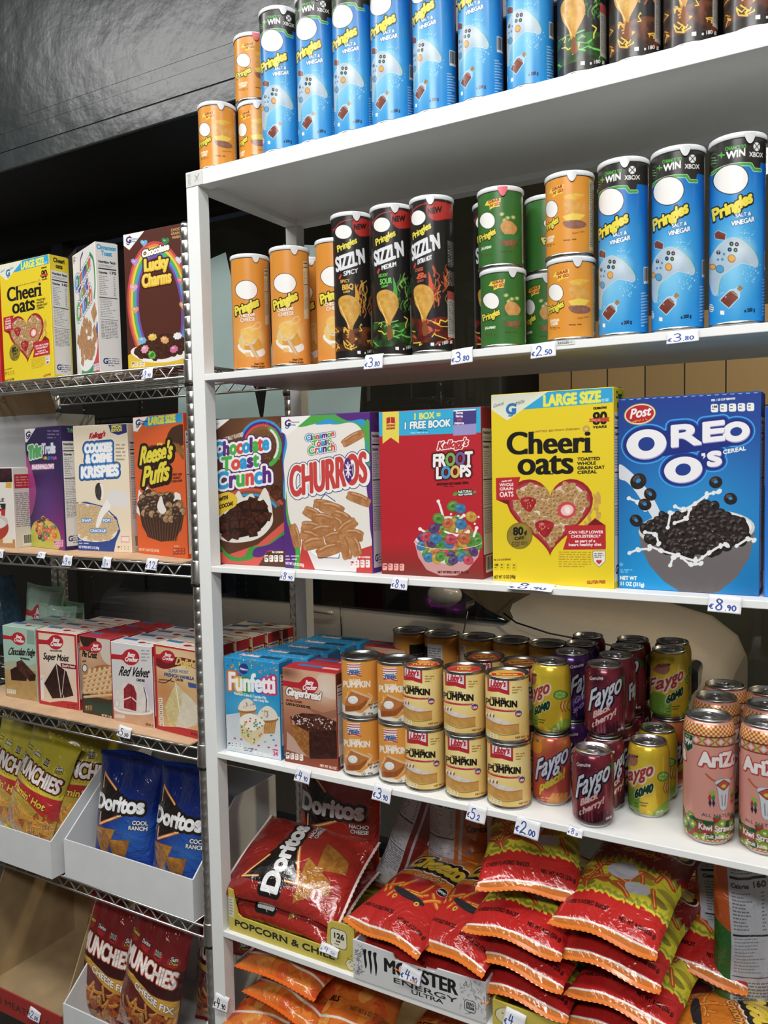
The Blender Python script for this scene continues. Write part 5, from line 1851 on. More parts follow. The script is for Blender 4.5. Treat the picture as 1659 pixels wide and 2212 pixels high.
def art_tall_dark(fire, glow_, name, sub, subc, heat):
    A = Art(cyl=(763, 44, 37, 468, .806, 9, -.09), **tall('1d1a18'))
    # red burst behind NEW
    for p in ([(722, 505), (735, 488), (748, 480), (770, 474)], [(722, 498), (738, 500)], [(800, 470), (808, 500)]):
        A.line(p, 2, 'c83028', 1)
    A.poly([(768, 478), (782, 472), (800, 474), (812, 482), (810, 502), (796, 508), (782, 510), (772, 504), (766, 492)], 'c02c24', sm=1, out=(1.5, '6a1410'))
    A.text('NEW', 768, 498, 12, BLK, to=(794, 493), b=1.2)
    badge(A, 746, 504, 18, 15, -14, .8)
    wordmark(A, 732, 549, 775, 525, 14, 1.5)
    A.text("SIZZL'N", 728, 592, 32, 'e4e6ea', to=(791, 566), b=1.6, up=(-.05, -1))
    A.text(heat, 744, 600, 10, 'eceef2', to=(775, 590), b=.9)
    A.poly([(733, 606), (738, 596), (741, 598), (737, 608)], 'd83a2a')
    if len(sub) == 3:
        for i, (s_, h) in enumerate(zip(sub, (7, 12, 4.5))):
            A.text(s_, 737 + i * 3, (616, 631, 638)[i], h, subc, to=(757 + (8 if i == 1 else 0), (612, 626, 634)[i]), b=.7)
    # flames, chilli, crisp, cracked lava
    for i in range(26):
        x, y = 788 + R_.uniform(-12, 14), 645 + R_.uniform(-25, 45)
        A.line([(x, y), (x + R_.uniform(-6, 6), y - 10), (x + R_.uniform(-4, 8), y - 20)], R_.uniform(1.5, 4), R_.choice(fire), 1, a=.75)
    t_ = [(700, 722), (730, 712), (760, 716), (790, 708), (830, 716), (830, 768), (700, 780)]
    A.poly(t_, glow_, tex=('1d1512', 14, 1.6), sm=0)
    for i in range(14):
        x, y = R_.uniform(715, 815), R_.uniform(712, 765)
        pts = [(x, y)]
        for k in range(4):
            pts.append((pts[-1][0] + R_.uniform(-9, 14), pts[-1][1] + R_.uniform(-9, 9)))
        A.line(pts, R_.uniform(1.2, 3.0), subc if i % 3 else 'f0d83a')
    A.poly([(768, 614), (776, 640), (774, 660), (764, 664), (768, 640)], fire[0], sm=1)
    A.poly([(732, 655), (742, 644), (758, 642), (774, 652), (778, 672), (772, 690), (764, 705), (758, 722), (752, 716), (748, 700), (736, 680)], 'e3b14a', sm=1, tex=('c98a2e', 7, 1.2), out=(.6, 'a8702a'))
    A.line([(736, 668), (745, 690), (754, 712)], 2, 'f4d488', 1)
    A.poly([(756, 716), (762, 722), (766, 740), (758, 748), (752, 738)], '8a4a20', sm=1)
    A.rect(770, 762, 777, 769, WHT)
    A.text('e 180 g', 785, 769, 6.5, 'e8e8e8', to=(806, 763), b=.5)
    # small print round the side
    A.cyl = None
    for y0, y1, c in ((66, 112, 'cfcac4'), (116, 142, 'cfcac4'), (156, 164, 'e06a5a'), (166, 225, 'd8d4cc')):
        if y0 == 166:
            A.rect(38, 150, 66, 228, 'b9b4aa')
            A.rect(38, 150, 66, 164, 'b84a40')
        A.micro(40, y0, 24, int((y1 - y0) / 2.6), 2.6, c if y0 < 150 else '3a3630', seed=y0)
    return A


def art_short(bg, name, kind):
    A = Art(460, 212, bg, size=(232.5, 107), org=(116.25, 0), cyl=(1234, 56, 37, 567, .63, 12, -.06))
    A.poly([(1197, 592), (1230, 584), (1227, 604), (1214, 606), (1203, 612), (1203, 602), (1192, 602)], 'f0d43c')
    A.text('GRAB', 1200, 598, 6.5, 'b02a2a', to=(1226, 591), b=.9)
    A.text("N' GO", 1204, 606, 7, 'b02a2a', to=(1228, 600), b=.9)
    badge(A, 1198, 637, 17, 19, -12, .8)
    wordmark(A, 1180, 688, 1217, 667, 16, 1.4)
    A.text(name[0], 1184, 706, 6, 'f4ece0', to=(1206, 701), b=.6)
    if len(name) > 1:
        A.text(name[1], 1186, 713, 6, 'f4ece0', to=(1203, 709), b=.6)
    A.micro(1184, 716, 24, 2, 3.5, '6a3a14')
    if kind == 'cheese':
        A.poly([(1228, 612), (1250, 606), (1276, 610), (1255, 622), (1236, 620)], 'f0c23e', sm=0, tex=('e0a42e', 8, 1))
        A.poly([(1228, 625), (1245, 618), (1262, 628), (1275, 640), (1252, 652), (1234, 646)], 'eab04c', sm=1, tex=('d8943a', 8, 1.2))
        A.poly([(1226, 656), (1250, 650), (1276, 655), (1262, 668), (1234, 665)], 'f0ce48', sm=0)
        A.poly([(1228, 668), (1262, 666), (1278, 675), (1268, 684), (1238, 682)], 'a8705a', sm=1, tex=('7c4a3a', 6, 1.2))
    else:
        for x, y in ((1232, 622), (1246, 630), (1260, 628), (1238, 636)):
            A.ell(x, y, 6, 5, '8aa84a', wob=.2, seed=x)
            A.ell(x, y, 3, 3, 'e0c890')
        A.poly([(1228, 650), (1240, 636), (1258, 640), (1270, 655), (1256, 672), (1238, 668)], 'e0a45c', sm=1, tex=('c88440', 8, 1.2))
        A.poly([(1222, 676), (1245, 668), (1272, 670), (1268, 682), (1240, 684)], '3a7a3a', sm=1)
        A.poly([(1226, 684), (1270, 682), (1262, 698), (1236, 696)], '9a6a44', tex=('6a4428', 6, 1.2))
    A.text('Potato Crisps', 1248, 697, 4.5, '5a3410', to=(1274, 693), b=.2)
    A.micro(1228, 708, 52, 1, 6, '5a3410', slope=-.05)
    A.cyl = None
    A.rect(40, 4, 56, 103, 'ded6b4')
    A.micro(41.5, 7, 13, 34, 2.7, '3a3428')
    return A


def food():
    return dict(wpx=470, hpx=205, bg='e89a3c', size=(232.5, 101), org=(116.25, 0))


def art_pumpkin():
    A = Art(cyl=(783, 43, 37, 1422, .85, -8, .02), **food())
    A.poly([(700, 1500), (745, 1518), (780, 1535), (810, 1514), (828, 1501), (870, 1490), (870, 1560), (700, 1560)], 'ece6dc', sm=0)
    A.rect(753, 1424, 782, 1451, 'f4eeec')
    for i in range(5):
        A.line([(753, 1427 + i * 5), (782, 1428 + i * 5)], 2, 'b03038')
    A.rect(757, 1437, 779, 1448, 'f4eeec')
    A.text("America's", 758, 1442, 4, '2a5a9a', to=(777, 1441), b=.3)
    A.text('Finest', 757, 1448, 8, '2a5a9a', to=(780, 1447), b=.6)
    A.line([(754, 1450), (768, 1449), (783, 1453)], 2.2, 'c02a34', 1)
    A.text('SOLID PACK', 756, 1464, 4.5, 'f6eee6', to=(781, 1464), b=.3)
    A.text('PUMPKIN', 743, 1477, 14, 'f6f0ea', to=(803, 1478), b=1.3)
    A.poly([(746, 1513), (762, 1484), (800, 1503), (795, 1508), (775, 1519), (746, 1521)], 'c97a3c', tex=('b8682e', 8, 1))
    A.line([(762, 1484), (785, 1494), (802, 1503), (792, 1518)], 4.5, 'e0bd92', 1)
    A.poly([(746, 1519), (775, 1517), (796, 1505), (794, 1513), (780, 1529), (747, 1532)], 'a85a26', tex=('94481c', 6, 1))
    A.line([(747, 1532), (780, 1529), (792, 1518)], 1.6, 'd8b080')
    A.ell(764, 1505, 11, 9, 'e8e6e2', out=(.6, '9a5a2a'))
    A.ell(765, 1503, 7, 5.4, 'f8f8f6')
    A.line(smooth([(760, 1505), (764, 1501), (769, 1504), (765, 1507)], False), .8, 'b8b4ae')
    A.line([(797, 1492), (806, 1500), (800, 1512)], 1.3, 'f6e8d8', 1)
    A.line([(754, 1487), (752, 1497), (747, 1502)], 1.3, 'f6e8d8', 1)
    A.text('For one', 798, 1521, 5, '3a3430', b=.2, up=-12)
    A.text('9" pie', 801, 1528, 5, '3a3430', b=.2, up=-12)
    A.ell(787, 1537, 4, 4, 'ece6dc', out=(.6, '3a3430'))
    A.text('U', 785.5, 1539.5, 4, '3a3430', b=.2)
    A.text('425g', 796, 1539, 4, '3a3430', b=.2)
    A.cyl = None
    A.rect(45, 6, 49, 60, 'c4a8a0')
    A.rect(80, 20, 116, 95, '1c1a1a')
    A.micro(84, 40, 28, 6, 4, '8a8680')
    A.rect(-116, 12, -80, 80, 'd2d0d4')
    A.micro(-113, 20, 30, 8, 5, '6a6a70')
    return A


def art_puree():
    A = Art(cyl=(1102, 47, 37, 1466, .756, -9, .03), **dict(food(), bg='ebb04c'))
    A.glow(1100, 1505, 85, 75, 'f8ea9c', 1.0, .5)
    A.glow(1110, 1580, 80, 40, 'f4da88', .9, .8)
    A.glow(1050, 1600, 40, 25, 'e8923a', .8)
    A.poly([(1060, 1456), (1106, 1463), (1106, 1497), (1083, 1490), (1060, 1490)], 'c02430')
    A.poly([(1064, 1456), (1102, 1462), (1102, 1487), (1083, 1480), (1064, 1480)], 'eef0f2')
    A.poly([(1066.5, 1458), (1099.5, 1463), (1099.5, 1483), (1083, 1477), (1066.5, 1478)], 'f6f6f6', out=(.5, '8a90a0'))
    A.text("Libby's", 1066, 1479, 16, 'c02430', to=(1098, 1479), b=.8, sh=.12)
    A.text('100% PURE', 1065, 1508, 6.5, '3a2a1a', to=(1098, 1510), b=.25)
    A.text('PUMPKIN', 1055, 1521, 15, '1a1210', to=(1123, 1525), b=.7, bx=.6)
    A.poly([(1054, 1523), (1075, 1528), (1121, 1531), (1118, 1535), (1078, 1533), (1054, 1528)], 'c02430')
    A.text('ALL NATURAL - NO PRESERVATIVES', 1058, 1528.5, 3.2, 'f4e0d8', to=(1117, 1534), b=.25)
    A.ell(1125, 1540, 7, 7.5, 'b02a3a')
    A.poly([(1118, 1540), (1119, 1535), (1125, 1532.5), (1131, 1535), (1132, 1540)], '3a3f8c')
    A.text('USA', 1120, 1543, 5, WHT, to=(1130, 1543), b=.5)
    A.poly([(1054, 1540), (1068, 1544), (1096, 1554), (1126, 1564), (1126, 1572), (1090, 1572), (1060, 1555)], 'e8e2d8', sm=0, tex=('d0c4b4', 8, 1))
    A.poly([(1053, 1548), (1070, 1558), (1092, 1564), (1126, 1562), (1126, 1583), (1085, 1585), (1060, 1572), (1053, 1564)], 'd9a352', tex=('c48a3a', 6, 1.1))
    A.line([(1053, 1549), (1070, 1559), (1092, 1564.5), (1126, 1563)], 1.6, 'c06a2a', 1)
    A.line([(1056, 1572), (1085, 1587), (1126, 1584)], 2.4, '9a8c4a', 1)
    for x in (1057, 1063, 1070):
        A.ell(x, 1543, 2.6, 5, 'f0e8dc', 15)
        A.ell(x + 2.6, 1545, 1.6, 4, '9a5a2a', 15)
    A.icons(1054, 1583, 28, 11, 4, 'efe4b8', '4a3a1a', slope=.12)
    A.micro(1112, 1479, 20, 3, 6, '9a6a2a', slope=.05)
    A.text('NET WT 15 OZ', 1118, 1595, 4, '7a4a14', b=.2)
    A.cyl = None
    A.rect(44, 10, 66, 62, 'e8e2cc')
    A.micro(46, 14, 18, 12, 3.6, '4a4030')
    A.rect(86, 20, 114, 90, 'e6deb8')
    A.micro(89, 26, 22, 15, 4, '3a3428')
    A.rect(-112, 30, -70, 50, '3a2416')
    A.micro(-110, 34, 38, 3, 5, 'e0c890')
    return A


def soda(bg):
    return dict(wpx=420, hpx=230, bg=bg, size=(207.3, 113), org=(103.65, 0))


def fay(A, cx, top, fill, out, s=1.0, dy=0):
    """big slanting script word climbing to the right"""
    A.text('Faygo', cx - 43 * s, top + 106 * s + dy, 56 * s, fill, to=(cx + 35 * s, top + 52 * s + dy), b=1.3 * s, gap=.03, sh=.0, up=(.14, -1), o=((2.4 * s, out),), dx=2 * s, dy=2 * s)


def bubbles(A, cx, c, n=40):
    for i in range(n):
        A.ell(cx + R_.uniform(-45, 45), R_.uniform(1600, 1790), 1, 1.2, c, a=.5)


def art_lime():
    A = Art(cyl=(1400, 46, 33, 1608, .71, -10, .02), **soda('d9b422'))
    A.glow(1390, 1650, 70, 60, 'f0d83c', .8)
    A.poly([(1340, 1700), (1380, 1720), (1372, 1790), (1340, 1790)], '6aa43a', a=.9, sm=1)
    A.poly([(1395, 1790), (1420, 1745), (1450, 1730), (1460, 1790)], '8ab43a', a=.9, sm=1)
    A.poly([(1385, 1790), (1400, 1750), (1412, 1760), (1404, 1790)], 'e8d43a')
    A.text('Genuine', 1356, 1636, 8, '2a2420', to=(1378, 1632), b=.6, up=(.1, -1))
    A.text('Faygo', 1340, 1698, 34, 'b83a3a', to=(1410, 1668), b=1.2, gap=.03, up=(.12, -1), o=((2.4, 'ece4d0'),), dx=1.5, dy=1)
    A.ell(1366, 1640, 12, 14, '9a4a6a', a=.7)
    A.ell(1432, 1672, 13, 11, '3a8a30', -20)
    A.ell(1432, 1672, 10.5, 8.5, 'a4cc5a', -20)
    for i in range(6):
        a = i * 1.05
        A.line([(1432, 1672), (1432 + 10 * math.cos(a), 1672 + 8 * math.sin(a))], 1, '4a9a38')
    for x in (1436, 1441, 1446):
        A.line([(x, 1685), (x - 3, 1700), (x + 1, 1712)], 2.4, 'a8403a', 1)
        A.line([(x + 2, 1690), (x, 1704)], 1.4, 'f0e4d0', 1)
    A.text('60/40', 1370, 1728, 21, '14402a', to=(1410, 1707), b=1.3, o=((1.3, 'f2ecc4'),), up=(.1, -1))
    A.micro(1370, 1738, 34, 2, 7, '4a5a2a', slope=-.35)
    A.text('12 FL OZ', 1417, 1758, 5, 'f0ecd8', to=(1432, 1754), b=.4)
    A.text('355 mL', 1418, 1765, 5, 'f0ecd8', to=(1432, 1761), b=.4)
    A.cyl = None
    A.text('Faygo', -100, 60, 26, 'b83a3a', to=(-58, 44), b=2, o=((2.2, 'ece4d0'),))
    A.text('Faygo', 62, 66, 26, 'b83a3a', to=(100, 48), b=2, o=((2.2, 'ece4d0'),))
    return A


def art_cherry(bg='7d2232', dark='2c0f22', word=('Black', 'cherry!'), wc='f0c4bc'):
    A = Art(cyl=(1282, 45, 33, 1628, .71, -10, .02), **soda(bg))
    A.glow(1270, 1680, 60, 70, 'a83a4a', .7)
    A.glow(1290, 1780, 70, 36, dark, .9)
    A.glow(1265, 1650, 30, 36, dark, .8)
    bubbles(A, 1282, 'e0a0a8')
    A.ell(1318, 1655, 7, 14, '2f7a36', 15)
    A.text('Genuine', 1248, 1652, 8, 'ece6e8', to=(1278, 1650), b=.6)
    fay(A, 1284, 1628, 'dfe4ee', '1c1430', .93)
    A.text(word[0], 1255, 1742, 16, wc, to=(1292, 1720), b=1.0, up=(.1, -1))
    A.text(word[1], 1252, 1765, 16, wc, to=(1306, 1730), b=1.0, up=(.1, -1))
    for i in range(12):
        A.line([(1245 + i * 7, 1752 + R_.uniform(-6, 6)), (1246 + i * 7, 1775)], R_.uniform(2, 5), R_.choice([dark, '14080f', 'b84a5c']), a=.55)
    A.text('12 FL OZ', 1309, 1770, 5, 'eee0e4', to=(1322, 1766), b=.4)
    A.cyl = None
    A.text('Faygo', -102, 66, 28, 'dfe4ee', to=(-58, 46), b=2.2, o=((2.2, '1c1430'),))
    A.text('Faygo', 60, 70, 28, 'dfe4ee', to=(101, 50), b=2.2, o=((2.2, '1c1430'),))
    return A


def art_peach():
    A = Art(cyl=(1194, 42, 33, 1589, .74, -9, .03), **soda('c4503c'))
    A.glow(1165, 1600, 40, 40, 'e8963a', .95)
    A.glow(1225, 1600, 30, 34, 'dc8a3a', .8)
    A.glow(1190, 1660, 60, 50, 'c0443e', .8)
    A.ell(1163, 1610, 12, 14, 'e8962e')
    A.ell(1163, 1595, 4, 3, '3a8a3a', 40)
    fay(A, 1196, 1592, 'dfe4ee', '2c2458', .9)
    A.text('peach!', 1168, 1712, 23, 'd8c83a', to=(1222, 1676), b=1.4, up=(.1, -1))
    A.micro(1170, 1724, 26, 2, 6, 'f0c0a0')
    for i in range(4):
        A.poly([(1180 + i * 9, 1740), (1196 + i * 9, 1712), (1202 + i * 9, 1714), (1190 + i * 9, 1742)], 'e09a4a', a=.9)
    A.rect(1210, 1724, 1228, 1736, 'c07a2a')
    A.cyl = None
    A.rect(50, 20, 66, 96, 'd8d0cc')
    A.micro(52, 24, 12, 16, 4, '3a2a2a')
    A.text('Faygo', -102, 66, 26, 'dfe4ee', to=(-60, 46), b=2, o=((2.2, '2c2458'),))
    return A


def art_grape():
    A = art_cherry('3f2372', '1c0f3c', ('Grape', 'soda'), 'b8a0e8')
    return A


def art_tea():
    A = Art(420, 360, 'e39a8c', size=(232.5, 178), org=(116.25, 0))
    ck = ('e8d878', 'cc4f3c')
    for j in range(5):
        for i in range(66):
            A.rect(-116.25 + i * 3.523, 3 + j * 3.2, -116.25 + (i + 1) * 3.523, 3 + (j + 1) * 3.2, ck[(i + j) % 2])
    A.rect(-117, 19, 117, 33, 'b8483c')
    A.line([(-117, 19), (117, 19)], 1, '2a1c1c')
    A.line([(-117, 33), (117, 33)], 1, '2a1c1c')
    for i in range(13):
        x = -110 + i * 18
        A.poly([(x, 20), (x + 8, 26), (x, 32), (x - 8, 26)], 'e8988a')
        A.poly([(x, 22), (x + 4, 26), (x, 30), (x - 4, 26)], 'd8dccc')
        A.poly([(x + 9, 20.5), (x + 14, 20.5), (x + 9, 26), (x + 4, 20.5)], 'b8cc5a')
        A.poly([(x + 9, 31.5), (x + 14, 31.5), (x + 9, 26), (x + 4, 31.5)], 'b8cc5a')
    for x0 in (-38, 78):
        A.poly([(x0 - 8, 22), (x0 + 12, 22), (x0 + 12, 40), (x0 + 2, 48), (x0 - 8, 40)], '1c4a3a', out=(.8, '9ac89a'))
        A.text('99', x0 - 6, 38, 10, WHT, to=(x0 + 7, 38), b=.8)
        A.text('¢', x0 + 7.5, 34, 6, WHT, b=.4)
        A.text('ONLY', x0 - 5, 27, 3.5, 'a8d85a', b=.3)
    for x0 in (-15, -131, 101):
        A.text('AriZona', x0, 62, 21, WHT, b=1.7, sx=.92, o=((1.3, 'c03a3a'),), dx=1.0, dy=1.0)
        # steer skull with band and feathers
        cx = x0 + 36
        A.line([(cx - 26, 74), (cx - 16, 82), (cx - 4, 84)], 3, 'c8603a', 1)
        A.line([(cx + 26, 74), (cx + 16, 82), (cx + 4, 84)], 3, 'c8603a', 1)
        A.poly([(cx - 13, 84), (cx, 80), (cx + 13, 84), (cx + 9, 98), (cx + 6, 122), (cx, 126), (cx - 6, 122), (cx - 9, 98)], 'd8dbe2', sm=1, out=(.6, '7a7a86'))
        A.poly([(cx - 11, 89), (cx, 82), (cx + 11, 89), (cx, 97)], 'd0523a', out=(.8, '2a2224'))
        A.ell(cx, 91, 4, 2.6, 'e8d04a')
        A.line([(cx - 3, 104), (cx - 2, 120)], 1.6, '8a8a94')
        A.line([(cx + 3, 104), (cx + 2, 120)], 1.6, '8a8a94')
        for s_ in (-1, 1):
            for dx in (15, 20):
                A.poly([(cx + s_ * dx, 100), (cx + s_ * (dx + 3), 108), (cx + s_ * (dx + 1), 116), (cx + s_ * (dx - 2), 108)], '3a8a4a' if dx == 15 else 'b83a3a')
                A.poly([(cx + s_ * dx, 110), (cx + s_ * (dx + 2.5), 116), (cx + s_ * dx, 122), (cx + s_ * (dx - 2), 116)], '2a2a48' if s_ < 0 else 'b03040')
            A.ell(cx + s_ * 17, 101, 5, 3.5, '9abc4a')
        A.text('ALL NATURAL', x0 + 4, 137, 5, '3a3a5a', sx=1.25, b=.1)
    # band of strawberries, kiwi and leaves
    A.rect(-117, 143, 117, 178, '2c5a32')
    for x, y in scatter([(-122, 139), (122, 139), (122, 176), (-122, 176)], 10.5, 5):
        k = R_.random()
        if k < .45:
            A.poly([(x - 6, y - 4), (x, y - 6), (x + 6, y - 4), (x + 3, y + 4), (x, y + 8), (x - 3, y + 4)], 'bc3a34', sm=1, tex=('982a28', 5, 1.2))
            A.poly([(x - 4, y - 5), (x, y - 7), (x + 4, y - 5), (x, y - 2)], '3f8a3a')
        elif k < .8:
            A.ell(x, y, 7, 6.4, '8a6a34')
            A.ell(x, y, 6.2, 5.6, '9ab83c', tex=('6a9a2a', 2.5, 1.4))
            A.ell(x, y, 2.2, 1.8, 'e8e8c4')
        else:
            A.ell(x, y, 6, 3, '24502c', R_.uniform(-60, 60))
    for j in range(2):
        for i in range(66):
            if (i + j) % 2 == 0 or True:
                A.rect(-116.25 + i * 3.523, 171.6 + j * 3.2, -116.25 + (i + 1) * 3.523, 171.6 + (j + 1) * 3.2, ck[(i + j) % 2])
    for x0 in (-16, -132, 100):
        A.text('Kiwi Strawberry', x0, 157, 9, 'f6e8e4', sx=.9, b=.9, o=((.5, '7a3a3a'),), up=2)
        A.text('Fruit Juice Cocktail', x0 + 8, 168, 6, 'f2d8d4', sx=.9, b=.3, up=2)
    return A
# ------------------------------------------------------------------ artwork of the bags (mm, top left origin)
def chip(A, pts, c='c98a34', d='a8641e'):
    A.poly(pts, c, tex=(d, 7, 1.3), out=(.8, '8a5218'))
    x0, y0 = np.mean(pts, 0)
    for i in range(14):
        p = pts[R_.randint(0, len(pts) - 1)]
        t = R_.uniform(0, .85)
        A.ell(x0 + (p[0] - x0) * t, y0 + (p[1] - y0) * t, 1.2, 1.0, R_.choice(['e8b85a', '8a4a18', 'd87a2a']), a=.8)


def tri_mark(A, x, y, s, word=True):
    """black jagged triangle with a fire edge and the white word across it"""
    def q(a, b):
        return (x + a * s, y + b * s)
    A.poly([q(.00, -.02), q(.98, .62), q(.06, 1.08), q(-.02, .80), q(-.04, .3)], '1a1614')
    for a, b, w in ((q(.02, .02), q(.42, .30), .05), (q(.02, .0), q(.04, .30), .04), (q(.06, .74), q(.07, 1.02), .045), (q(.07, 1.02), q(.92, .64), .065)):
        A.line([a, b], w * s, 'd85a1c')
        A.line([a, b], w * s * .6, 'f0a040')
        A.line([a, b], w * s * .25, 'fbe8c0')
    if word:
        A.text('Doritos', *q(-.16, .72), .30 * s, 'f4f4f4', to=q(1.18, .66), b=.022 * s, o=((.05 * s, '1a1614'),))


def art_corn(bg, hi, lo, sub, w=200, h=280):
    A = Art(w * 1.7, h * 1.7, bg, size=(w, h))
    A.grad(lo, bg)
    A.glow(w * .7, h * .66, w * .5, h * .3, hi, .9)
    tri_mark(A, w * .15, h * .15, w * .62)
    for i, t in enumerate(sub):
        A.text(t, w * .93, h * .545 + i * 13, 10, WHT, an='r', b=.9, sx=.95, o=((.8, '1a1614'),))
    A.micro(w * .6, h * .66, w * .3, 2, 5, hi)
    chip(A, [(w * .04, h * .64), (w * .48, h * .62), (w * .32, h * .86), (w * .22, h * .89)])
    chip(A, [(w * .38, h * .72), (w * .72, h * .69), (w * .60, h * .91), (w * .47, h * .93)])
    if sub[0] == 'NACHO':
        A.ell(w * .16, h * .80, 13, 13, WHT)
        A.ell(w * .16, h * .80, 11.5, 11.5, RED)
        A.ell(w * .16, h * .80, 10.5, 10.5, WHT)
        A.rect(w * .16 - 11, h * .80 - 4, w * .16 + 11, h * .80 + 4, 'f0e0dc')
        A.text('EXPORT', w * .16 - 9.5, h * .80 + 2.5, 6, RED, to=(w * .16 + 9.5, h * .80 + 2.5), b=.3)
    return A


def art_corn_back(w=200, h=280):
    A = Art(w * 1.5, h * 1.5, '7a1c1c', size=(w, h))
    A.facts(0, 0, w * .24, h, bg='c4c6ce', cal='150')
    A.rect(w * .30, 0, w * .33, h, 'b8b0b8')
    for i, t in enumerate(('FOR MORE', 'BOLD', 'EXPERIENCES')):
        A.text(t, w * .64, h * .40 + i * 13, 9, 'e8d8d8', an='c', b=.5)
    A.rect(w * .46, h * .55, w * .50, h * .58, '3a5a9a')
    A.micro(w * .53, h * .555, w * .35, 2, 6, 'c8a0a0')
    A.micro(w * .53, h * .61, w * .35, 2, 6, 'c8a0a0')
    A.text('BACK BOLDLY', w * .62, h * .86, 14, 'f0e8e8', an='c', b=.8)
    return A


def snackmix(A, w, h, y0):
    for q in scatter([(0, y0), (w, y0), (w, h), (0, h)], 22, 4):
        k = R_.random()
        if k < .4:
            a = R_.uniform(0, 360)
            chip(A, [(q[0] + 17 * math.cos(math.radians(a + t)), q[1] + 17 * math.sin(math.radians(a + t))) for t in (0, 115, 240)], 'c8602a', 'a0401a')
        elif k < .7:
            a = R_.uniform(0, 3.14)
            A.line([(q[0] - 16 * math.cos(a), q[1] - 16 * math.sin(a)), (q[0], q[1] + 3), (q[0] + 16 * math.cos(a), q[1] + 16 * math.sin(a))], 9, 'd8862e', 1)
            A.line([(q[0] - 15 * math.cos(a), q[1] - 15 * math.sin(a) - 2), (q[0], q[1]), (q[0] + 14 * math.cos(a), q[1] + 14 * math.sin(a) - 2)], 2.5, 'f0b050', 1)
        else:
            A.poly([(q[0] - 12, q[1] - 12), (q[0] + 10, q[1] - 14), (q[0] + 13, q[1] + 10), (q[0] - 9, q[1] + 13)], 'd8b06a', tex=('a87438', 4, 1.4))
            for i in range(3):
                A.line([(q[0] - 7 + i * 7, q[1] - 11), (q[0] - 5 + i * 7, q[1] + 11)], 1.4, '8a4a20')


def art_mix(hot, w=200, h=280):
    A = Art(w * 1.7, h * 1.7, 'c4b42a' if hot else '8e1a1c', size=(w, h))
    if hot:
        A.grad('cabb2c', 'b8a428')
        A.poly([(0, h * .44), (w, h * .48), (w, h * .72), (0, h * .66)], 'c4242a')
        for i in range(22):
            x = i * w / 21
            A.poly([(x - 8, h * .47 + x * .06), (x, h * .40 + x * .06 + R_.uniform(-4, 6)), (x + 8, h * .47 + x * .06)], 'd8c832')
        A.poly([(0, h * .62), (w * .4, h * .58), (w, h * .74), (w, h), (0, h)], 'c0a030')
        snackmix(A, w, h, h * .70)
        A.text("Flamin' Hot", w * .12, h * .57, 20, 'f0d83a', to=(w * .84, h * .64), b=.9, sh=.25, o=((1.6, '7a1014'),))
    else:
        A.poly([(0, h * .25), (w, h * .31), (w, h * .6), (0, h * .5)], '3c0f10')
        A.poly([(0, h * .5), (w, h * .55), (w, h), (0, h)], '6a1c14')
        snackmix(A, w, h, h * .66)
        A.poly([(0, h * .45), (w * .3, h * .45), (w * .65, h * .54), (w, h * .56), (w, h * .70), (w * .6, h * .63), (w * .3, h * .51), (0, h * .48)], 'dca436', sm=0)
        A.text('CHEESE FIX', w * .36, h * .54, 15, WHT, to=(w * .97, h * .665), b=1.0, o=((1, '7a4a14'),))
    oc = '7a1c14' if hot else 'c83a1c'
    A.text('MUNCHIES', w * .05, h * .385, 40, 'f8f4ee', to=(w * .95, h * .455), b=2.2, sh=.05, o=((4.2, '2a0c0a'), (2.4, oc)))
    for i in range(4):
        x, y = w * (.14 + .24 * i), h * (.17 + .018 * i)
        A.ell(x, y + 4, 17, 13, 'c8222a' if not hot else 'd8c83a')
        if i == 0:
            A.text('Cheetos', x, y + 3, 9, 'f0d83a', an='c', b=.8, sx=.8, o=((1.4, BLK),))
        elif i == 1:
            A.text('Doritos', x, y + 3, 9, WHT, an='c', b=.6, sx=.8, o=((1.4, BLK),))
        elif i == 2:
            A.rect(x - 11, y - 8, x + 11, y + 10, '1c1a18', r=4)
            A.text('ROLD', x, y, 6, 'e8e0c8', an='c', b=.3)
            A.text('GOLD', x, y + 7, 6, 'e8e0c8', an='c', b=.3)
        else:
            A.text('Sun', x, y + 2, 10, WHT, an='c', b=.6, sh=.2, o=((1.2, BLK),))
            A.text('Chips', x, y + 10, 7, 'f0c83a', an='c', b=.5, sh=.2, o=((1, BLK),))
    return A


def puff_word(A, x, y, x2, y2, h):
    A.text('Cheetos', x, y, h, 'ecc832', to=(x2, y2), b=h * .07, o=((h * .24, 'ece4da'), (h * .17, BLK)), bow=.12)


def curls(A, n, x0, y0, x1, y1, s=12, c='e07a1c'):
    for i in range(n):
        x, y, a = R_.uniform(x0, x1), R_.uniform(y0, y1), R_.uniform(0, 3.1)
        p = [(x - s * math.cos(a), y - s * math.sin(a)), (x, y + R_.uniform(-4, 4)), (x + s * math.cos(a), y + s * math.sin(a))]
        A.line(p, s * .55, 'b8501a', 1)
        A.line(p, s * .40, c, 1)
        A.line([(u, v - s * .08) for u, v in p], s * .12, 'f4b85a', 1)


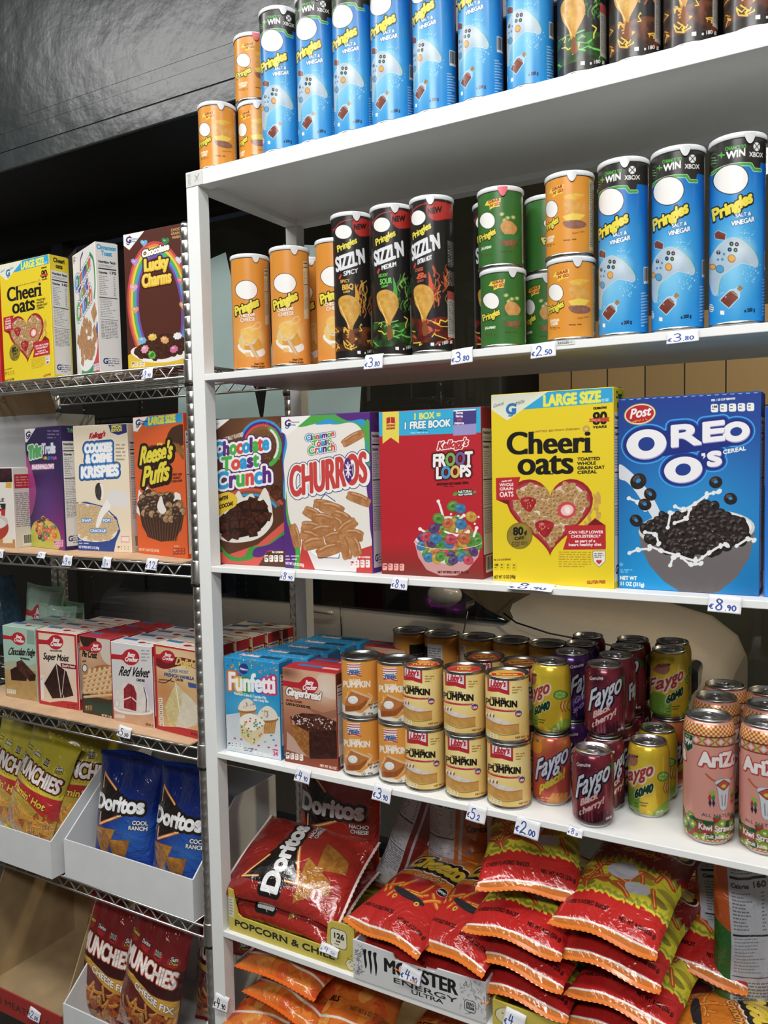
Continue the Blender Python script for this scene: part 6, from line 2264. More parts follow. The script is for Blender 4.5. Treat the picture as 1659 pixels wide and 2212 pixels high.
def art_puffs(w=200, h=280, red=True):
    A = Art(w * 1.6, h * 1.6, 'e07a1e', size=(w, h))
    if red:
        A.poly([(0, h * .49), (w * .5, h * .44), (w, h * .49), (w, h), (0, h)], 'c4221f')
    puff_word(A, w * .08, h * .36, w * .92, h * .34, 54)
    A.text('Crunchy', w * .30, h * .45, 17, 'e8a83a', to=(w * .72, h * .44), b=.8, sh=.2, o=((1.6, '7a1c14'),))
    curls(A, 12, w * .1, h * .52, w * .9, h * .66, 17)
    A.poly([(w * .3, h * .62), (w * .7, h * .66), (w * .74, h * .70), (w * .5, h * .70), (w * .3, h * .66)], '2a2a30', sm=1)
    for x in (.36, .68):
        A.ell(w * x, h * .71, 6, 6, 'e0b83a')
        A.ell(w * x, h * .71, 2.5, 2.5, '5a4a20')
    A.ell(w * .8, h * .50, 12, 10, '1c1a18', out=(1, WHT))
    A.text('EXPORT', w * .8 - 10, h * .50 + 3, 6, WHT, to=(w * .8 + 10, h * .50 + 3), b=.4)
    A.text('CHEESE FLAVORED SNACKS', w * .06, h * .85, 8.5, '3a0c0c', to=(w * .50, h * .85), b=.4)
    A.text('NET WT. 8 OZ (226 g)', w * .60, h * .885, 8, '3a0c0c', to=(w * .96, h * .885), b=.4)
    A.rect(0, h * .968, w, h * .980, 'eee6e0')
    A.rect(0, h * .980, w, h, 'd8782a')
    return A


def art_hot(w=200, h=280):
    A = Art(w * 1.6, h * 1.6, '8e1616', size=(w, h))
    puff_word(A, w * .08, h * .20, w * .92, h * .18, 44)
    A.text("FLAMIN' HOT", w * .2, h * .275, 15, 'd86a3a', to=(w * .84, h * .27), b=.6, sh=.2)
    A.text('Crunchy', w * .34, h * .335, 14, 'd8a03a', to=(w * .72, h * .33), b=.6, sh=.2)

    def flame(y, c, amp, seed):
        r = random.Random(seed)
        pts = [(0, h)]
        n = 15
        for i in range(n):
            x = w * i / (n - 1)
            pts += [(x - w * .03, y + r.uniform(.1, .5) * amp), (x + r.uniform(-7, 3), y - r.uniform(.0, 1) * amp), (x + w * .008, y - r.uniform(-.2, .5) * amp)]
        pts += [(w, h)]
        A.poly(pts, c, sm=0)
    flame(h * .42, '8a8c2c', 16, 3)
    flame(h * .46, 'd8cf2c', 15, 5)
    for q in scatter([(0, h * .5), (w, h * .5), (w, h * .72), (0, h * .72)], 34, 2):
        A.poly([(q[0] - 20, q[1]), (q[0] - 4, q[1] - 9), (q[0] + 18, q[1] - 3), (q[0] + 8, q[1] + 8)], R_.choice(['9a8a2c', 'c8601e', 'a8441c', '7a6a24']), sm=1, a=.8)
    curls(A, 16, w * .05, h * .46, w * .95, h * .70, 17, 'c84a1c')
    A.poly([(w * .3, h * .52), (w * .5, h * .46), (w * .62, h * .52), (w * .56, h * .60), (w * .38, h * .60)], 'b9bcc6', sm=1)
    A.poly([(w * .55, h * .62), (w * .75, h * .60), (w * .78, h * .67), (w * .6, h * .69)], 'b9bcc6', sm=1)
    flame(h * .73, '9a9c30', 9, 7)
    flame(h * .755, 'e0d634', 8, 9)
    flame(h * .775, 'c8201e', 8, 9)
    A.text('CHEESE FLAVORED SNACKS', w * .06, h * .87, 8.5, '3a0c0c', to=(w * .50, h * .875), b=.4)
    A.text('NET WT. 8 OZ (226 g)', w * .62, h * .90, 8, '3a0c0c', to=(w * .96, h * .905), b=.4)
    A.rect(0, h * .968, w, h * .980, 'eee6e0')
    A.rect(0, h * .980, w, h, 'd8782a')
    return A


def art_hot_back(w=200, h=280):
    A = Art(w * 1.2, h * 1.2, '8a1a1c', size=(w, h))
    A.rect(w * .1, h * .1, w * .5, h * .8, 'c8c4c4')
    A.micro(w * .13, h * .14, w * .34, 24, 7, '4a4040')
    A.rect(0, h * .955, w, h, 'd8782a')
    for i, c in enumerate(('e8e8e8', 'b8b8c0', '5a1a1c', 'e8c8c0', 'e8a848', 'd87a2a', 'f0e0d8')):
        A.ell(w * (.06 + .035 * i), h * .90, 3.2, 3.2, c)
    A.rect(w * .42, h * .85, w * .56, h, 'c8c4c8')
    for i, c in enumerate(('b8c8e8', '6a8ad8', '3a5ac8', '7aa8e0', 'd8a8c8', 'c03a6a', 'e87a8a', '2a2a6a', 'e8d83a', 'f0e88a', 'd8c83a')):
        A.ell(w * (.62 + .033 * i), h * .905, 3.2, 3.2, c)
    return A


def art_curls(w=220, h=300):
    A = Art(w * 1.5, h * 1.5, 'd8661c', size=(w, h))
    for i in range(130):
        x, y = R_.uniform(0, w), R_.uniform(0, h)
        A.poly([(x - 14, y - 6), (x, y - 17), (x + 13, y - 4), (x + 6, y + 14), (x - 9, y + 11)], R_.choice(['d8501c', 'e8842a', 'c83c1a', 'e07424', 'eaa040']), sm=1, a=.8)
    A.ell(w * .55, h * .30, 46, 34, '1c1a1c')
    A.ell(w * .55, h * .30, 40, 28, 'c8c8cc')
    A.ell(w * .55, h * .30, 38, 26, '1c1a1c')
    A.text('MADE IN', w * .55, h * .28, 9, 'd8d8dc', an='c', b=.4)
    A.text('USA', w * .55, h * .325, 13, 'e8e8ec', an='c', b=.8)
    A.rect(w * .36, h * .36, w * .76, h * .45, 'd8d4d4')
    for i in range(4):
        A.rect(w * .36, h * (.365 + .024 * i), w * .76, h * (.377 + .024 * i), 'b02a34')
    A.rect(w * .36, h * .36, w * .52, h * .41, '2a3a7a')
    A.text('HOT', w * .8, h * .30, 30, 'c82a20', an='c', b=2, o=((2, 'e8d0c0'),))
    A.text('CHEESE CURLS', w * .06, h * .76, 15, '2a1210', to=(w * .42, h * .765), b=.8)
    A.text('NET WT 6 1/2 OZ (184g)', w * .56, h * .80, 11, '8a4a14', to=(w * .96, h * .81), b=.5)
    A.rect(0, h * .875, w, h * .892, 'e4dcd4')
    return A


def art_puffs_back(w=200, h=280):
    A = Art(w * 1.5, h * 1.5, 'c8621c', size=(w, h))
    A.facts(0, h * .04, w * .40, h * .9, bg='b8b8c2', cal='160')
    A.rect(w * .46, 0, w * .51, h, 'b8b0b4')
    puff_word(A, w * .56, h * .20, w * .98, h * .19, 24)
    A.text('Connect w/', w * .56, h * .34, 14, '3a160c', to=(w * .95, h * .33), b=.6)
    for i in range(3):
        A.ell(w * .60, h * (.48 + .09 * i), 5, 5, '3a5aa0')
        A.line([(w * .67, h * (.48 + .09 * i)), (w * .92, h * (.475 + .09 * i))], 4, 'a04818')
    A.rect(w * .51, h * .8, w, h * .86, '3a3a6a')
    return A


def art_pouch_panel(w=170, h=270):
    A = Art(w * 1.8, h * 1.8, 'c8551c', size=(w, h))
    A.rect(0, h * .38, w, h, '1e6a2c')
    A.poly([(0, h * .34), (w * .3, h * .42), (w, h * .36), (w, h * .46), (0, h * .46)], '1e6a2c', sm=0)
    A.facts(w * .18, h * .0, w * .64, h * .97, bg='bfc3cf', cal='160')
    A.rect(w * .2, h * .62, w * .80, h * .84, 'bfc3cf')
    A.micro(w * .22, h * .64, w * .56, 6, 5, '5a5a66')
    A.ell(w * .72, h * .80, 9, 4, 'b84a3a', 8)
    A.barcode(w * .24, h * .86, w * .52, h * .12)
    return A


def art_mint(w=150, h=200):
    A = Art(w * 1.6, h * 1.6, 'a4c9b4', size=(w, h))
    spoon(A, w * .52, h * .32, 26, 0, sl=0)
    A.text('Chocolate Chip', w * .1, h * .60, 25, '1e1c1a', to=(w * .94, h * .57), b=.8, sh=.35)
    A.text('COOKIE MIX', w * .55, h * .67, 6, '1e1c1a', b=.4)
    A.rect(w * .72, h * .05, w, h * .36, '7c9c8c', a=.7)
    A.ell(w * .4, h * .86, 34, 22, 'b07a44', tex=('8a5628', 8, 1.3))
    A.ell(w * .75, h * .90, 34, 22, 'b07a44', tex=('8a5628', 8, 1.3))
    return A
# ------------------------------------------------------------------ builders of the goods
M['card_edge'] = principled('card_edge', 'b9b2a8', .8)


def carton(name, w, d, h, front, side=None, top=None, base='cccccc', flap=True, left=None):
    """a folding carton; origin at the front left bottom corner"""
    pl = principled(name + '_board', base, .5)
    mats = [pl, front] + [m_ for m_ in (side, top, left) if m_]
    ix = {id(m_): i for i, m_ in enumerate(mats)}
    mb = MB()
    q = ((0, 0), (1, 0), (1, 1), (0, 1))
    b = .0009

    def ring(z, i):
        return [(i, i, z), (w - i, i, z), (w - i, d - i, z), (i, d - i, z)]
    mb.quad([(b, 0, b), (w - b, 0, b), (w - b, 0, h - b), (b, 0, h - b)], q, 1)
    mb.quad([(w, b, b), (w, d - b, b), (w, d - b, h - b), (w, b, h - b)], q, ix[id(side)] if side else 0)
    mb.quad([(w - b, d, b), (b, d, b), (b, d, h - b), (w - b, d, h - b)], None, 0)
    mb.quad([(0, d - b, b), (0, b, b), (0, b, h - b), (0, d - b, h - b)], q, ix[id(left)] if left else 0)
    mb.quad([(b, b, h), (w - b, b, h), (w - b, d - b, h), (b, d - b, h)], q, ix[id(top)] if top else 0)
    mb.quad([(b, d - b, 0), (w - b, d - b, 0), (w - b, b, 0), (b, b, 0)], None, 0)
    cs = [((b, 0), (0, b)), ((w, b), (w - b, 0)), ((w - b, d), (w, d - b)), ((0, d - b), (b, d))]
    for (a, c) in cs:
        mb.quad([(c[0], c[1], b), (a[0], a[1], b), (a[0], a[1], h - b), (c[0], c[1], h - b)], None, 0)
    ed = [((b, 0), (w - b, 0), (w - b, b), (b, b)), ((w, b), (w, d - b), (w - b, d - b), (w - b, b)), ((w - b, d), (b, d), (b, d - b), (w - b, d - b)), ((0, d - b), (0, b), (b, b), (b, d - b))]
    for o0, o1, i1, i0 in ed:
        mb.quad([(*o0, h - b), (*o1, h - b), (*i1, h), (*i0, h)], None, 0)
        mb.quad([(*o1, b), (*o0, b), (*i0, 0), (*i1, 0)], None, 0)
    for c0, c1, ii in (((b, 0), (0, b), (b, b)), ((w, b), (w - b, 0), (w - b, b)), ((w - b, d), (w, d - b), (w - b, d - b)), ((0, d - b), (b, d), (b, d - b))):
        mb.quad([(*c0, h - b), (*ii, h), (*c1, h - b)], None, 0)
        mb.quad([(*c1, b), (*ii, 0), (*c0, b)], None, 0)
    o = mb.build(name, mats)
    if flap:
        f = MB()
        t = .0006
        f.quad([(.002, .0015, h + .0004), (w - .002, .0015, h + .0004), (w - .002, d * .93, h + .0022), (.002, d * .93, h + .0022)], q, 0)
        f.quad([(.002, .0015, h + .0002), (.002, d * .93, h + .0014), (w - .002, d * .93, h + .0014), (w - .002, .0015, h + .0002)], None, 1)
        f.quad([(w - .002, .0015, h + .0002), (w - .002, d * .93, h + .0014), (w - .002, d * .93, h + .0022), (w - .002, .0015, h + .0004)], None, 1)
        f.quad([(w - .002, d * .93, h + .0014), (.002, d * .93, h + .0014), (.002, d * .93, h + .0022), (w - .002, d * .93, h + .0022)], None, 1)
        f.build('top_flap', [top or pl, M['card_edge']], o)
    return o


M['lid_rim'] = principled('lid_rim', 'd4d6d8', .3, spec=.6)
M['foil'] = principled('foil_seal', 'c9cbcc', .3, 1.0)


def crisp_can(name, lab, h, red=False):
    r = .037
    root = empty(name)
    MB().lathe([(r, .006), (r, h - .008)], 64, (.006, h - .008)).build('body', lab, root)
    MB().lathe([(.030, .002), (.034, .0), (r + .0008, .0015), (r + .0010, .005), (r + .0002, .0065)], 48, capb=True).build('base_rim', M['silver'], root)
    MB().lathe([(r + .0002, h - .0085), (r + .0008, h - .007), (r + .0008, h - .004), (r - .002, h - .003)], 48).build('metal_rim', M['silver'], root)
    ld = MB().lathe([(r + .0010, h - .0075), (r + .0016, h - .0065), (r + .0016, h - .0015), (r + .0008, h), (r - .002, h), (r - .004, h - .003), (.002, h - .0035), (.0005, h - .0035)], 56, capt=True)
    l = ld.build('lid', M['lid'], root)
    tb = MB()
    n = 10
    a0 = math.radians(200 if red else 25)
    for i in range(n + 1):
        a = -math.pi / 2 + (i - n / 2) / n * .42 + (0 if red else .25)
        k = 1 - abs(2 * i / n - 1) ** 2.2
        for zz_ in (h - .002, h - .004 - .013 * k):
            tb.v.append(((r + .0020) * math.cos(a), (r + .0020) * math.sin(a), zz_))
    for i in range(n):
        tb.face((2 * i, 2 * i + 1, 2 * i + 3, 2 * i + 2), None, 0, True)
    tb.build('pull_tab', M['red_tab'] if red else M['lid_rim'], l)
    return root


M['red_tab'] = principled('red_plastic_tab', 'd9606a', .4)


def food_can(name, lab, h=.113, lidart=None, dent=False):
    r = .037
    root = empty(name)
    MB().lathe([(r, .006), (r, h - .006)], 64, (.006, h - .006)).build('body', lab, root)
    MB().lathe([(.0, .004), (r - .003, .004), (r - .0028, .0005), (r + .0002, 0), (r + .0011, .0012), (r + .0011, .003), (r - .0002, .0055), (r - .0003, .0075)], 56).build('bottom_rim', M['silver'], root)
    MB().lathe([(r - .0003, h - .0075), (r - .0002, h - .0055), (r + .0011, h - .003), (r + .0011, h - .001), (r + .0002, h), (r - .0018, h - .0005), (r - .003, h - .006)], 56).build('top_rim', M['silver'], root)
    lp = MB().lathe([(r - .003, h - .006), (r - .006, h - .0056), (r - .007, h - .0048), (r - .012, h - .0048), (r - .013, h - .0056), (.0005, h - .0056)], 48, capt=True)
    e = lp.build('end_plate', M['tin_dark'], root)
    if lidart:
        d = MB()
        n = 40
        rr = r - .0065
        d.v = [(rr * math.cos(2 * math.pi * i / n), rr * math.sin(2 * math.pi * i / n), h - .0044) for i in range(n)]
        d.face(tuple(range(n)), tuple((.5 + .5 * math.cos(2 * math.pi * i / n), .5 + .5 * math.sin(2 * math.pi * i / n)) for i in range(n)))
        d.build('printed_lid', lidart, e)
    return root


M['alu'] = principled('brushed_aluminium', 'c4c4c6', .3, 1.0)


def drink_can(name, lab, r=.033, h=.1225, neck=.012):
    root = empty(name)
    rn = r * .82
    prof = [(r * .80, .0045), (r * .93, .0085), (r * .99, .012), (r, .016), (r, h - neck - .010), (r * .995, h - neck - .007), (r * .93, h - .0085), (rn + .0006, h - .0045)]
    MB().lathe(prof, 64, (.0045, h - .0045)).build('body', lab, root)
    MB().lathe([(.0005, .010), (r * .62, .006), (r * .70, .0008), (r * .74, 0), (r * .78, .001), (r * .80, .0046)], 48).build('base', M['alu'], root)
    ld = MB().lathe([(rn + .0006, h - .0048), (rn + .0018, h - .003), (rn + .0018, h - .0012), (rn + .0008, h), (rn - .0008, h - .0006), (rn - .002, h - .006), (rn - .004, h - .0066), (rn - .005, h - .004), (.0005, h - .004)], 48, capt=True)
    l = ld.build('lid', M['alu'], root)
    t = MB()
    pts = [(.0085 * math.cos(a) * (1.0), .002 + .012 * math.sin(a), h - .0022) for a in np.linspace(0, 2 * math.pi, 17)]
    t.tube(pts, .0016, 6)
    t.box(-.006, -.004, h - .0036, .006, .003, h - .0022)
    t.build('pull_tab', M['alu'], l)
    o = MB()
    o.tube([(.010 * math.cos(a), -.011 + .008 * math.sin(a), h - .0038) for a in np.linspace(0, 2 * math.pi, 17)], .0006, 5)
    o.build('mouth_score', M['alu'], l)
    return root


_bump = {}


def film_mat(name, art, rough=.17):
    mt = printed(name, art, rough, .5, 0, .6)
    nt = mt.node_tree
    tc = nt.nodes.new('ShaderNodeTexCoord')
    nz = nt.nodes.new('ShaderNodeTexNoise')
    nz.inputs['Scale'].default_value = 19
    nz.inputs['Detail'].default_value = 3.0
    nz.inputs['Distortion'].default_value = 1.4
    bp = nt.nodes.new('ShaderNodeBump')
    bp.inputs['Strength'].default_value = .8
    bp.inputs['Distance'].default_value = .012
    nt.links.new(tc.outputs['Object'], nz.inputs[0])
    nt.links.new(nz.outputs[0], bp.inputs['Height'])
    nt.links.new(bp.outputs[0], nt.nodes['Principled BSDF'].inputs['Normal'])
    return mt


def bag(name, w, h, T, front, back, seed=1, seal=.010, sag=0., sealcol=None, top_pinch=.0, fold=0.):
    """a pillow bag: front faces -y, bottom seal at z = 0"""
    rg = random.Random(seed)
    nu, nv = 40, 52
    ph = [rg.uniform(0, 6.28) for _ in range(12)]
    fr = [rg.uniform(.7, 1.3) for _ in range(12)]
    mb = MB()

    def shape(u, v, s):
        # u -1..1 across, v 0..1 up, s = -1 front, 1 back
        vb = max(0., min(1., v))
        e = math.sin(math.pi * vb) ** .52
        g = (1 - abs(u) ** 2.8) ** .62 if abs(u) < 1 else 0
        if sag:
            e *= 1 + sag * (.5 - vb)
        t = T / 2 * e * g
        ends = math.exp(-vb / .13) + math.exp(-(1 - vb) / .13)
        wr = 0.
        for k in range(4):
            wr += math.sin(u * (5 + 3.1 * k) * fr[k] + ph[k] + vb * 4 * fr[k + 4]) / (1.6 + k)
        t += s * 0 + .0050 * wr * ends * g * min(1, 9 * vb) * min(1, 9 * (1 - vb)) * (T / .07)
        t += .0028 * math.sin(u * 5 * fr[5] + ph[5] + vb * 6) * math.sin(vb * 9 * fr[6] + ph[6]) * g * e
        wx = 1 - .085 * e + .010 * math.sin(vb * 17 + ph[7] + (1 if u > 0 else 2.1)) - top_pinch * vb ** 3
        x = u * w / 2 * wx
        y = s * t + .006 * math.sin(u * 3 * fr[8] + ph[8]) * (1 - e) + fold * max(0, vb - .8) ** 2 * 6
        z = vb * h * (1 - .03 * (T / .08)) + .004 * math.sin(u * 2.3 + ph[9]) * (vb ** 3)
        return (x, y, z)
    for s in (-1, 1):
        n0 = len(mb.v)
        for j in range(nv + 1):
            for i in range(nu + 1):
                a = -math.cos(math.pi * i / nu)
                a = .45 * a + .55 * (2 * i / nu - 1)
                mb.v.append(shape(a, j / nv, s))
        for j in range(nv):
            for i in range(nu):
                a = n0 + j * (nu + 1) + i
                f = (a, a + 1, a + nu + 2, a + nu + 1)
                aa = [.45 * -math.cos(math.pi * k / nu) + .55 * (2 * k / nu - 1) for k in (i, i + 1)]
                u0, u1 = [(x + 1) / 2 for x in aa]
                uv = ((u0, j / nv), (u1, j / nv), (u1, (j + 1) / nv), (u0, (j + 1) / nv))
                if s > 0:
                    f, uv = f[::-1], tuple((1 - q[0], q[1]) for q in uv[::-1])
                mb.face(f, uv, 0 if s < 0 else 1, True)
    o = mb.build(name, [front, back])
    sm_ = principled(name + '_seal', sealcol or 'b03028', .35, 0, .3)
    for top in (0, 1):
        sb = MB()
        n = 40
        rows = 5
        for j in range(rows + 1):
            for i in range(n + 1):
                u = 2 * i / n - 1
                p = shape(u, float(top), -1)
                zz_ = (h * (1 - .03 * (T / .08)) if top else 0) + (1 if top else -1) * seal * j / rows
                zg = .0014 if i % 2 and j == rows else 0
                sb.v.append((p[0], p[1] + .0009 * (1 if j % 2 else -1), p[2] if j == 0 else (p[2] + (1 if top else -1) * seal * j / rows - (1 if top else -1) * zg)))
        for j in range(rows):
            for i in range(n):
                a = j * (n + 1) + i
                sb.face((a, a + 1, a + n + 2, a + n + 1), None, 0, False)
        sb.build('top_seal' if top else 'bottom_seal', sm_, o)
    return o


def lay(o, px, py, Y, rz, tilt=0., roll=0., z=None, label='', cat='', group=None):
    """lay a bag on its back, bottom seal towards the aisle at a seen point"""
    p = P(px, py, Y=Y)
    if z is not None:
        p[2] = z
    e = Matrix.Rotation(math.radians(rz), 4, 'Z') @ Matrix.Rotation(math.radians(-90 + tilt), 4, 'X') @ Matrix.Rotation(math.radians(roll), 4, 'Z')
    o.matrix_world = Matrix.Translation(Vector(p)) @ e
    tag(o, label, cat, group)
    return o


def stand(o, x, y, z, rz=0, lean=0., roll=0., label='', cat='', group=None):
    e = Matrix.Rotation(math.radians(rz), 4, 'Z') @ Matrix.Rotation(math.radians(lean), 4, 'X') @ Matrix.Rotation(math.radians(roll), 4, 'Y')
    o.matrix_world = Matrix.Translation((x, y, z)) @ e
    tag(o, label, cat, group)
    return o


# ------------------------------------------------------------------ handwriting and price tickets
DIG = {'0': [[(.5, 0), (.12, .25), (.1, .7), (.45, 1), (.85, .75), (.88, .3), (.5, 0)]],
       '2': [[(.1, .25), (.3, .02), (.7, .05), (.8, .35), (.5, .65), (.08, 1), (.5, .93), (.95, 1)]],
       '3': [[(.15, .08), (.55, 0), (.85, .2), (.75, .42), (.4, .48), (.85, .6), (.85, .88), (.45, 1), (.05, .9)]],
       '4': [[(.35, 0), (.1, .55), (.85, .55)], [(.7, .1), (.6, 1)]],
       '5': [[(.85, 0), (.3, .04), (.2, .42), (.6, .4), (.88, .65), (.7, .95), (.3, 1), (.05, .9)]],
       '8': [[(.75, .1), (.4, 0), (.2, .22), (.75, .62), (.7, .95), (.3, 1), (.15, .75), (.75, .3), (.75, .1)]],
       '9': [[(.8, .25), (.45, .02), (.15, .25), (.35, .5), (.8, .3), (.75, .65), (.6, 1)]],
       '1': [[(.2, .25), (.55, 0), (.5, 1)]],
       '.': [[(.45, .95), (.5, 1)]],
       'E': [[(.9, .1), (.5, .08), (.2, .4), (.3, .8), (.6, 1), (.9, .92)], [(.0, .42), (.6, .4)], [(.0, .62), (.55, .6)]]}


def pen(A, s, x, y, h, c, w):
    for ch in s:
        if ch == ' ':
            x += h * .3
            continue
        hh = h
        for st in DIG[ch]:
            A.line([(x + a * hh * .55, y + b * hh) for a, b in st], w, c, len(st) > 3)
        x += hh * (.36 if ch == '.' else .66)
    return x


_tk = {}


def ticket(px, py, big, small, label, w=.042, h=.031, Y=-.0025, bend=.006, rot=0., ink='2c4a9c', cut=0., Z=None):
    """handwritten paper price ticket taped over a shelf edge; px, py = its centre"""
    key = (big, small, ink, cut)
    if key not in _tk:
        A = Art(170, 126, 'f0f0f4')
        A.rect(0, 0, 170, 30, 'e3e4ea', a=.6)
        pen(A, 'E', 8, 70, 34, ink, 8)
        x = pen(A, big, 36, 30 - cut, 78, ink, 9)
        pen(A, '.', x - 6, 74 - cut * .4, 34, ink, 6)
        pen(A, small, x + 10, 68 - cut * .3, 38, ink, 8)
        _tk[key] = printed('ticket_' + big + small, A, .6)
    p = P(px, py, Z=Z) if Z else P(px, py, Y=Y)
    mb = MB()
    n = 10
    for j in range(n + 1):
        v = j / n
        for i in range(n + 1):
            u = i / n
            yy = -bend * (1 - v) ** 2 * (1 - .5 * u) - .0008 * math.sin(u * 5 + px)
            if v > .85:
                yy += (v - .85) * .03
            mb.v.append(((u - .5) * w, yy, (v - .5) * h))
    for j in range(n):
        for i in range(n):
            a = j * (n + 1) + i
            mb.face((a, a + 1, a + n + 2, a + n + 1), ((i / n, j / n), ((i + 1) / n, j / n), ((i + 1) / n, (j + 1) / n), (i / n, (j + 1) / n)), 0, True)
    o = mb.build('price_ticket', _tk[key])
    md = o.modifiers.new('paper', 'SOLIDIFY')
    md.thickness = .0003
    md.offset = 1
    o.location = p
    o.rotation_euler = (0, math.radians(rot), 0)
    tag(o, label, 'price ticket', 'handwritten price tickets')
    return o
# ------------------------------------------------------------------ crisp cans on the two upper white shelves
CAT = 'crisp can'
fl = (['e8a030', 'd8702a', 'f0c84a'], ['4cae46', '2a7a2a', '9acc4a'], ['e04a20', 'c02818', 'f08a3a'])
m_blue = printed('blue_crisp_label', art_tall_blue(), .32, .12)
m_ched = printed('orange_tall_label', art_tall_orange(), .32, .12)
m_bbq = printed('black_bbq_label', art_tall_dark(fl[0], '7a3c1c', 'a', ('SPICY', 'BBQ', 'FLAVOUR'), 'f0b83a', 'SPICY'), .32, .12)
m_sour = printed('black_sour_label', art_tall_dark(fl[1], '2a6a24', 'b', ("KICKIN'", 'SOUR', 'CREAM'), '6ad04a', 'MEDIUM'), .32, .12)
m_hot = printed('black_hot_label', art_tall_dark(fl[2], '8a1c14', 'c', ('CHEESE', '&', 'CHILLI'), 'e05a3a', 'EXTRA HOT'), .32, .12)
m_sor = printed('orange_short_label', art_short('ea962c', ('CHEDDAR', 'CHEESE'), 'cheese'), .32, .12)
m_sgr = printed('green_short_label', art_short('33702a', ('JALAPENO',), 'jal'), .32, .12)
T1, T2 = ZT['top'], ZT['two']
blue = Proto(crisp_can('tall_crisp_can', m_blue, .263))
g = 'blue salt and vinegar crisp cans on the top shelf'
for i, (x, yaw) in enumerate(zip((.204, .287, .366, .445, .527, .611, .696), (34, 24, 20, 17, 4, 4, 8))):
    n = ['first', 'second', 'third', 'fourth', 'fifth', 'sixth', 'seventh'][i]
    extra = ', beside the orange cans' if i == 0 else ', beside the green can' if i == 6 else ', counted from the left'
    blue((x, .046, T1), math.radians(yaw), '%s blue salt and vinegar crisp can on the top shelf%s' % (n, extra), CAT, g)
for i, (x, y, yaw) in enumerate(((.842, .046, 2), (.922, .044, 10), (1.003, .042, 16), (1.082, .040, 16))):
    n = ['leftmost', 'second', 'third', 'rightmost'][i]
    blue((x, y, T2), math.radians(yaw), '%s blue salt and vinegar crisp can on the second shelf%s' % (n, (' beside the orange short stack', ' from the left', ' from the left', ', cut by the photo edge')[i]), CAT, 'blue salt and vinegar crisp cans on the second shelf')
sour = Proto(crisp_can('tall_crisp_can', m_sour, .263))
sour((.779, .046, T1), math.radians(4), 'black crisp can with green lava print on the top shelf', CAT, 'dark lava crisp cans on the top shelf')
bbq = Proto(crisp_can('tall_crisp_can', m_bbq, .263))
for x, n in ((.859, 'first brown lava crisp can right of the green one on the top shelf'), (.938, 'second brown lava crisp can on the top shelf'), (1.020, 'last brown lava crisp can at the right end of the top shelf')):
    bbq((x, .046, T1), math.radians(3), n, CAT, 'dark lava crisp cans on the top shelf')
short, shortr = Proto(crisp_can('short_crisp_can', m_sor, .129)), Proto(crisp_can('short_crisp_can', m_sor, .129, True))
for (x, y, z, yaw), n in (((.046, .046, T1, 38), 'single orange short crisp can at the left end of the top shelf'), ((.115, .085, T1, 24), 'lower orange short can of the two-high stack on the top shelf'), ((.110, .085, T1 + .129, 48), 'upper orange short can with red tab on the top shelf stack'),
                          ((.761, .044, T2, 17), 'lower orange short crisp can on the second shelf beside the blue cans'), ((.759, .044, T2 + .129, 8), 'upper orange short crisp can on the second shelf stack beside the blue cans'),
                          ((.818, .135, T2, 20), 'lower orange short can behind, half hidden by the blue cans on the second shelf'), ((.818, .135, T2 + .129, 20), 'upper orange short can behind, showing as a sliver left of the blue cans')):
    (shortr if 'red tab' in n else short)((x, y, z), math.radians(yaw), n, CAT, 'orange short crisp cans')
gshort, gshortr = Proto(crisp_can('short_crisp_can', m_sgr, .129)), Proto(crisp_can('short_crisp_can', m_sgr, .129, True))
for (x, y, z, yaw), n in (((.644, .05, T2, 31), 'lower green jalapeno short can at the front of the second shelf'), ((.641, .05, T2 + .129, 27), 'upper green jalapeno short can with red tab on the second shelf'),
                          ((.694, .132, T2, 2), 'lower green short can in the row behind on the second shelf'), ((.694, .132, T2 + .129, 80), 'upper green short can turned to its barcode, in the row behind')):
    (gshortr if 'red tab' in n else gshort)((x, y, z), math.radians(yaw), n, CAT, 'green short crisp cans on the second shelf')
ched = Proto(crisp_can('tall_crisp_can', m_ched, .224))
for (x, y, yaw), n in (((.117, .046, 42), 'leftmost tall orange cheddar crisp can on the second shelf'), ((.216, .042, 36), 'second tall orange cheddar can from the left with its panel at the edge'),
                       ((.196, .132, 30), 'tall orange can behind the gap of the two front cheddar cans'), ((.298, .125, 30), 'tall orange cheddar can in shade behind the front row'), ((.318, .046, 40), 'front tall orange cheddar can half hidden by the black spicy can')):
    ched((x, y, T2), math.radians(yaw), n, CAT, 'tall orange cheddar cans on the second shelf')
bbq((.356, .043, T2), math.radians(31), 'black spicy barbecue crisp can with orange chip on the second shelf', CAT, 'black sizzling crisp cans on the second shelf')
sour((.439, .043, T2), math.radians(24), 'black medium sour cream crisp can with green flames on the second shelf', CAT, 'black sizzling crisp cans on the second shelf')
hot = Proto(crisp_can('tall_crisp_can', m_hot, .263))
hot((.519, .041, T2), math.radians(9), 'front black extra hot crisp can with red flames on the second shelf', CAT, 'black sizzling crisp cans on the second shelf')
hot((.600, .125, T2), math.radians(14), 'black extra hot can in shade behind the green short stack', CAT, 'black sizzling crisp cans on the second shelf')

# ------------------------------------------------------------------ cereal boxes on the third white shelf
CB = 'cereal box'
T3 = ZT['three']
R = math.radians
m_oat = printed('yellow_oat_front', art_oat(), .42)
s_oat = printed('yellow_oat_side', art_side('f2d51c', 'Cheeri|oats', BLK, cal='140', w=55), .45)


def put(o, x, y, z, a, label, cat, group=None):
    o.location = (x, y, z)
    o.rotation_euler = (0, 0, R(a))
    return tag(o, label, cat, group)


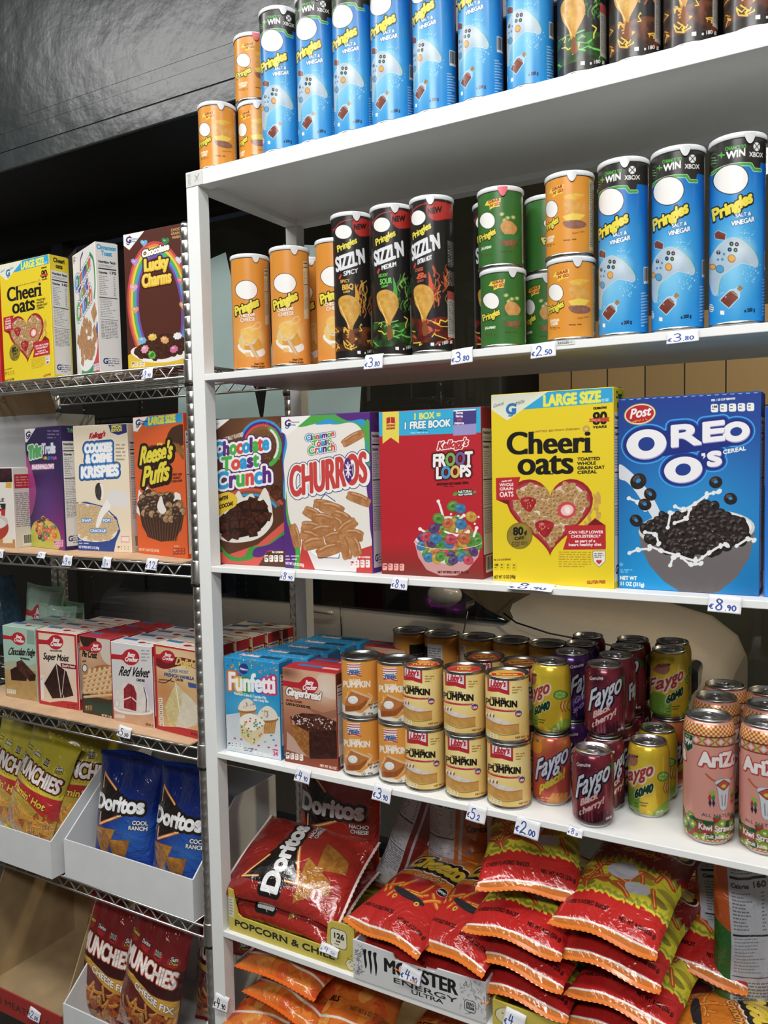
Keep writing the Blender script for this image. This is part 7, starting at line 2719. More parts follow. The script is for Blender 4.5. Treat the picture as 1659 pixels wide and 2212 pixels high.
t_pur = printed('purple_top', art_top('572a80', [(0, 0, .4, .5, 'd8503c'), (.6, .2, 1, 1, '5c3520')]), .45)
put(carton('cereal_box', .190, .055, .297, printed('chocolate_squares_front', art_choc_toast(), .4), printed('brown_side', art_side('5c3520'), .45), t_pur, '5c3520'), -.006, .041, T3, 1.5, 'brown chocolate toast cereal box at the left end of the middle white shelf', CB, 'cereal boxes on the middle white shelf')
s_ch = printed('churro_side', art_side('572a80', box='d8d4de'), .45)
put(carton('cereal_box', .203, .055, .295, printed('churro_front', art_churro(), .4), s_ch, t_pur, '572a80'), .189, .037, T3, -1.2, 'white churros cereal box with tall red lettering on the middle shelf', CB, 'cereal boxes on the middle white shelf')
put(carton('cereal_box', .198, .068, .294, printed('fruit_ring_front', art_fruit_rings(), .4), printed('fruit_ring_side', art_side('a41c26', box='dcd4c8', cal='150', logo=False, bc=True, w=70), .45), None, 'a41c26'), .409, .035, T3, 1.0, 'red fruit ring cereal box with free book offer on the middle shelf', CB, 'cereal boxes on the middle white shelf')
put(carton('cereal_box', .207, .056, .312, m_oat, s_oat, printed('yellow_top', art_top('d8be18', [(.1, .2, .5, .7, '2a2a1a')]), .45), 'f2d51c'), .626, .036, T3, -4, 'large yellow oat cereal box with heart bowl on the middle white shelf', CB, 'cereal boxes on the middle white shelf')
t_blu = printed('light_blue_top', art_top('5aaee0', [(.0, .85, 1, 1, 'a8d4f0')]), .45)
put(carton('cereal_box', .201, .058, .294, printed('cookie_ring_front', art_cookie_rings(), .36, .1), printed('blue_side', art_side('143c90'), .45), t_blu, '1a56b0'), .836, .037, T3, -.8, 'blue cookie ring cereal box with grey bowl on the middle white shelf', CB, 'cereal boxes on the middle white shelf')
put(carton('cereal_box', .198, .058, .272, printed('plain_blue_front', art_blue_plain(), .4), None, t_blu, '1c62c8'), 1.043, .034, T3, 0, 'bright blue cereal box cut off by the right edge of the photo', CB, 'cereal boxes on the middle white shelf')
# the row standing behind on the left
for i, (x, c) in enumerate(((-.02, 'e8d22a'), (.062, 'd8562a'), (.125, 'd8562a'))):
    a = art_top('2a7ac0' if i == 0 else 'c8502a', [(.0, 0, .3, .4, 'f0e04a'), (.55, .3, .9, .8, '3a1a10')])
    t = printed('back_row_top', a, .45)
    put(carton('cereal_box', .062 if i else .075, .19, .3, principled('back_row_front', '2a8ac8' if i == 0 else 'e0602a', .5), None, t, c), x, .115, T3, 0, ('blue-topped cereal box edge just behind the brown chocolate box', 'first orange-topped cereal box behind the brown chocolate box', 'second orange-topped cereal box behind the brown chocolate box')[i], CB, 'cereal boxes standing behind on the middle shelf')

# ------------------------------------------------------------------ baking mixes, tins and drinks on the fourth white shelf
T4 = ZT['four']
BX = 'baking mix box'
cf = art_confetti()
m_cf, m_cs, m_ct = printed('confetti_front', cf, .4), printed('confetti_side', art_side('1c7cb8', cal='160', h=200, w=48, logo=False, bc=True), .45), printed('confetti_top', art_top('1c97d4', [], dots=True, w=140, h=45), .42)
conf = Proto(carton('baking_mix_box', .137, .046, .196, m_cf, m_cs, m_ct, '1c88c4'))
for i in range(5):
    conf((.041 + (0, .032, .045, .052, .058)[i], .019 + i * .053, T4), R(1.5), ('front blue confetti cake mix box on the fourth white shelf', 'blue confetti mix box directly behind the front one', 'third blue confetti mix box from the front', 'fourth blue confetti mix box from the front', 'rearmost blue confetti mix box near the window')[i], BX, 'blue confetti cake mix boxes')
ging = Proto(carton('baking_mix_box', .124, .046, .189, printed('ginger_front', art_ginger(), .4), printed('ginger_side', art_side('6a2c20', cal='220', h=190, w=48, logo=False, bc=True), .45), printed('ginger_top', art_top('c0222c', [(.15, .25, .62, .5, '2a7ab8'), (.0, .8, 1, 1, 'c0222c'), (.64, .3, .95, .55, 'e8b0a0')], w=124, h=45), .42), 'a8382c'))
for i in range(2):
    ging((.186 + .006 * i, .023 + .050 * i, T4), R(1), ('front gingerbread cake mix box with spoon logo beside the pumpkin tins', 'gingerbread mix box behind the front one, red top showing')[i], BX, 'gingerbread mix boxes')
ging((.215, .252, T4), R(0), 'dark red mix box at the back of the fourth shelf behind the tins', BX, 'gingerbread mix boxes')

m_pk, m_pu = printed('pumpkin_label', art_pumpkin(), .32, .2), printed('puree_label', art_puree(), .32, .2)


def lid_art(c1, c2, t):
    A = Art(150, 150, c1)
    A.ell(75, 75, 60, 60, c2)
    A.ell(75, 75, 52, 52, c1)
    A.poly([(10, 60), (140, 50), (145, 92), (15, 98)], 'c8302a')
    A.text(t, 75, 84, 26, 'f6d84a', an='c', b=1.5, sx=.8)
    A.ell(75, 38, 30, 14, 'f0b83a')
    A.text('GROWN IN', 75, 124, 12, 'f4e4b0', an='c', b=.6)
    return printed('lid_' + t, A, .35)


FC = 'food tin'
pk = Proto(food_can('pumpkin_tin', m_pk))
gp = 'orange and white pumpkin tins'
for (x, y, z, yaw), n in (((.351, .050, 0, 27), 'lower orange pumpkin tin of the first stack beside the gingerbread box'), ((.351, .050, .113, 32), 'upper orange pumpkin tin of the first stack beside the gingerbread box'),
                          ((.428, .052, 0, 27), 'lower orange pumpkin tin of the second stack, half hidden'), ((.428, .052, .113, 29), 'upper orange pumpkin tin of the second stack, half hidden'),
                          ((.331, .289, .113, -100), 'pumpkin tin in the back row with black panel showing'), ((.407, .287, .113, 150), 'pumpkin tin in the back row with grey text panel showing'),
                          ((.331, .289, 0, -100), 'lower pumpkin tin at the left of the back row under the black panel tin'), ((.407, .287, 0, 150), 'lower pumpkin tin of the back row under the grey panel tin')):
    pk((x, y, T4 + z), R(yaw), n, FC, gp)
pu = Proto(food_can('pumpkin_tin', m_pu))
gp = 'yellow pumpkin puree tins'
for (x, y, z, yaw), n in (((.486, .047, 0, 30), 'lower yellow puree tin of the left front stack'), ((.567, .048, 0, 27), 'lower yellow puree tin of the middle front stack'), ((.647, .047, 0, 27), 'lower yellow puree tin of the right front stack beside the peach can'),
                          ((.564, .142, 0, 40), 'lower yellow puree tin hidden in the second row, left'), ((.640, .132, 0, 40), 'lower yellow puree tin hidden in the second row, right')):
    pu((x, y, T4 + z), R(yaw), n, FC, gp)
for (x, y, z, yaw), n in (((.486, .291, .113, -120), 'puree tin in the back row, third from the left'), ((.560, .291, .113, 150), 'puree tin in the back row, fourth from the left'), ((.636, .291, .113, 160), 'puree tin at the right end of the back row'),
                          ((.486, .291, 0, -120), 'lower puree tin of the back row, third from the left'), ((.560, .291, 0, 150), 'lower puree tin of the back row, fourth from the left'), ((.636, .291, 0, 160), 'lower puree tin at the right end of the back row')):
    pu((x, y, T4 + z), R(yaw), n, FC, gp)
puL = [('d8602a', 'f0a03a', 'YUMMY'), ('c8402a', 'e86a3a', 'Libby'), ('e8a030', 'f0c04a', 'Experts'), ('d8502a', 'e8803a', 'ILLINOIS'), ('d8682a', 'f0b04a', 'Substitute')]
for (x, y, yaw), la, n in zip(((.484, .047, 20), (.565, .048, 23), (.645, .047, 22), (.564, .142, 40), (.640, .132, 40)), puL,
                              ('upper yellow puree tin of the left front stack, orange lid', 'upper yellow puree tin of the middle front stack, red lid', 'upper yellow puree tin of the right front stack, yellow lid', 'orange-lidded puree tin in the second row behind the middle stack', 'orange-lidded puree tin in the second row behind the right stack')):
    o = food_can('pumpkin_tin', m_pu, .113, lid_art(*la))
    o.location = (x, y, T4 + .113)
    o.rotation_euler = (0, 0, R(yaw))
    tag(o, n, FC, gp)

DC = 'drink can'
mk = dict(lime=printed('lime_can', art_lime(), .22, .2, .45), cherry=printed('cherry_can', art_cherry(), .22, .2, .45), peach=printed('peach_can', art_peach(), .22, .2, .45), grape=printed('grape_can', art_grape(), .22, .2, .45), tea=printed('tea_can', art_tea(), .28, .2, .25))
PR = {k: Proto(drink_can('soda_can', mk[k])) for k in ('lime', 'cherry', 'peach', 'grape')}
PR['tea'] = Proto(drink_can('tall_tea_can', mk['tea'], .0372, .193, .014))
H_ = .1225
for k, x, y, lev, yaw, n in (
        ('peach', .710, .085, 0, 18, 'orange peach soda can under the yellow lime soda can'),
        ('lime', .710, .085, 1, 0, 'yellow lime soda can on the peach can at the left of the drinks'),
        ('grape', .722, .165, 0, 40, 'lower purple grape soda can, first behind the peach can'), ('grape', .722, .165, 1, 60, 'upper purple grape soda can, first behind the lime can'),
        ('grape', .719, .236, 0, 40, 'lower purple grape soda can, second from the front'), ('grape', .719, .236, 1, 40, 'upper purple grape soda can, second from the front'),
        ('grape', .712, .305, 0, 40, 'lower grape soda can at the back of its column'), ('cherry', .712, .305, 1, 60, 'dark cherry can at the back of the grape column'),
        ('cherry', .795, .036, 0, 14, 'single black cherry soda can standing at the very front'),
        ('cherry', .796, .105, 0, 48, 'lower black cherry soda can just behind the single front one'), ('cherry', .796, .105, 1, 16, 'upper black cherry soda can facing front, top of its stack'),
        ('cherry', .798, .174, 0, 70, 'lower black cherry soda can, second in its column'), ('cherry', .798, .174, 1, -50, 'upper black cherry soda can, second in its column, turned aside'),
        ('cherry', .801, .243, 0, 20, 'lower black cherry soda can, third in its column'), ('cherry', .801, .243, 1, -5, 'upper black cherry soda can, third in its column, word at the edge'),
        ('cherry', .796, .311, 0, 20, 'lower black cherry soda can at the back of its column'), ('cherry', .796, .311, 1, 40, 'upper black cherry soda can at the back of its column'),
        ('lime', .866, .114, 0, 10, 'front yellow lime soda can standing on the white shelf'), ('lime', .866, .184, 0, 2, 'yellow lime soda can right behind the front one'),
        ('peach', .872, .254, 0, 60, 'orange soda can under the rear yellow lime stack'), ('lime', .872, .254, 1, 42, 'upper yellow lime can of the rear stack, slanted red word'),
        ('lime', .866, .322, 0, 60, 'lower yellow lime can at the back by the window'), ('lime', .866, .322, 1, 40, 'upper yellow lime can at the back by the window')):
    PR[k]((x, y, T4 + lev * H_), R(yaw), n, DC, 'soda cans on the fourth white shelf')
for x, y, yaw, n in ((.966, .064, 10, 'front tall pink tea can of the left column'), (.962, .172, 20, 'second tall pink tea can of the left column'), (.966, .250, 60, 'rearmost tall pink tea can of the left column'),
                     (1.046, .066, -26, 'front tall pink tea can of the right column, steer skull facing'), (1.040, .160, 40, 'second tall pink tea can of the right column'), (1.036, .240, 10, 'rearmost tall pink tea can of the right column')):
    PR['tea']((x, y, T4), R(yaw), n, DC, 'tall pink tea cans')
# ------------------------------------------------------------------ goods on the wire rack
def liner(z, label):
    mb = MB()
    n = 60
    r = random.Random(int(z * 1000))
    x0, x1, y1 = RX0 + .022, RX1 - .030, RY1 - .02
    top, bot = [], []
    for i in range(n + 1):
        x = x0 + (x1 - x0) * i / n
        y = RY0 - .012 + r.uniform(-.0018, .0018)
        mb.v += [(x, y, z), (x, y1, z), (x, y, z - .003), (x, y1, z - .003)]
    for i in range(n):
        a, b = 4 * i, 4 * i + 4
        for f in ((a, b, b + 1, a + 1), (a + 2, a + 3, b + 3, b + 2), (a, a + 2, b + 2, b), (a + 1, b + 1, b + 3, a + 3)):
            mb.face(f)
    mb.face((0, 1, 3, 2))
    e = 4 * n
    mb.face((e, e + 2, e + 3, e + 1))
    tag(mb.build('card_liner', M['kraft']), label, 'cardboard sheet')


ZA, ZB, ZC, ZD, ZE = RZ['A'] + .0005, RZ['B'] + .0035, RZ['C'] + .0035, RZ['D'] + .0005, .1005
liner(ZB, 'brown cardboard liner under the cereal boxes on the wire rack')
liner(ZC, 'brown cardboard liner under the baking mixes on the wire rack')
g = 'cereal boxes on the wire rack'
put(carton('cereal_box', .188, .055, .288, m_oat, s_oat, None, 'f2d51c'), -.674, .060, ZA, -1, 'yellow oat cereal box on the top shelf of the wire rack', CB, g)
put(carton('cereal_box', .155, .052, .290, printed('cinnamon_front', art_squares(), .4), printed('cinnamon_side', art_side('e6e2da', 'Cinnamon|Toast', '2a9fdd', cal='170', w=55), .45), None, 'e6e2da'), -.462, .104, ZA, -22, 'white cinnamon cereal box turned sideways on the top rack shelf', CB, g)
put(carton('cereal_box', .194, .055, .296, printed('marshmallow_front', art_marsh(), .4), printed('brown_side2', art_side('58291d'), .45), None, '58291d'), -.244, .060, ZA, 2, 'brown rainbow marshmallow cereal box next to the rack post, top shelf', CB, g)
put(carton('cereal_box', .19, .055, .27, printed('red_front', art_blue_plain() if 0 else (lambda A: (A.poly([(120, 0), (190, 0), (190, 40), (160, 50)], WHT), A.text('G', 168, 28, 20, NAVY, b=1), A)[2])(Art(190, 270, 'c4242c', size=(190, 270))), .4), None, None, 'c4242c'), -.880, .062, ZA, 0, 'red cereal box at the left edge of the photo, top rack shelf', CB, g)
bx = P(37, 1187, Y=.085)
put(carton('cereal_box', .19, .075, .205, printed('bowl_front', art_bowl_box(), .45), printed('bowl_side', (lambda A: (A.rect(4, 16, 66, 52, 'c02a2c'), A.micro(8, 22, 50, 4, 7, 'e8c0b8'), A.micro(4, 64, 60, 18, 5, '6a6a66'), A.barcode(20, 172, 40, 28), A)[4])(Art(105, 300, 'dcd8d0', size=(70, 205))), .5), None, 'e4e0d8'), bx[0] - .192, .086, ZB, -1, 'low white porridge box with red bowl at the left of the second rack shelf', CB, g)
put(carton('cereal_box', .190, .054, .305, printed('pebble_front', art_pebbles(), .4), printed('purple_side', art_side('2c1c54', 'Trix', '58b868', cal='150', w=55), .45), None, '2c1c54'), -.702, .130, ZB, -12, 'dark purple fruit puff cereal box on the second rack shelf', CB, g)
put(carton('cereal_box', .172, .055, .303, printed('krispie_front', art_krispies(), .42), printed('cream_side', art_side('e8d8ba', logo=False, bc=True), .45), None, 'efdfc2'), -.487, .104, ZB, 4, 'cream cookies and creme cereal box in the middle of the second rack shelf', CB, g)
put(carton('cereal_box', .208, .055, .316, printed('peanut_front', art_pbcup(), .4), printed('orange_side', art_side('e0501e', cal='160'), .45), None, 'e0561e'), -.300, .120, ZB, -13.5, 'orange peanut butter puffs cereal box beside the rack post', CB, g)


def grey_carton():
    xr = P(125, 1000, Y=.225)[0]
    zt = P(112, 893, Y=.225)[2]
    A = Art(280, 400, 'c9cbcd', size=(.28, .4))
    A.line([(.165, .29), (.165, .245), (.235, .245), (.235, .29)], .0022, '3a3c3e')
    A.poly([(.175, .270), (.185, .255), (.20, .250), (.215, .255), (.225, .270)], '3a3c3e')
    A.line([(.20, .25), (.20, .295)], .003, '3a3c3e')
    w = xr + 1.12
    h = zt - ZB
    root = carton('shipping_carton', w, .13, h, printed('grey_carton_front', A, .7), None, None, 'b9bbbd', False)
    root.location = (xr - w, .225, ZB)
    tag(root, 'grey shipping carton with umbrella mark behind the cereal on the rack', 'carton')
    mb = MB()
    M4 = Matrix.Translation((0, .002, h)) @ Matrix.Rotation(math.radians(20), 4, 'X')
    mb.box(0, 0, 0, w, .003, .06, 0, M4)
    mb.build('carton_flap', M['brown'], root)


grey_carton()
o = MB().box(-2.1, .786, 1.50, -1.40, .790, 1.90).build('white_poster', M['paper'])
tag(o, 'blank white poster fixed to the window behind the wire rack', 'poster')

g = 'baking mix boxes on the wire rack'
tb = lambda c, s=True, w=150: printed('mix_top', art_top(c, [(0, 0, 1, .06, 'c0242c'), (.05, .1, .42, .38, '2a78b8')], s, w=w), .45)
sb = printed('red_mix_side', art_side('c0242c', cal='160', h=190, w=48, logo=False, bc=True), .45)
MX = [('fudge', .124, .188, art_fudge(), 'b4d0c0', -.770, .086, 2, 3, 'mint green chocolate fudge brownie mix box'),
      ('devil', .145, .190, art_devil(), 'e4d4c4', -.628, .080, 2, 4, 'red-bordered devils food cake mix box'),
      ('crust', .109, .190, art_crust(), 'b83038', -.466, .079, -1, 4, 'brown pie crust mix box'),
      ('velvet', .134, .188, art_velvet(), 'e2e0de', -.350, .072, -1, 4, 'white red velvet cake mix box'),
      ('vanilla', .148, .197, art_vanilla(), 'e8dcc8', -.210, .070, -5, 6, 'red and gold french vanilla cake mix box')]
OD = ['front', 'second', 'third', 'fourth', 'fifth', 'rearmost']
for nm, w, h, art, base, x, y, a, n, lb in MX:
    pr = Proto(carton('baking_mix_box', w, .045, h, printed(nm + '_front', art, .42), sb if nm != 'fudge' else printed('mint_side', art_side('9cc0ac', h=190, w=48, logo=False), .45), tb(base, True, w * 1000), base))
    for i in range(n):
        pr((x + (.006 * i if i else 0), y + .0495 * i, ZC), R(a if i == 0 else a * .3), '%s on the wire rack, %s of its row' % (lb, OD[i]), BX, g)

m_mint = film_mat('mint_film', art_mint(), .45)
mintb = Proto(bag('mix_pouch', .17, .235, .05, m_mint, principled('mint_back', 'a4c9b4', .45), 5, sealcol='a4c9b4'))
px_ = P(88, 1300, Y=.31)
stand(mintb((0, 0, 0), 0, '', ''), px_[0], .31, ZC + .012, 0, -4, 0, 'large mint pouch with spoon logo standing at the back of the third rack shelf', 'pouch', 'mint mix pouches')
for i, (x, y, a, lb) in enumerate(((-.775, .16, 10, 'mint pouch top showing behind the fudge box, left one'), (-.80, .23, -12, 'mint pouch second row behind the fudge box'))):
    o = mintb((0, 0, 0), 0, '', '')
    stand(o, x - .01, y + .10, ZC + .008, a, -3, 0, lb, 'pouch', 'mint mix pouches')
    o.scale = (.8, .8, .84)
o = MB().box(0, 0, 0, .14, .06, .20).box(-.0005, -.0008, .11, .1405, .0, .145, 1).build('blue_box', [noisy(principled('blue_pattern', '2f4a5c', .5), 90, .4), M['brown']])
o.location = (-1.16, .28, ZC + .045)
o.rotation_euler = (0, R(-14), 0)
tag(o, 'dark blue box with brown band leaning at the left of the third rack shelf', 'box')


# ------------------------------------------------------------------ cardboard trays
def tray(name, x0, x1, y0, y1, z, hf, hb, mat, label, front=None, prof=None, cat='tray', side_run=.5, fmat=None):
    t = .0035
    root = empty(name, (x0, y0, z))
    w, d = x1 - x0, y1 - y0
    MB().box(t, t, .0005, w - t, d - t, t).build('base', mat, root)
    f = MB()
    pr = prof or [(0, hf), (w, hf)]
    pts = [(0, 0)] + [(w, 0)] + pr[::-1]
    n = len(pts)
    hm = max(q[1] for q in pr)
    f.v = [(a, 0, b) for a, b in pts] + [(a, t, b) for a, b in pts]
    f.face(tuple(range(n)), tuple((a / w, b / hm) for a, b in pts), 1 if front else 0)
    f.face(tuple(range(n, 2 * n))[::-1])
    for i in range(n):
        f.face((i, i + n, (i + 1) % n + n, (i + 1) % n))
    f.build('front_panel', [fmat or mat] + ([front] if front else []), root)
    MB().box(0, d - t, 0, w, d, hb).build('back_panel', mat, root)
    for x in (0, w - t):
        s = MB()
        p = [(t, 0), (d - t, 0), (d - t, hb), (d * side_run, hb), (t, hf)]
        m_ = len(p)
        s.v = [(x, a, b) for a, b in p] + [(x + t, a, b) for a, b in p]
        s.face(tuple(range(m_))[::-1])
        s.face(tuple(range(m_, 2 * m_)))
        for i in range(m_):
            s.face((i, (i + 1) % m_, (i + 1) % m_ + m_, i + m_))
        s.build('side_panel', mat, root)
    tag(root, label, cat)
    return root


tray('display_tray', -.866, -.512, .006, .33, ZD, .093, .225, M['grey_card'], 'white cardboard tray of yellow snack mix bags on the wire rack')
tray('display_tray', -.494, -.078, .030, .33, ZD, .094, .222, M['grey_card'], 'white cardboard tray holding blue corn chip bags on the wire rack')
tray('display_tray', -.486, -.078, .000, .33, ZE, .105, .24, M['grey_card'], 'white cardboard tray of red snack mix bags at the bottom of the rack')
A = Art(380, 70, 'b3302c', size=(380, 70))
A.text('CHILLI MEATS', 40, 46, 20, '5a2a1c', b=.6, sx=1.3)
A.text('E', 320, 50, 20, '5a2a1c', b=.6)
tray('brown_tray', -.868, -.500, .004, .345, ZE, .062, .345, M['brown'], 'empty brown cardboard tray with red front at the bottom left', printed('red_tray_front', A, .6), fmat=principled('red_card', 'a82c28', .7), side_run=.42)

# ------------------------------------------------------------------ bags
CH, SM, PU = 'corn chip bag', 'snack mix bag', 'cheese snack bag'
m_cool, m_nach = film_mat('blue_corn_film', art_corn('1234a0', '2a74d0', '0c2068', ('COOL', 'RANCH'))), film_mat('red_corn_film', art_corn('b4261e', 'c43426', '94201a', ('NACHO', 'CHEESE'), 230, 300))
m_cback = film_mat('corn_back_film', art_corn_back())
m_b1, m_b2, m_b3, m_b4 = [principled(n, c, .3, 0, .3) for n, c in (('blue_back', '10307e'), ('red_back', '8a1c1a'), ('yellow_back', 'a89a2a'), ('orange_back', 'c8601c'))]
cool = Proto(bag('corn_chip_bag', .195, .275, .085, m_cool, m_b1, 3, sealcol='10307e', sag=.3))
stand(cool((0, 0, 0), 0, '', ''), -.372, .105, ZD + .016, 6, -9, 1, 'left blue cool ranch corn chip bag in the white tray', CH, 'blue corn chip bags')
stand(cool((0, 0, 0), 0, '', ''), -.185, .105, ZD + .016, 0, -9, 2, 'right blue cool ranch corn chip bag next to the rack post', CH, 'blue corn chip bags')
m_mixh, m_mixc = film_mat('yellow_mix_film', art_mix(1)), film_mat('red_mix_film', art_mix(0))
mixh = Proto(bag('snack_mix_bag', .19, .275, .075, m_mixh, m_b3, 8, sealcol='b8aa2c', sag=.3))
for x, y, rz, ln, ro, lb in ((-.735, .100, 4, -14, 12, 'front yellow snack mix bag slanting in the left tray'), (-.86, .13, 6, -10, 8, 'yellow snack mix bag cut by the left edge of the photo'), (-.625, .165, 48, -10, 8, 'yellow snack mix bag turned aside behind the front one')):
    stand(mixh((0, 0, 0), 0, '', ''), x, y, ZD + .018, rz, ln, ro, lb, SM, 'yellow snack mix bags')
mixc = Proto(bag('snack_mix_bag', .185, .29, .075, m_mixc, m_b2, 9, sealcol='7a1616', sag=.3))
for x, y, z, rz, ln, ro, lb in ((-.455, .090, 0, 6, -9, 5, 'left red cheese snack mix bag in the bottom tray'), (-.295, .075, .02, 4, -8, 8, 'right red cheese snack mix bag overlapping the left one'), (-.17, .22, 0, 5, -5, 0, 'red snack mix bag in shade behind, near the rack post')):
    stand(mixc((0, 0, 0), 0, '', ''), x, y, ZE + .018 + z, rz, ln, ro, lb, SM, 'red snack mix bags')

T5 = ZT['five']
A = Art(620, 180, 'd4c14a', size=(307, 89))
A.text('POPCORN & CHILL', 14, 76, 13.5, '23261a', to=(262, 77), b=.7)
A.rect(254, 14, 290, 50, 'ece6c8', r=8, out=(1.2, '4a4630'))
A.text('126', 259, 32, 11, '23261a', to=(285, 32), b=.6)
A.text('kcal', 266, 39, 4.5, '23261a', b=.2)
A.micro(262, 43, 20, 1, 4, '4a4630')
A.ell(298, 76, 10, 10, 'e6dcae', out=(.8, '4a4630'))
for q in ((295, 72), (301, 78), (298, 70), (293, 64), (300, 58)):
    A.ell(q[0], q[1], 1, 1, '23261a')
A.rect(0, 18, 14, 60, 'dcd8c4')
A.micro(2, 22, 9, 6, 6, '8a866a')
ycard = noisy(principled('yellow_card', 'c9b546', .6), 30, .04)
tray('popcorn_tray', .040, .347, .010, .30, T5 + .0005, .05, .07, ycard, 'yellow popcorn tray holding red corn chip bags on the fifth shelf', printed('popcorn_front', A, .5), [(0, .089), (.012, .087), (.018, .060), (.024, .040), (.034, .034), (.236, .032), (.244, .040), (.248, .080), (.256, .088), (.295, .089), (.307, .086)])
A = Art(530, 160, 'd9dada', size=(268, 76))
for i in range(3):
    x = 22 + i * 11
    A.poly([(x, 14), (x + 7, 12), (x + 6, 24), (x + 8, 40), (x + 5, 58 - 8 * (i == 0)), (x + 3, 40), (x + 1, 24)], '1a1a1c', sm=1)
A.text('MONSTER', 66, 42, 27, '1c1c1e', to=(214, 41), b=.7, bx=1)
A.text('ENERGY', 84, 58, 10, '2a2a2c', to=(214, 57), b=.3)
A.text('ULTRA', 122, 68, 8, '2a2a2c', to=(186, 67), b=.3)
for i in range(80):
    x = R_.choice([R_.uniform(2, 22), R_.uniform(222, 266)])
    y = R_.uniform(6, 70)
    A.line([(x, y), (x + R_.uniform(-7, 7), y + R_.uniform(-6, 6)), (x + R_.uniform(-7, 7), y + R_.uniform(-9, 9))], .8, '6a6a6c', 1)
A.rect(228, 44, 248, 64, 'd9dada', r=5, out=(1, '2a2a2c'))
A.text('ZERO', 230, 53, 6, '2a2a2c', to=(246, 53), b=.3)
A.text('SUGAR', 230, 60, 6, '2a2a2c', to=(246, 60), b=.3)
tray('energy_drink_tray', .352, .620, -.002, .30, T5 + .0005, .071, .071, M['grey_card'], 'silver white energy drink tray reused for crunchy snacks', printed('energy_front', A, .45), [(0, .074), (.085, .071), (.09, .060), (.17, .062), (.175, .070), (.268, .072)])
A = Art(400, 110, 'd4c14a', size=(240, 62))
A.ell(24, 30, 20, 20, 'e6dcae', out=(.8, '4a4630'))
for q in ((14, 24), (20, 34), (28, 26), (30, 38), (22, 18)):
    A.ell(q[0], q[1], 1.2, 1.2, '23261a')
A.text('POPCORN & CHILL', 70, 50, 12, '23261a', to=(234, 50), b=.6)
tray('popcorn_tray', .632, .940, -.002, .30, T5 + .0005, .05, .06, ycard, 'yellow popcorn tray under the flaming hot snack piles', printed('popcorn_front2', A, .5), [(0, .048), (.308, .04)])

nach = Proto(bag('corn_chip_bag', .22, .28, .09, m_nach, m_cback, 12, sealcol='e8dcd8', seal=.006))
g = 'red nacho corn chip bags'
lay(nach((0, 0, 0), 0, '', ''), 772, 1945, .13, 95, 3, -24, T5 + .104, 'big red nacho corn chip bag lying on top in the popcorn tray', CH, g)
lay(nach((0, 0, 0), 0, '', ''), 765, 2010, .13, 92, 1, -14, T5 + .052, 'lower red nacho corn chip bag under the big one in the popcorn tray', CH, g)
stand(nach((0, 0, 0), 0, '', ''), 
      .145, .262, T5 + .035, 4, -4, 2, 'red nacho corn chip bag standing at the back left of the fifth shelf', CH, g)
cbk = Proto(bag('corn_chip_bag', .205, .285, .08, m_cback, m_b2, 14, sealcol='7a1a1a'))
stand(cbk((0, 0, 0), 0, '', ''), .335, .275, T5 + .012, 14, -6, 19, 'red corn chip bag leaning right with its white text panel showing', CH, g)
m_pb = film_mat('puff_back_film', art_puffs_back())
pbk = Proto(bag('cheese_snack_bag', .16, .285, .075, m_pb, m_b4, 15, sealcol='b8581c'))
for x, y, rz, lb in ((.445, .275, 18, 'orange cheese snack bag standing at the back with its nutrition panel'), (.575, .285, 30, 'orange cheese snack bag standing at the back, right of the nutrition one'), (.975, .255, 62, 'orange cheese snack bag standing edge-on right of the flaming piles')):
    stand(pbk((0, 0, 0), 0, '', ''), x, y, T5 + .012, rz, -4, 3, lb, PU, 'orange cheese snack bags at the back')
m_puff, m_hotf, m_hb = film_mat('puff_film', art_puffs(), .2), film_mat('flame_film', art_hot(), .18), film_mat('flame_back_film', art_hot_back(), .2)
puff = Proto(bag('cheese_snack_bag', .185, .26, .07, m_puff, m_hb, 21, sealcol='d8782a', seal=.008))
g = 'crunchy cheese snack bags in the silver tray'
for px, py, Y, rz, ti, z, lb in ((820, 2110, .012, -10, 3, T5 + .040, 'lower left crunchy cheese bag half inside the silver tray'), (960, 2140, .016, -8, 3, T5 + .040, 'lower right crunchy cheese bag half inside the silver tray'),
                                 (822, 2028, .0, -12, 9, T5 + .096, 'upper left crunchy cheese bag lying over the silver tray'), (955, 2045, .004, -14, 11, T5 + .100, 'upper right crunchy cheese bag lying over the silver tray')):
    lay(puff((0, 0, 0), 0, '', ''), px, py, Y, rz, ti, 0, z, lb, PU, g)
hotb = Proto(bag('cheese_snack_bag', .18, .26, .066, m_hotf, m_hb, 27, sealcol='d8782a', seal=.009))
g = 'flaming hot cheese snack bags in two piles'
for px, py, Y, rz, ti, ro, z, lb in ((1118, 2168, .004, -4, 3, 0, T5 + .058, 'bottom red bag of the left flaming pile'), (1110, 2098, .0, -8, 5, 0, T5 + .112, 'second red bag from the bottom of the left flaming pile'),
                                     (1103, 2036, -.004, -3, 9, 0, T5 + .164, 'third red bag from the bottom of the left flaming pile'), (1140, 1920, .03, 14, 16, 0, T5 + .238, 'top bag of the left flaming pile, slanting up to the right'),
                                     (1330, 2240, .006, -10, 2, 0, T5 + .045, 'bottom red bag of the right flaming pile'), (1335, 2185, .002, -8, 4, 0, T5 + .098, 'second red bag from the bottom of the right flaming pile'),
                                     (1306, 2075, .002, -8, 7, 0, T5 + .160, 'third red bag from the bottom of the right flaming pile'), (1298, 2026, -.004, -8, 13, 0, T5 + .215, 'large top bag of the right flaming pile'),
                                     (1490, 2080, .12, -6, 12, 0, T5 + .12, 'flaming hot bag lying behind, right of the right pile')):
    lay(hotb((0, 0, 0), 0, '', ''), px, py, Y, rz, ti, ro, z, lb, PU, g)
pp = P(1612, 2000, Y=.15)
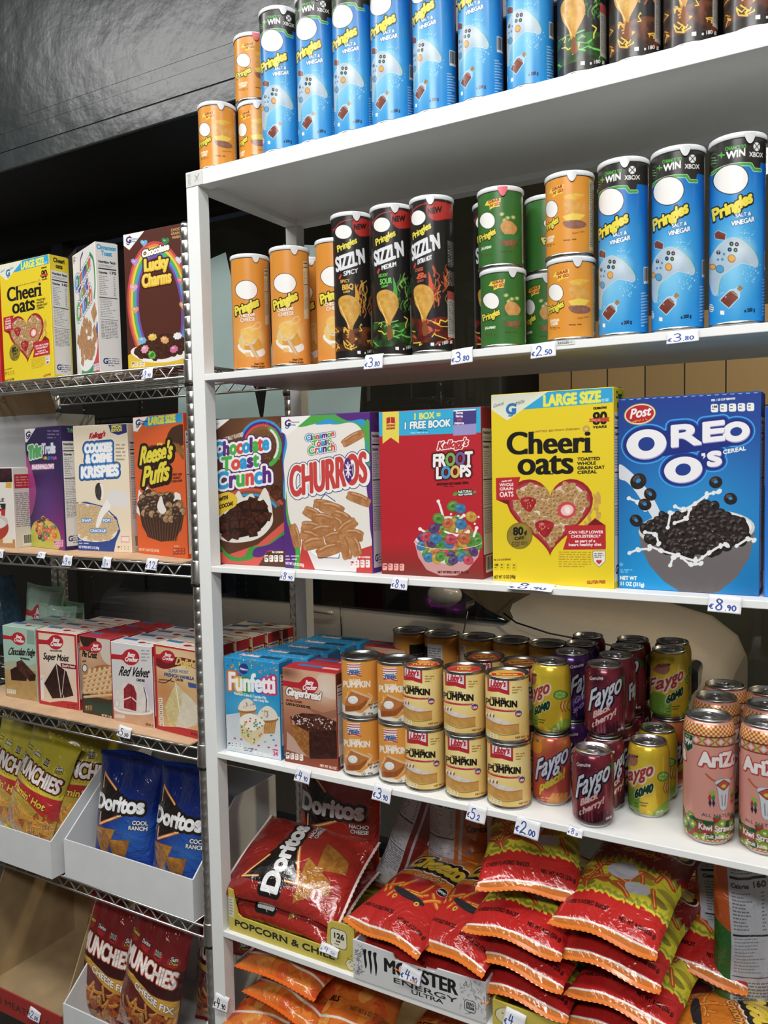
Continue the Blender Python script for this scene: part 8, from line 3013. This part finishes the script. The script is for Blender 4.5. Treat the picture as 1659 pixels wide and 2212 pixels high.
o = bag('snack_pouch', .105, .315, .06, film_mat('panel_film', art_pouch_panel(), .3), principled('green_back', '1e6a2c', .35), 31, sealcol='1e6a2c')
stand(o, pp[0], .15, T5 + .012, 26, -2, 0, 'orange and green snack pouch showing its white nutrition panel, far right', 'snack bag')
pw = P(1590, 2190, Y=.03)
o = bag('cheese_snack_bag', .17, .25, .06, film_mat('puff_orange_film', art_puffs(red=False), .2), m_b4, 33, sealcol='d8782a')
o.matrix_world = Matrix.Translation((pw[0] - .135, pw[1] + .01, T5 + .05)) @ Matrix.Rotation(R(-68), 4, 'Z') @ Matrix.Rotation(R(-84), 4, 'X')
tag(o,  'orange cheese bag cut by the lower right corner of the photo', PU, 'crunchy cheese snack bags in the silver tray')
curl = Proto(bag('cheese_curl_bag', .215, .30, .065, film_mat('curl_film', art_curls(), .2), m_b4, 41, sealcol='d8641c', seal=.008))
g = 'orange cheese curl bags under the fifth shelf'
for x, y, z, rz, ti, lb in ((.15, .015, .455, -4, 4, 'top cheese curl bag at the left under the fifth shelf'), (.16, .01, .398, -12, 3, 'second cheese curl bag at the left under the fifth shelf'), (.30, .0, .385, 10, 5, 'front cheese curl bag with flag badge right of the left pile'),
                            (.50, .03, .37, -6, 4, 'dark cheese curl bag further right under the fifth shelf'), (.13, .0, .335, 6, 3, 'lowest cheese curl bag at the left, cut by the photo edge')):
    e = Matrix.Rotation(R(rz), 4, 'Z') @ Matrix.Rotation(R(-90 + ti), 4, 'X')
    o = curl((0, 0, 0), 0, '', '')
    o.matrix_world = Matrix.Translation((x, y, z)) @ e
    tag(o, lb, PU, g)
o = MB().box(.04, .03, .1325, .66, .31, .29).build('closed_carton', M['brown'])
tag(o, 'closed brown carton under the cheese curl bags', 'carton')

# ------------------------------------------------------------------ price tickets
for px, py, b, s_, w, h, rot, lb in ((808, 781, '3', '80', .037, .026, 0, 'under the black spicy crisp can'), (998, 769, '3', '80', .038, .026, -4, 'under the extra hot crisp can'), (1174, 756, '2', '50', .040, .024, -3, 'under the orange and green short stacks'), (1475, 727, '3', '80', .044, .018, -2, 'under the blue cans on the second shelf'),
                                   (622, 1243, '8', '90', .032, .020, 2, 'under the churros cereal box'), (864, 1260, '8', '90', .032, .021, 3, 'under the red fruit ring box'), (1566, 1305, '8', '90', .044, .024, 3, 'under the blue cookie ring box'),
                                   (655, 1675, '4', '90', .033, .026, 8, 'under the gingerbread mix box'), (826, 1714, '3', '90', .037, .028, 6, 'under the pumpkin tins'), (1030, 1757, '5', '2', .034, .028, 8, 'under the middle puree tins'), (1140, 1788, '2', '00', .041, .030, 8, 'under the peach soda can')):
    ticket(px, py, b, s_, 'white ticket handwritten in blue, shelf edge ' + lb, w, h, rot=rot)
ticket(1243, 1797, '8', '0', 'half hidden white ticket fragment under the single cherry can', .024, .012, rot=8, cut=10)
o = ticket(1148, 1268, '8', '90', 'white ticket lying flat at the foot of the yellow oat box', .075, .030, Y=.004)
o.rotation_euler = (R(-62), 0, 0)
for px, py, b, s_, w, h, rot, ink, lb in ((319, 807, '8', '90', .030, .022, -2, '2c4a9c', 'on the top rack shelf under the rainbow cereal box'), (147, 1211, '8', '90', .030, .024, 2, '2c4a9c', 'on the rack under the purple cereal box'), (231, 1215, '8', '9', .027, .024, 2, '2c4a9c', 'on the rack under the cream cereal box'), (329, 1219, '12', '50', .032, .024, 3, '2c4a9c', 'on the rack under the orange puffs box'),
                                        (269, 1581, '5', '50', .040, .023, 6, '1c1c20', 'on the rack under the red velvet mix'), (91, 1199, '0', '', .026, .014, 4, '2c4a9c', 'curled on the rack left of the purple cereal box'), (2, 1196, '9', '0', .022, .020, 2, '2c4a9c', 'at the left photo edge on the second rack shelf')):
    ticket(px, py, b, s_, 'white ticket ' + lb, w, h, Y=.024, rot=rot, ink=ink)
ticket(478, 2166, '4', '90', 'white ticket with black figures taped round the white upright', .036, .030, Y=-.003, rot=6, ink='1c1c20')
ticket(888, 2106, '4', '90', 'white ticket taped to the silver energy drink tray', .040, .026, Y=-.006, rot=8)
ticket(712, 2052, '4', '50', 'curled white ticket on the yellow popcorn tray', .040, .014, Y=.004, rot=8, ink='8a90b8')
ticket(75, 2192, '2', '00', 'white ticket on the red edge of the empty brown tray', .040, .026, Y=.001, rot=10)
ticket(1112, 2204, '4', '', 'white ticket on the yellow tray under the flaming piles', .036, .030, Y=-.006, rot=8)
A = Art(120, 24, 'dfe1e0', size=(40, 8))
A.text('RINGLES', 2, 6, 4.2, '4a4a4c', to=(27, 5.4), b=.1)
A.micro(30, 3, 8, 1, 3, '6a6a6c')
q_ = P(1222, 741, Y=-.0006)
o = MB()
o.quad([(0, 0, 0), (.028, 0, 0), (.028, 0, .0065), (0, 0, .0065)], ((0, 0), (1, 0), (1, 1), (0, 1)))
o = o.build('pen_note', printed('pen_note', A, .5), bpy.data.objects['shelving_unit'])
o.location = (q_[0] - .014, -.0006, q_[2] - .003)
if _fo is not None:
    bpy.data.objects.remove(_fo)
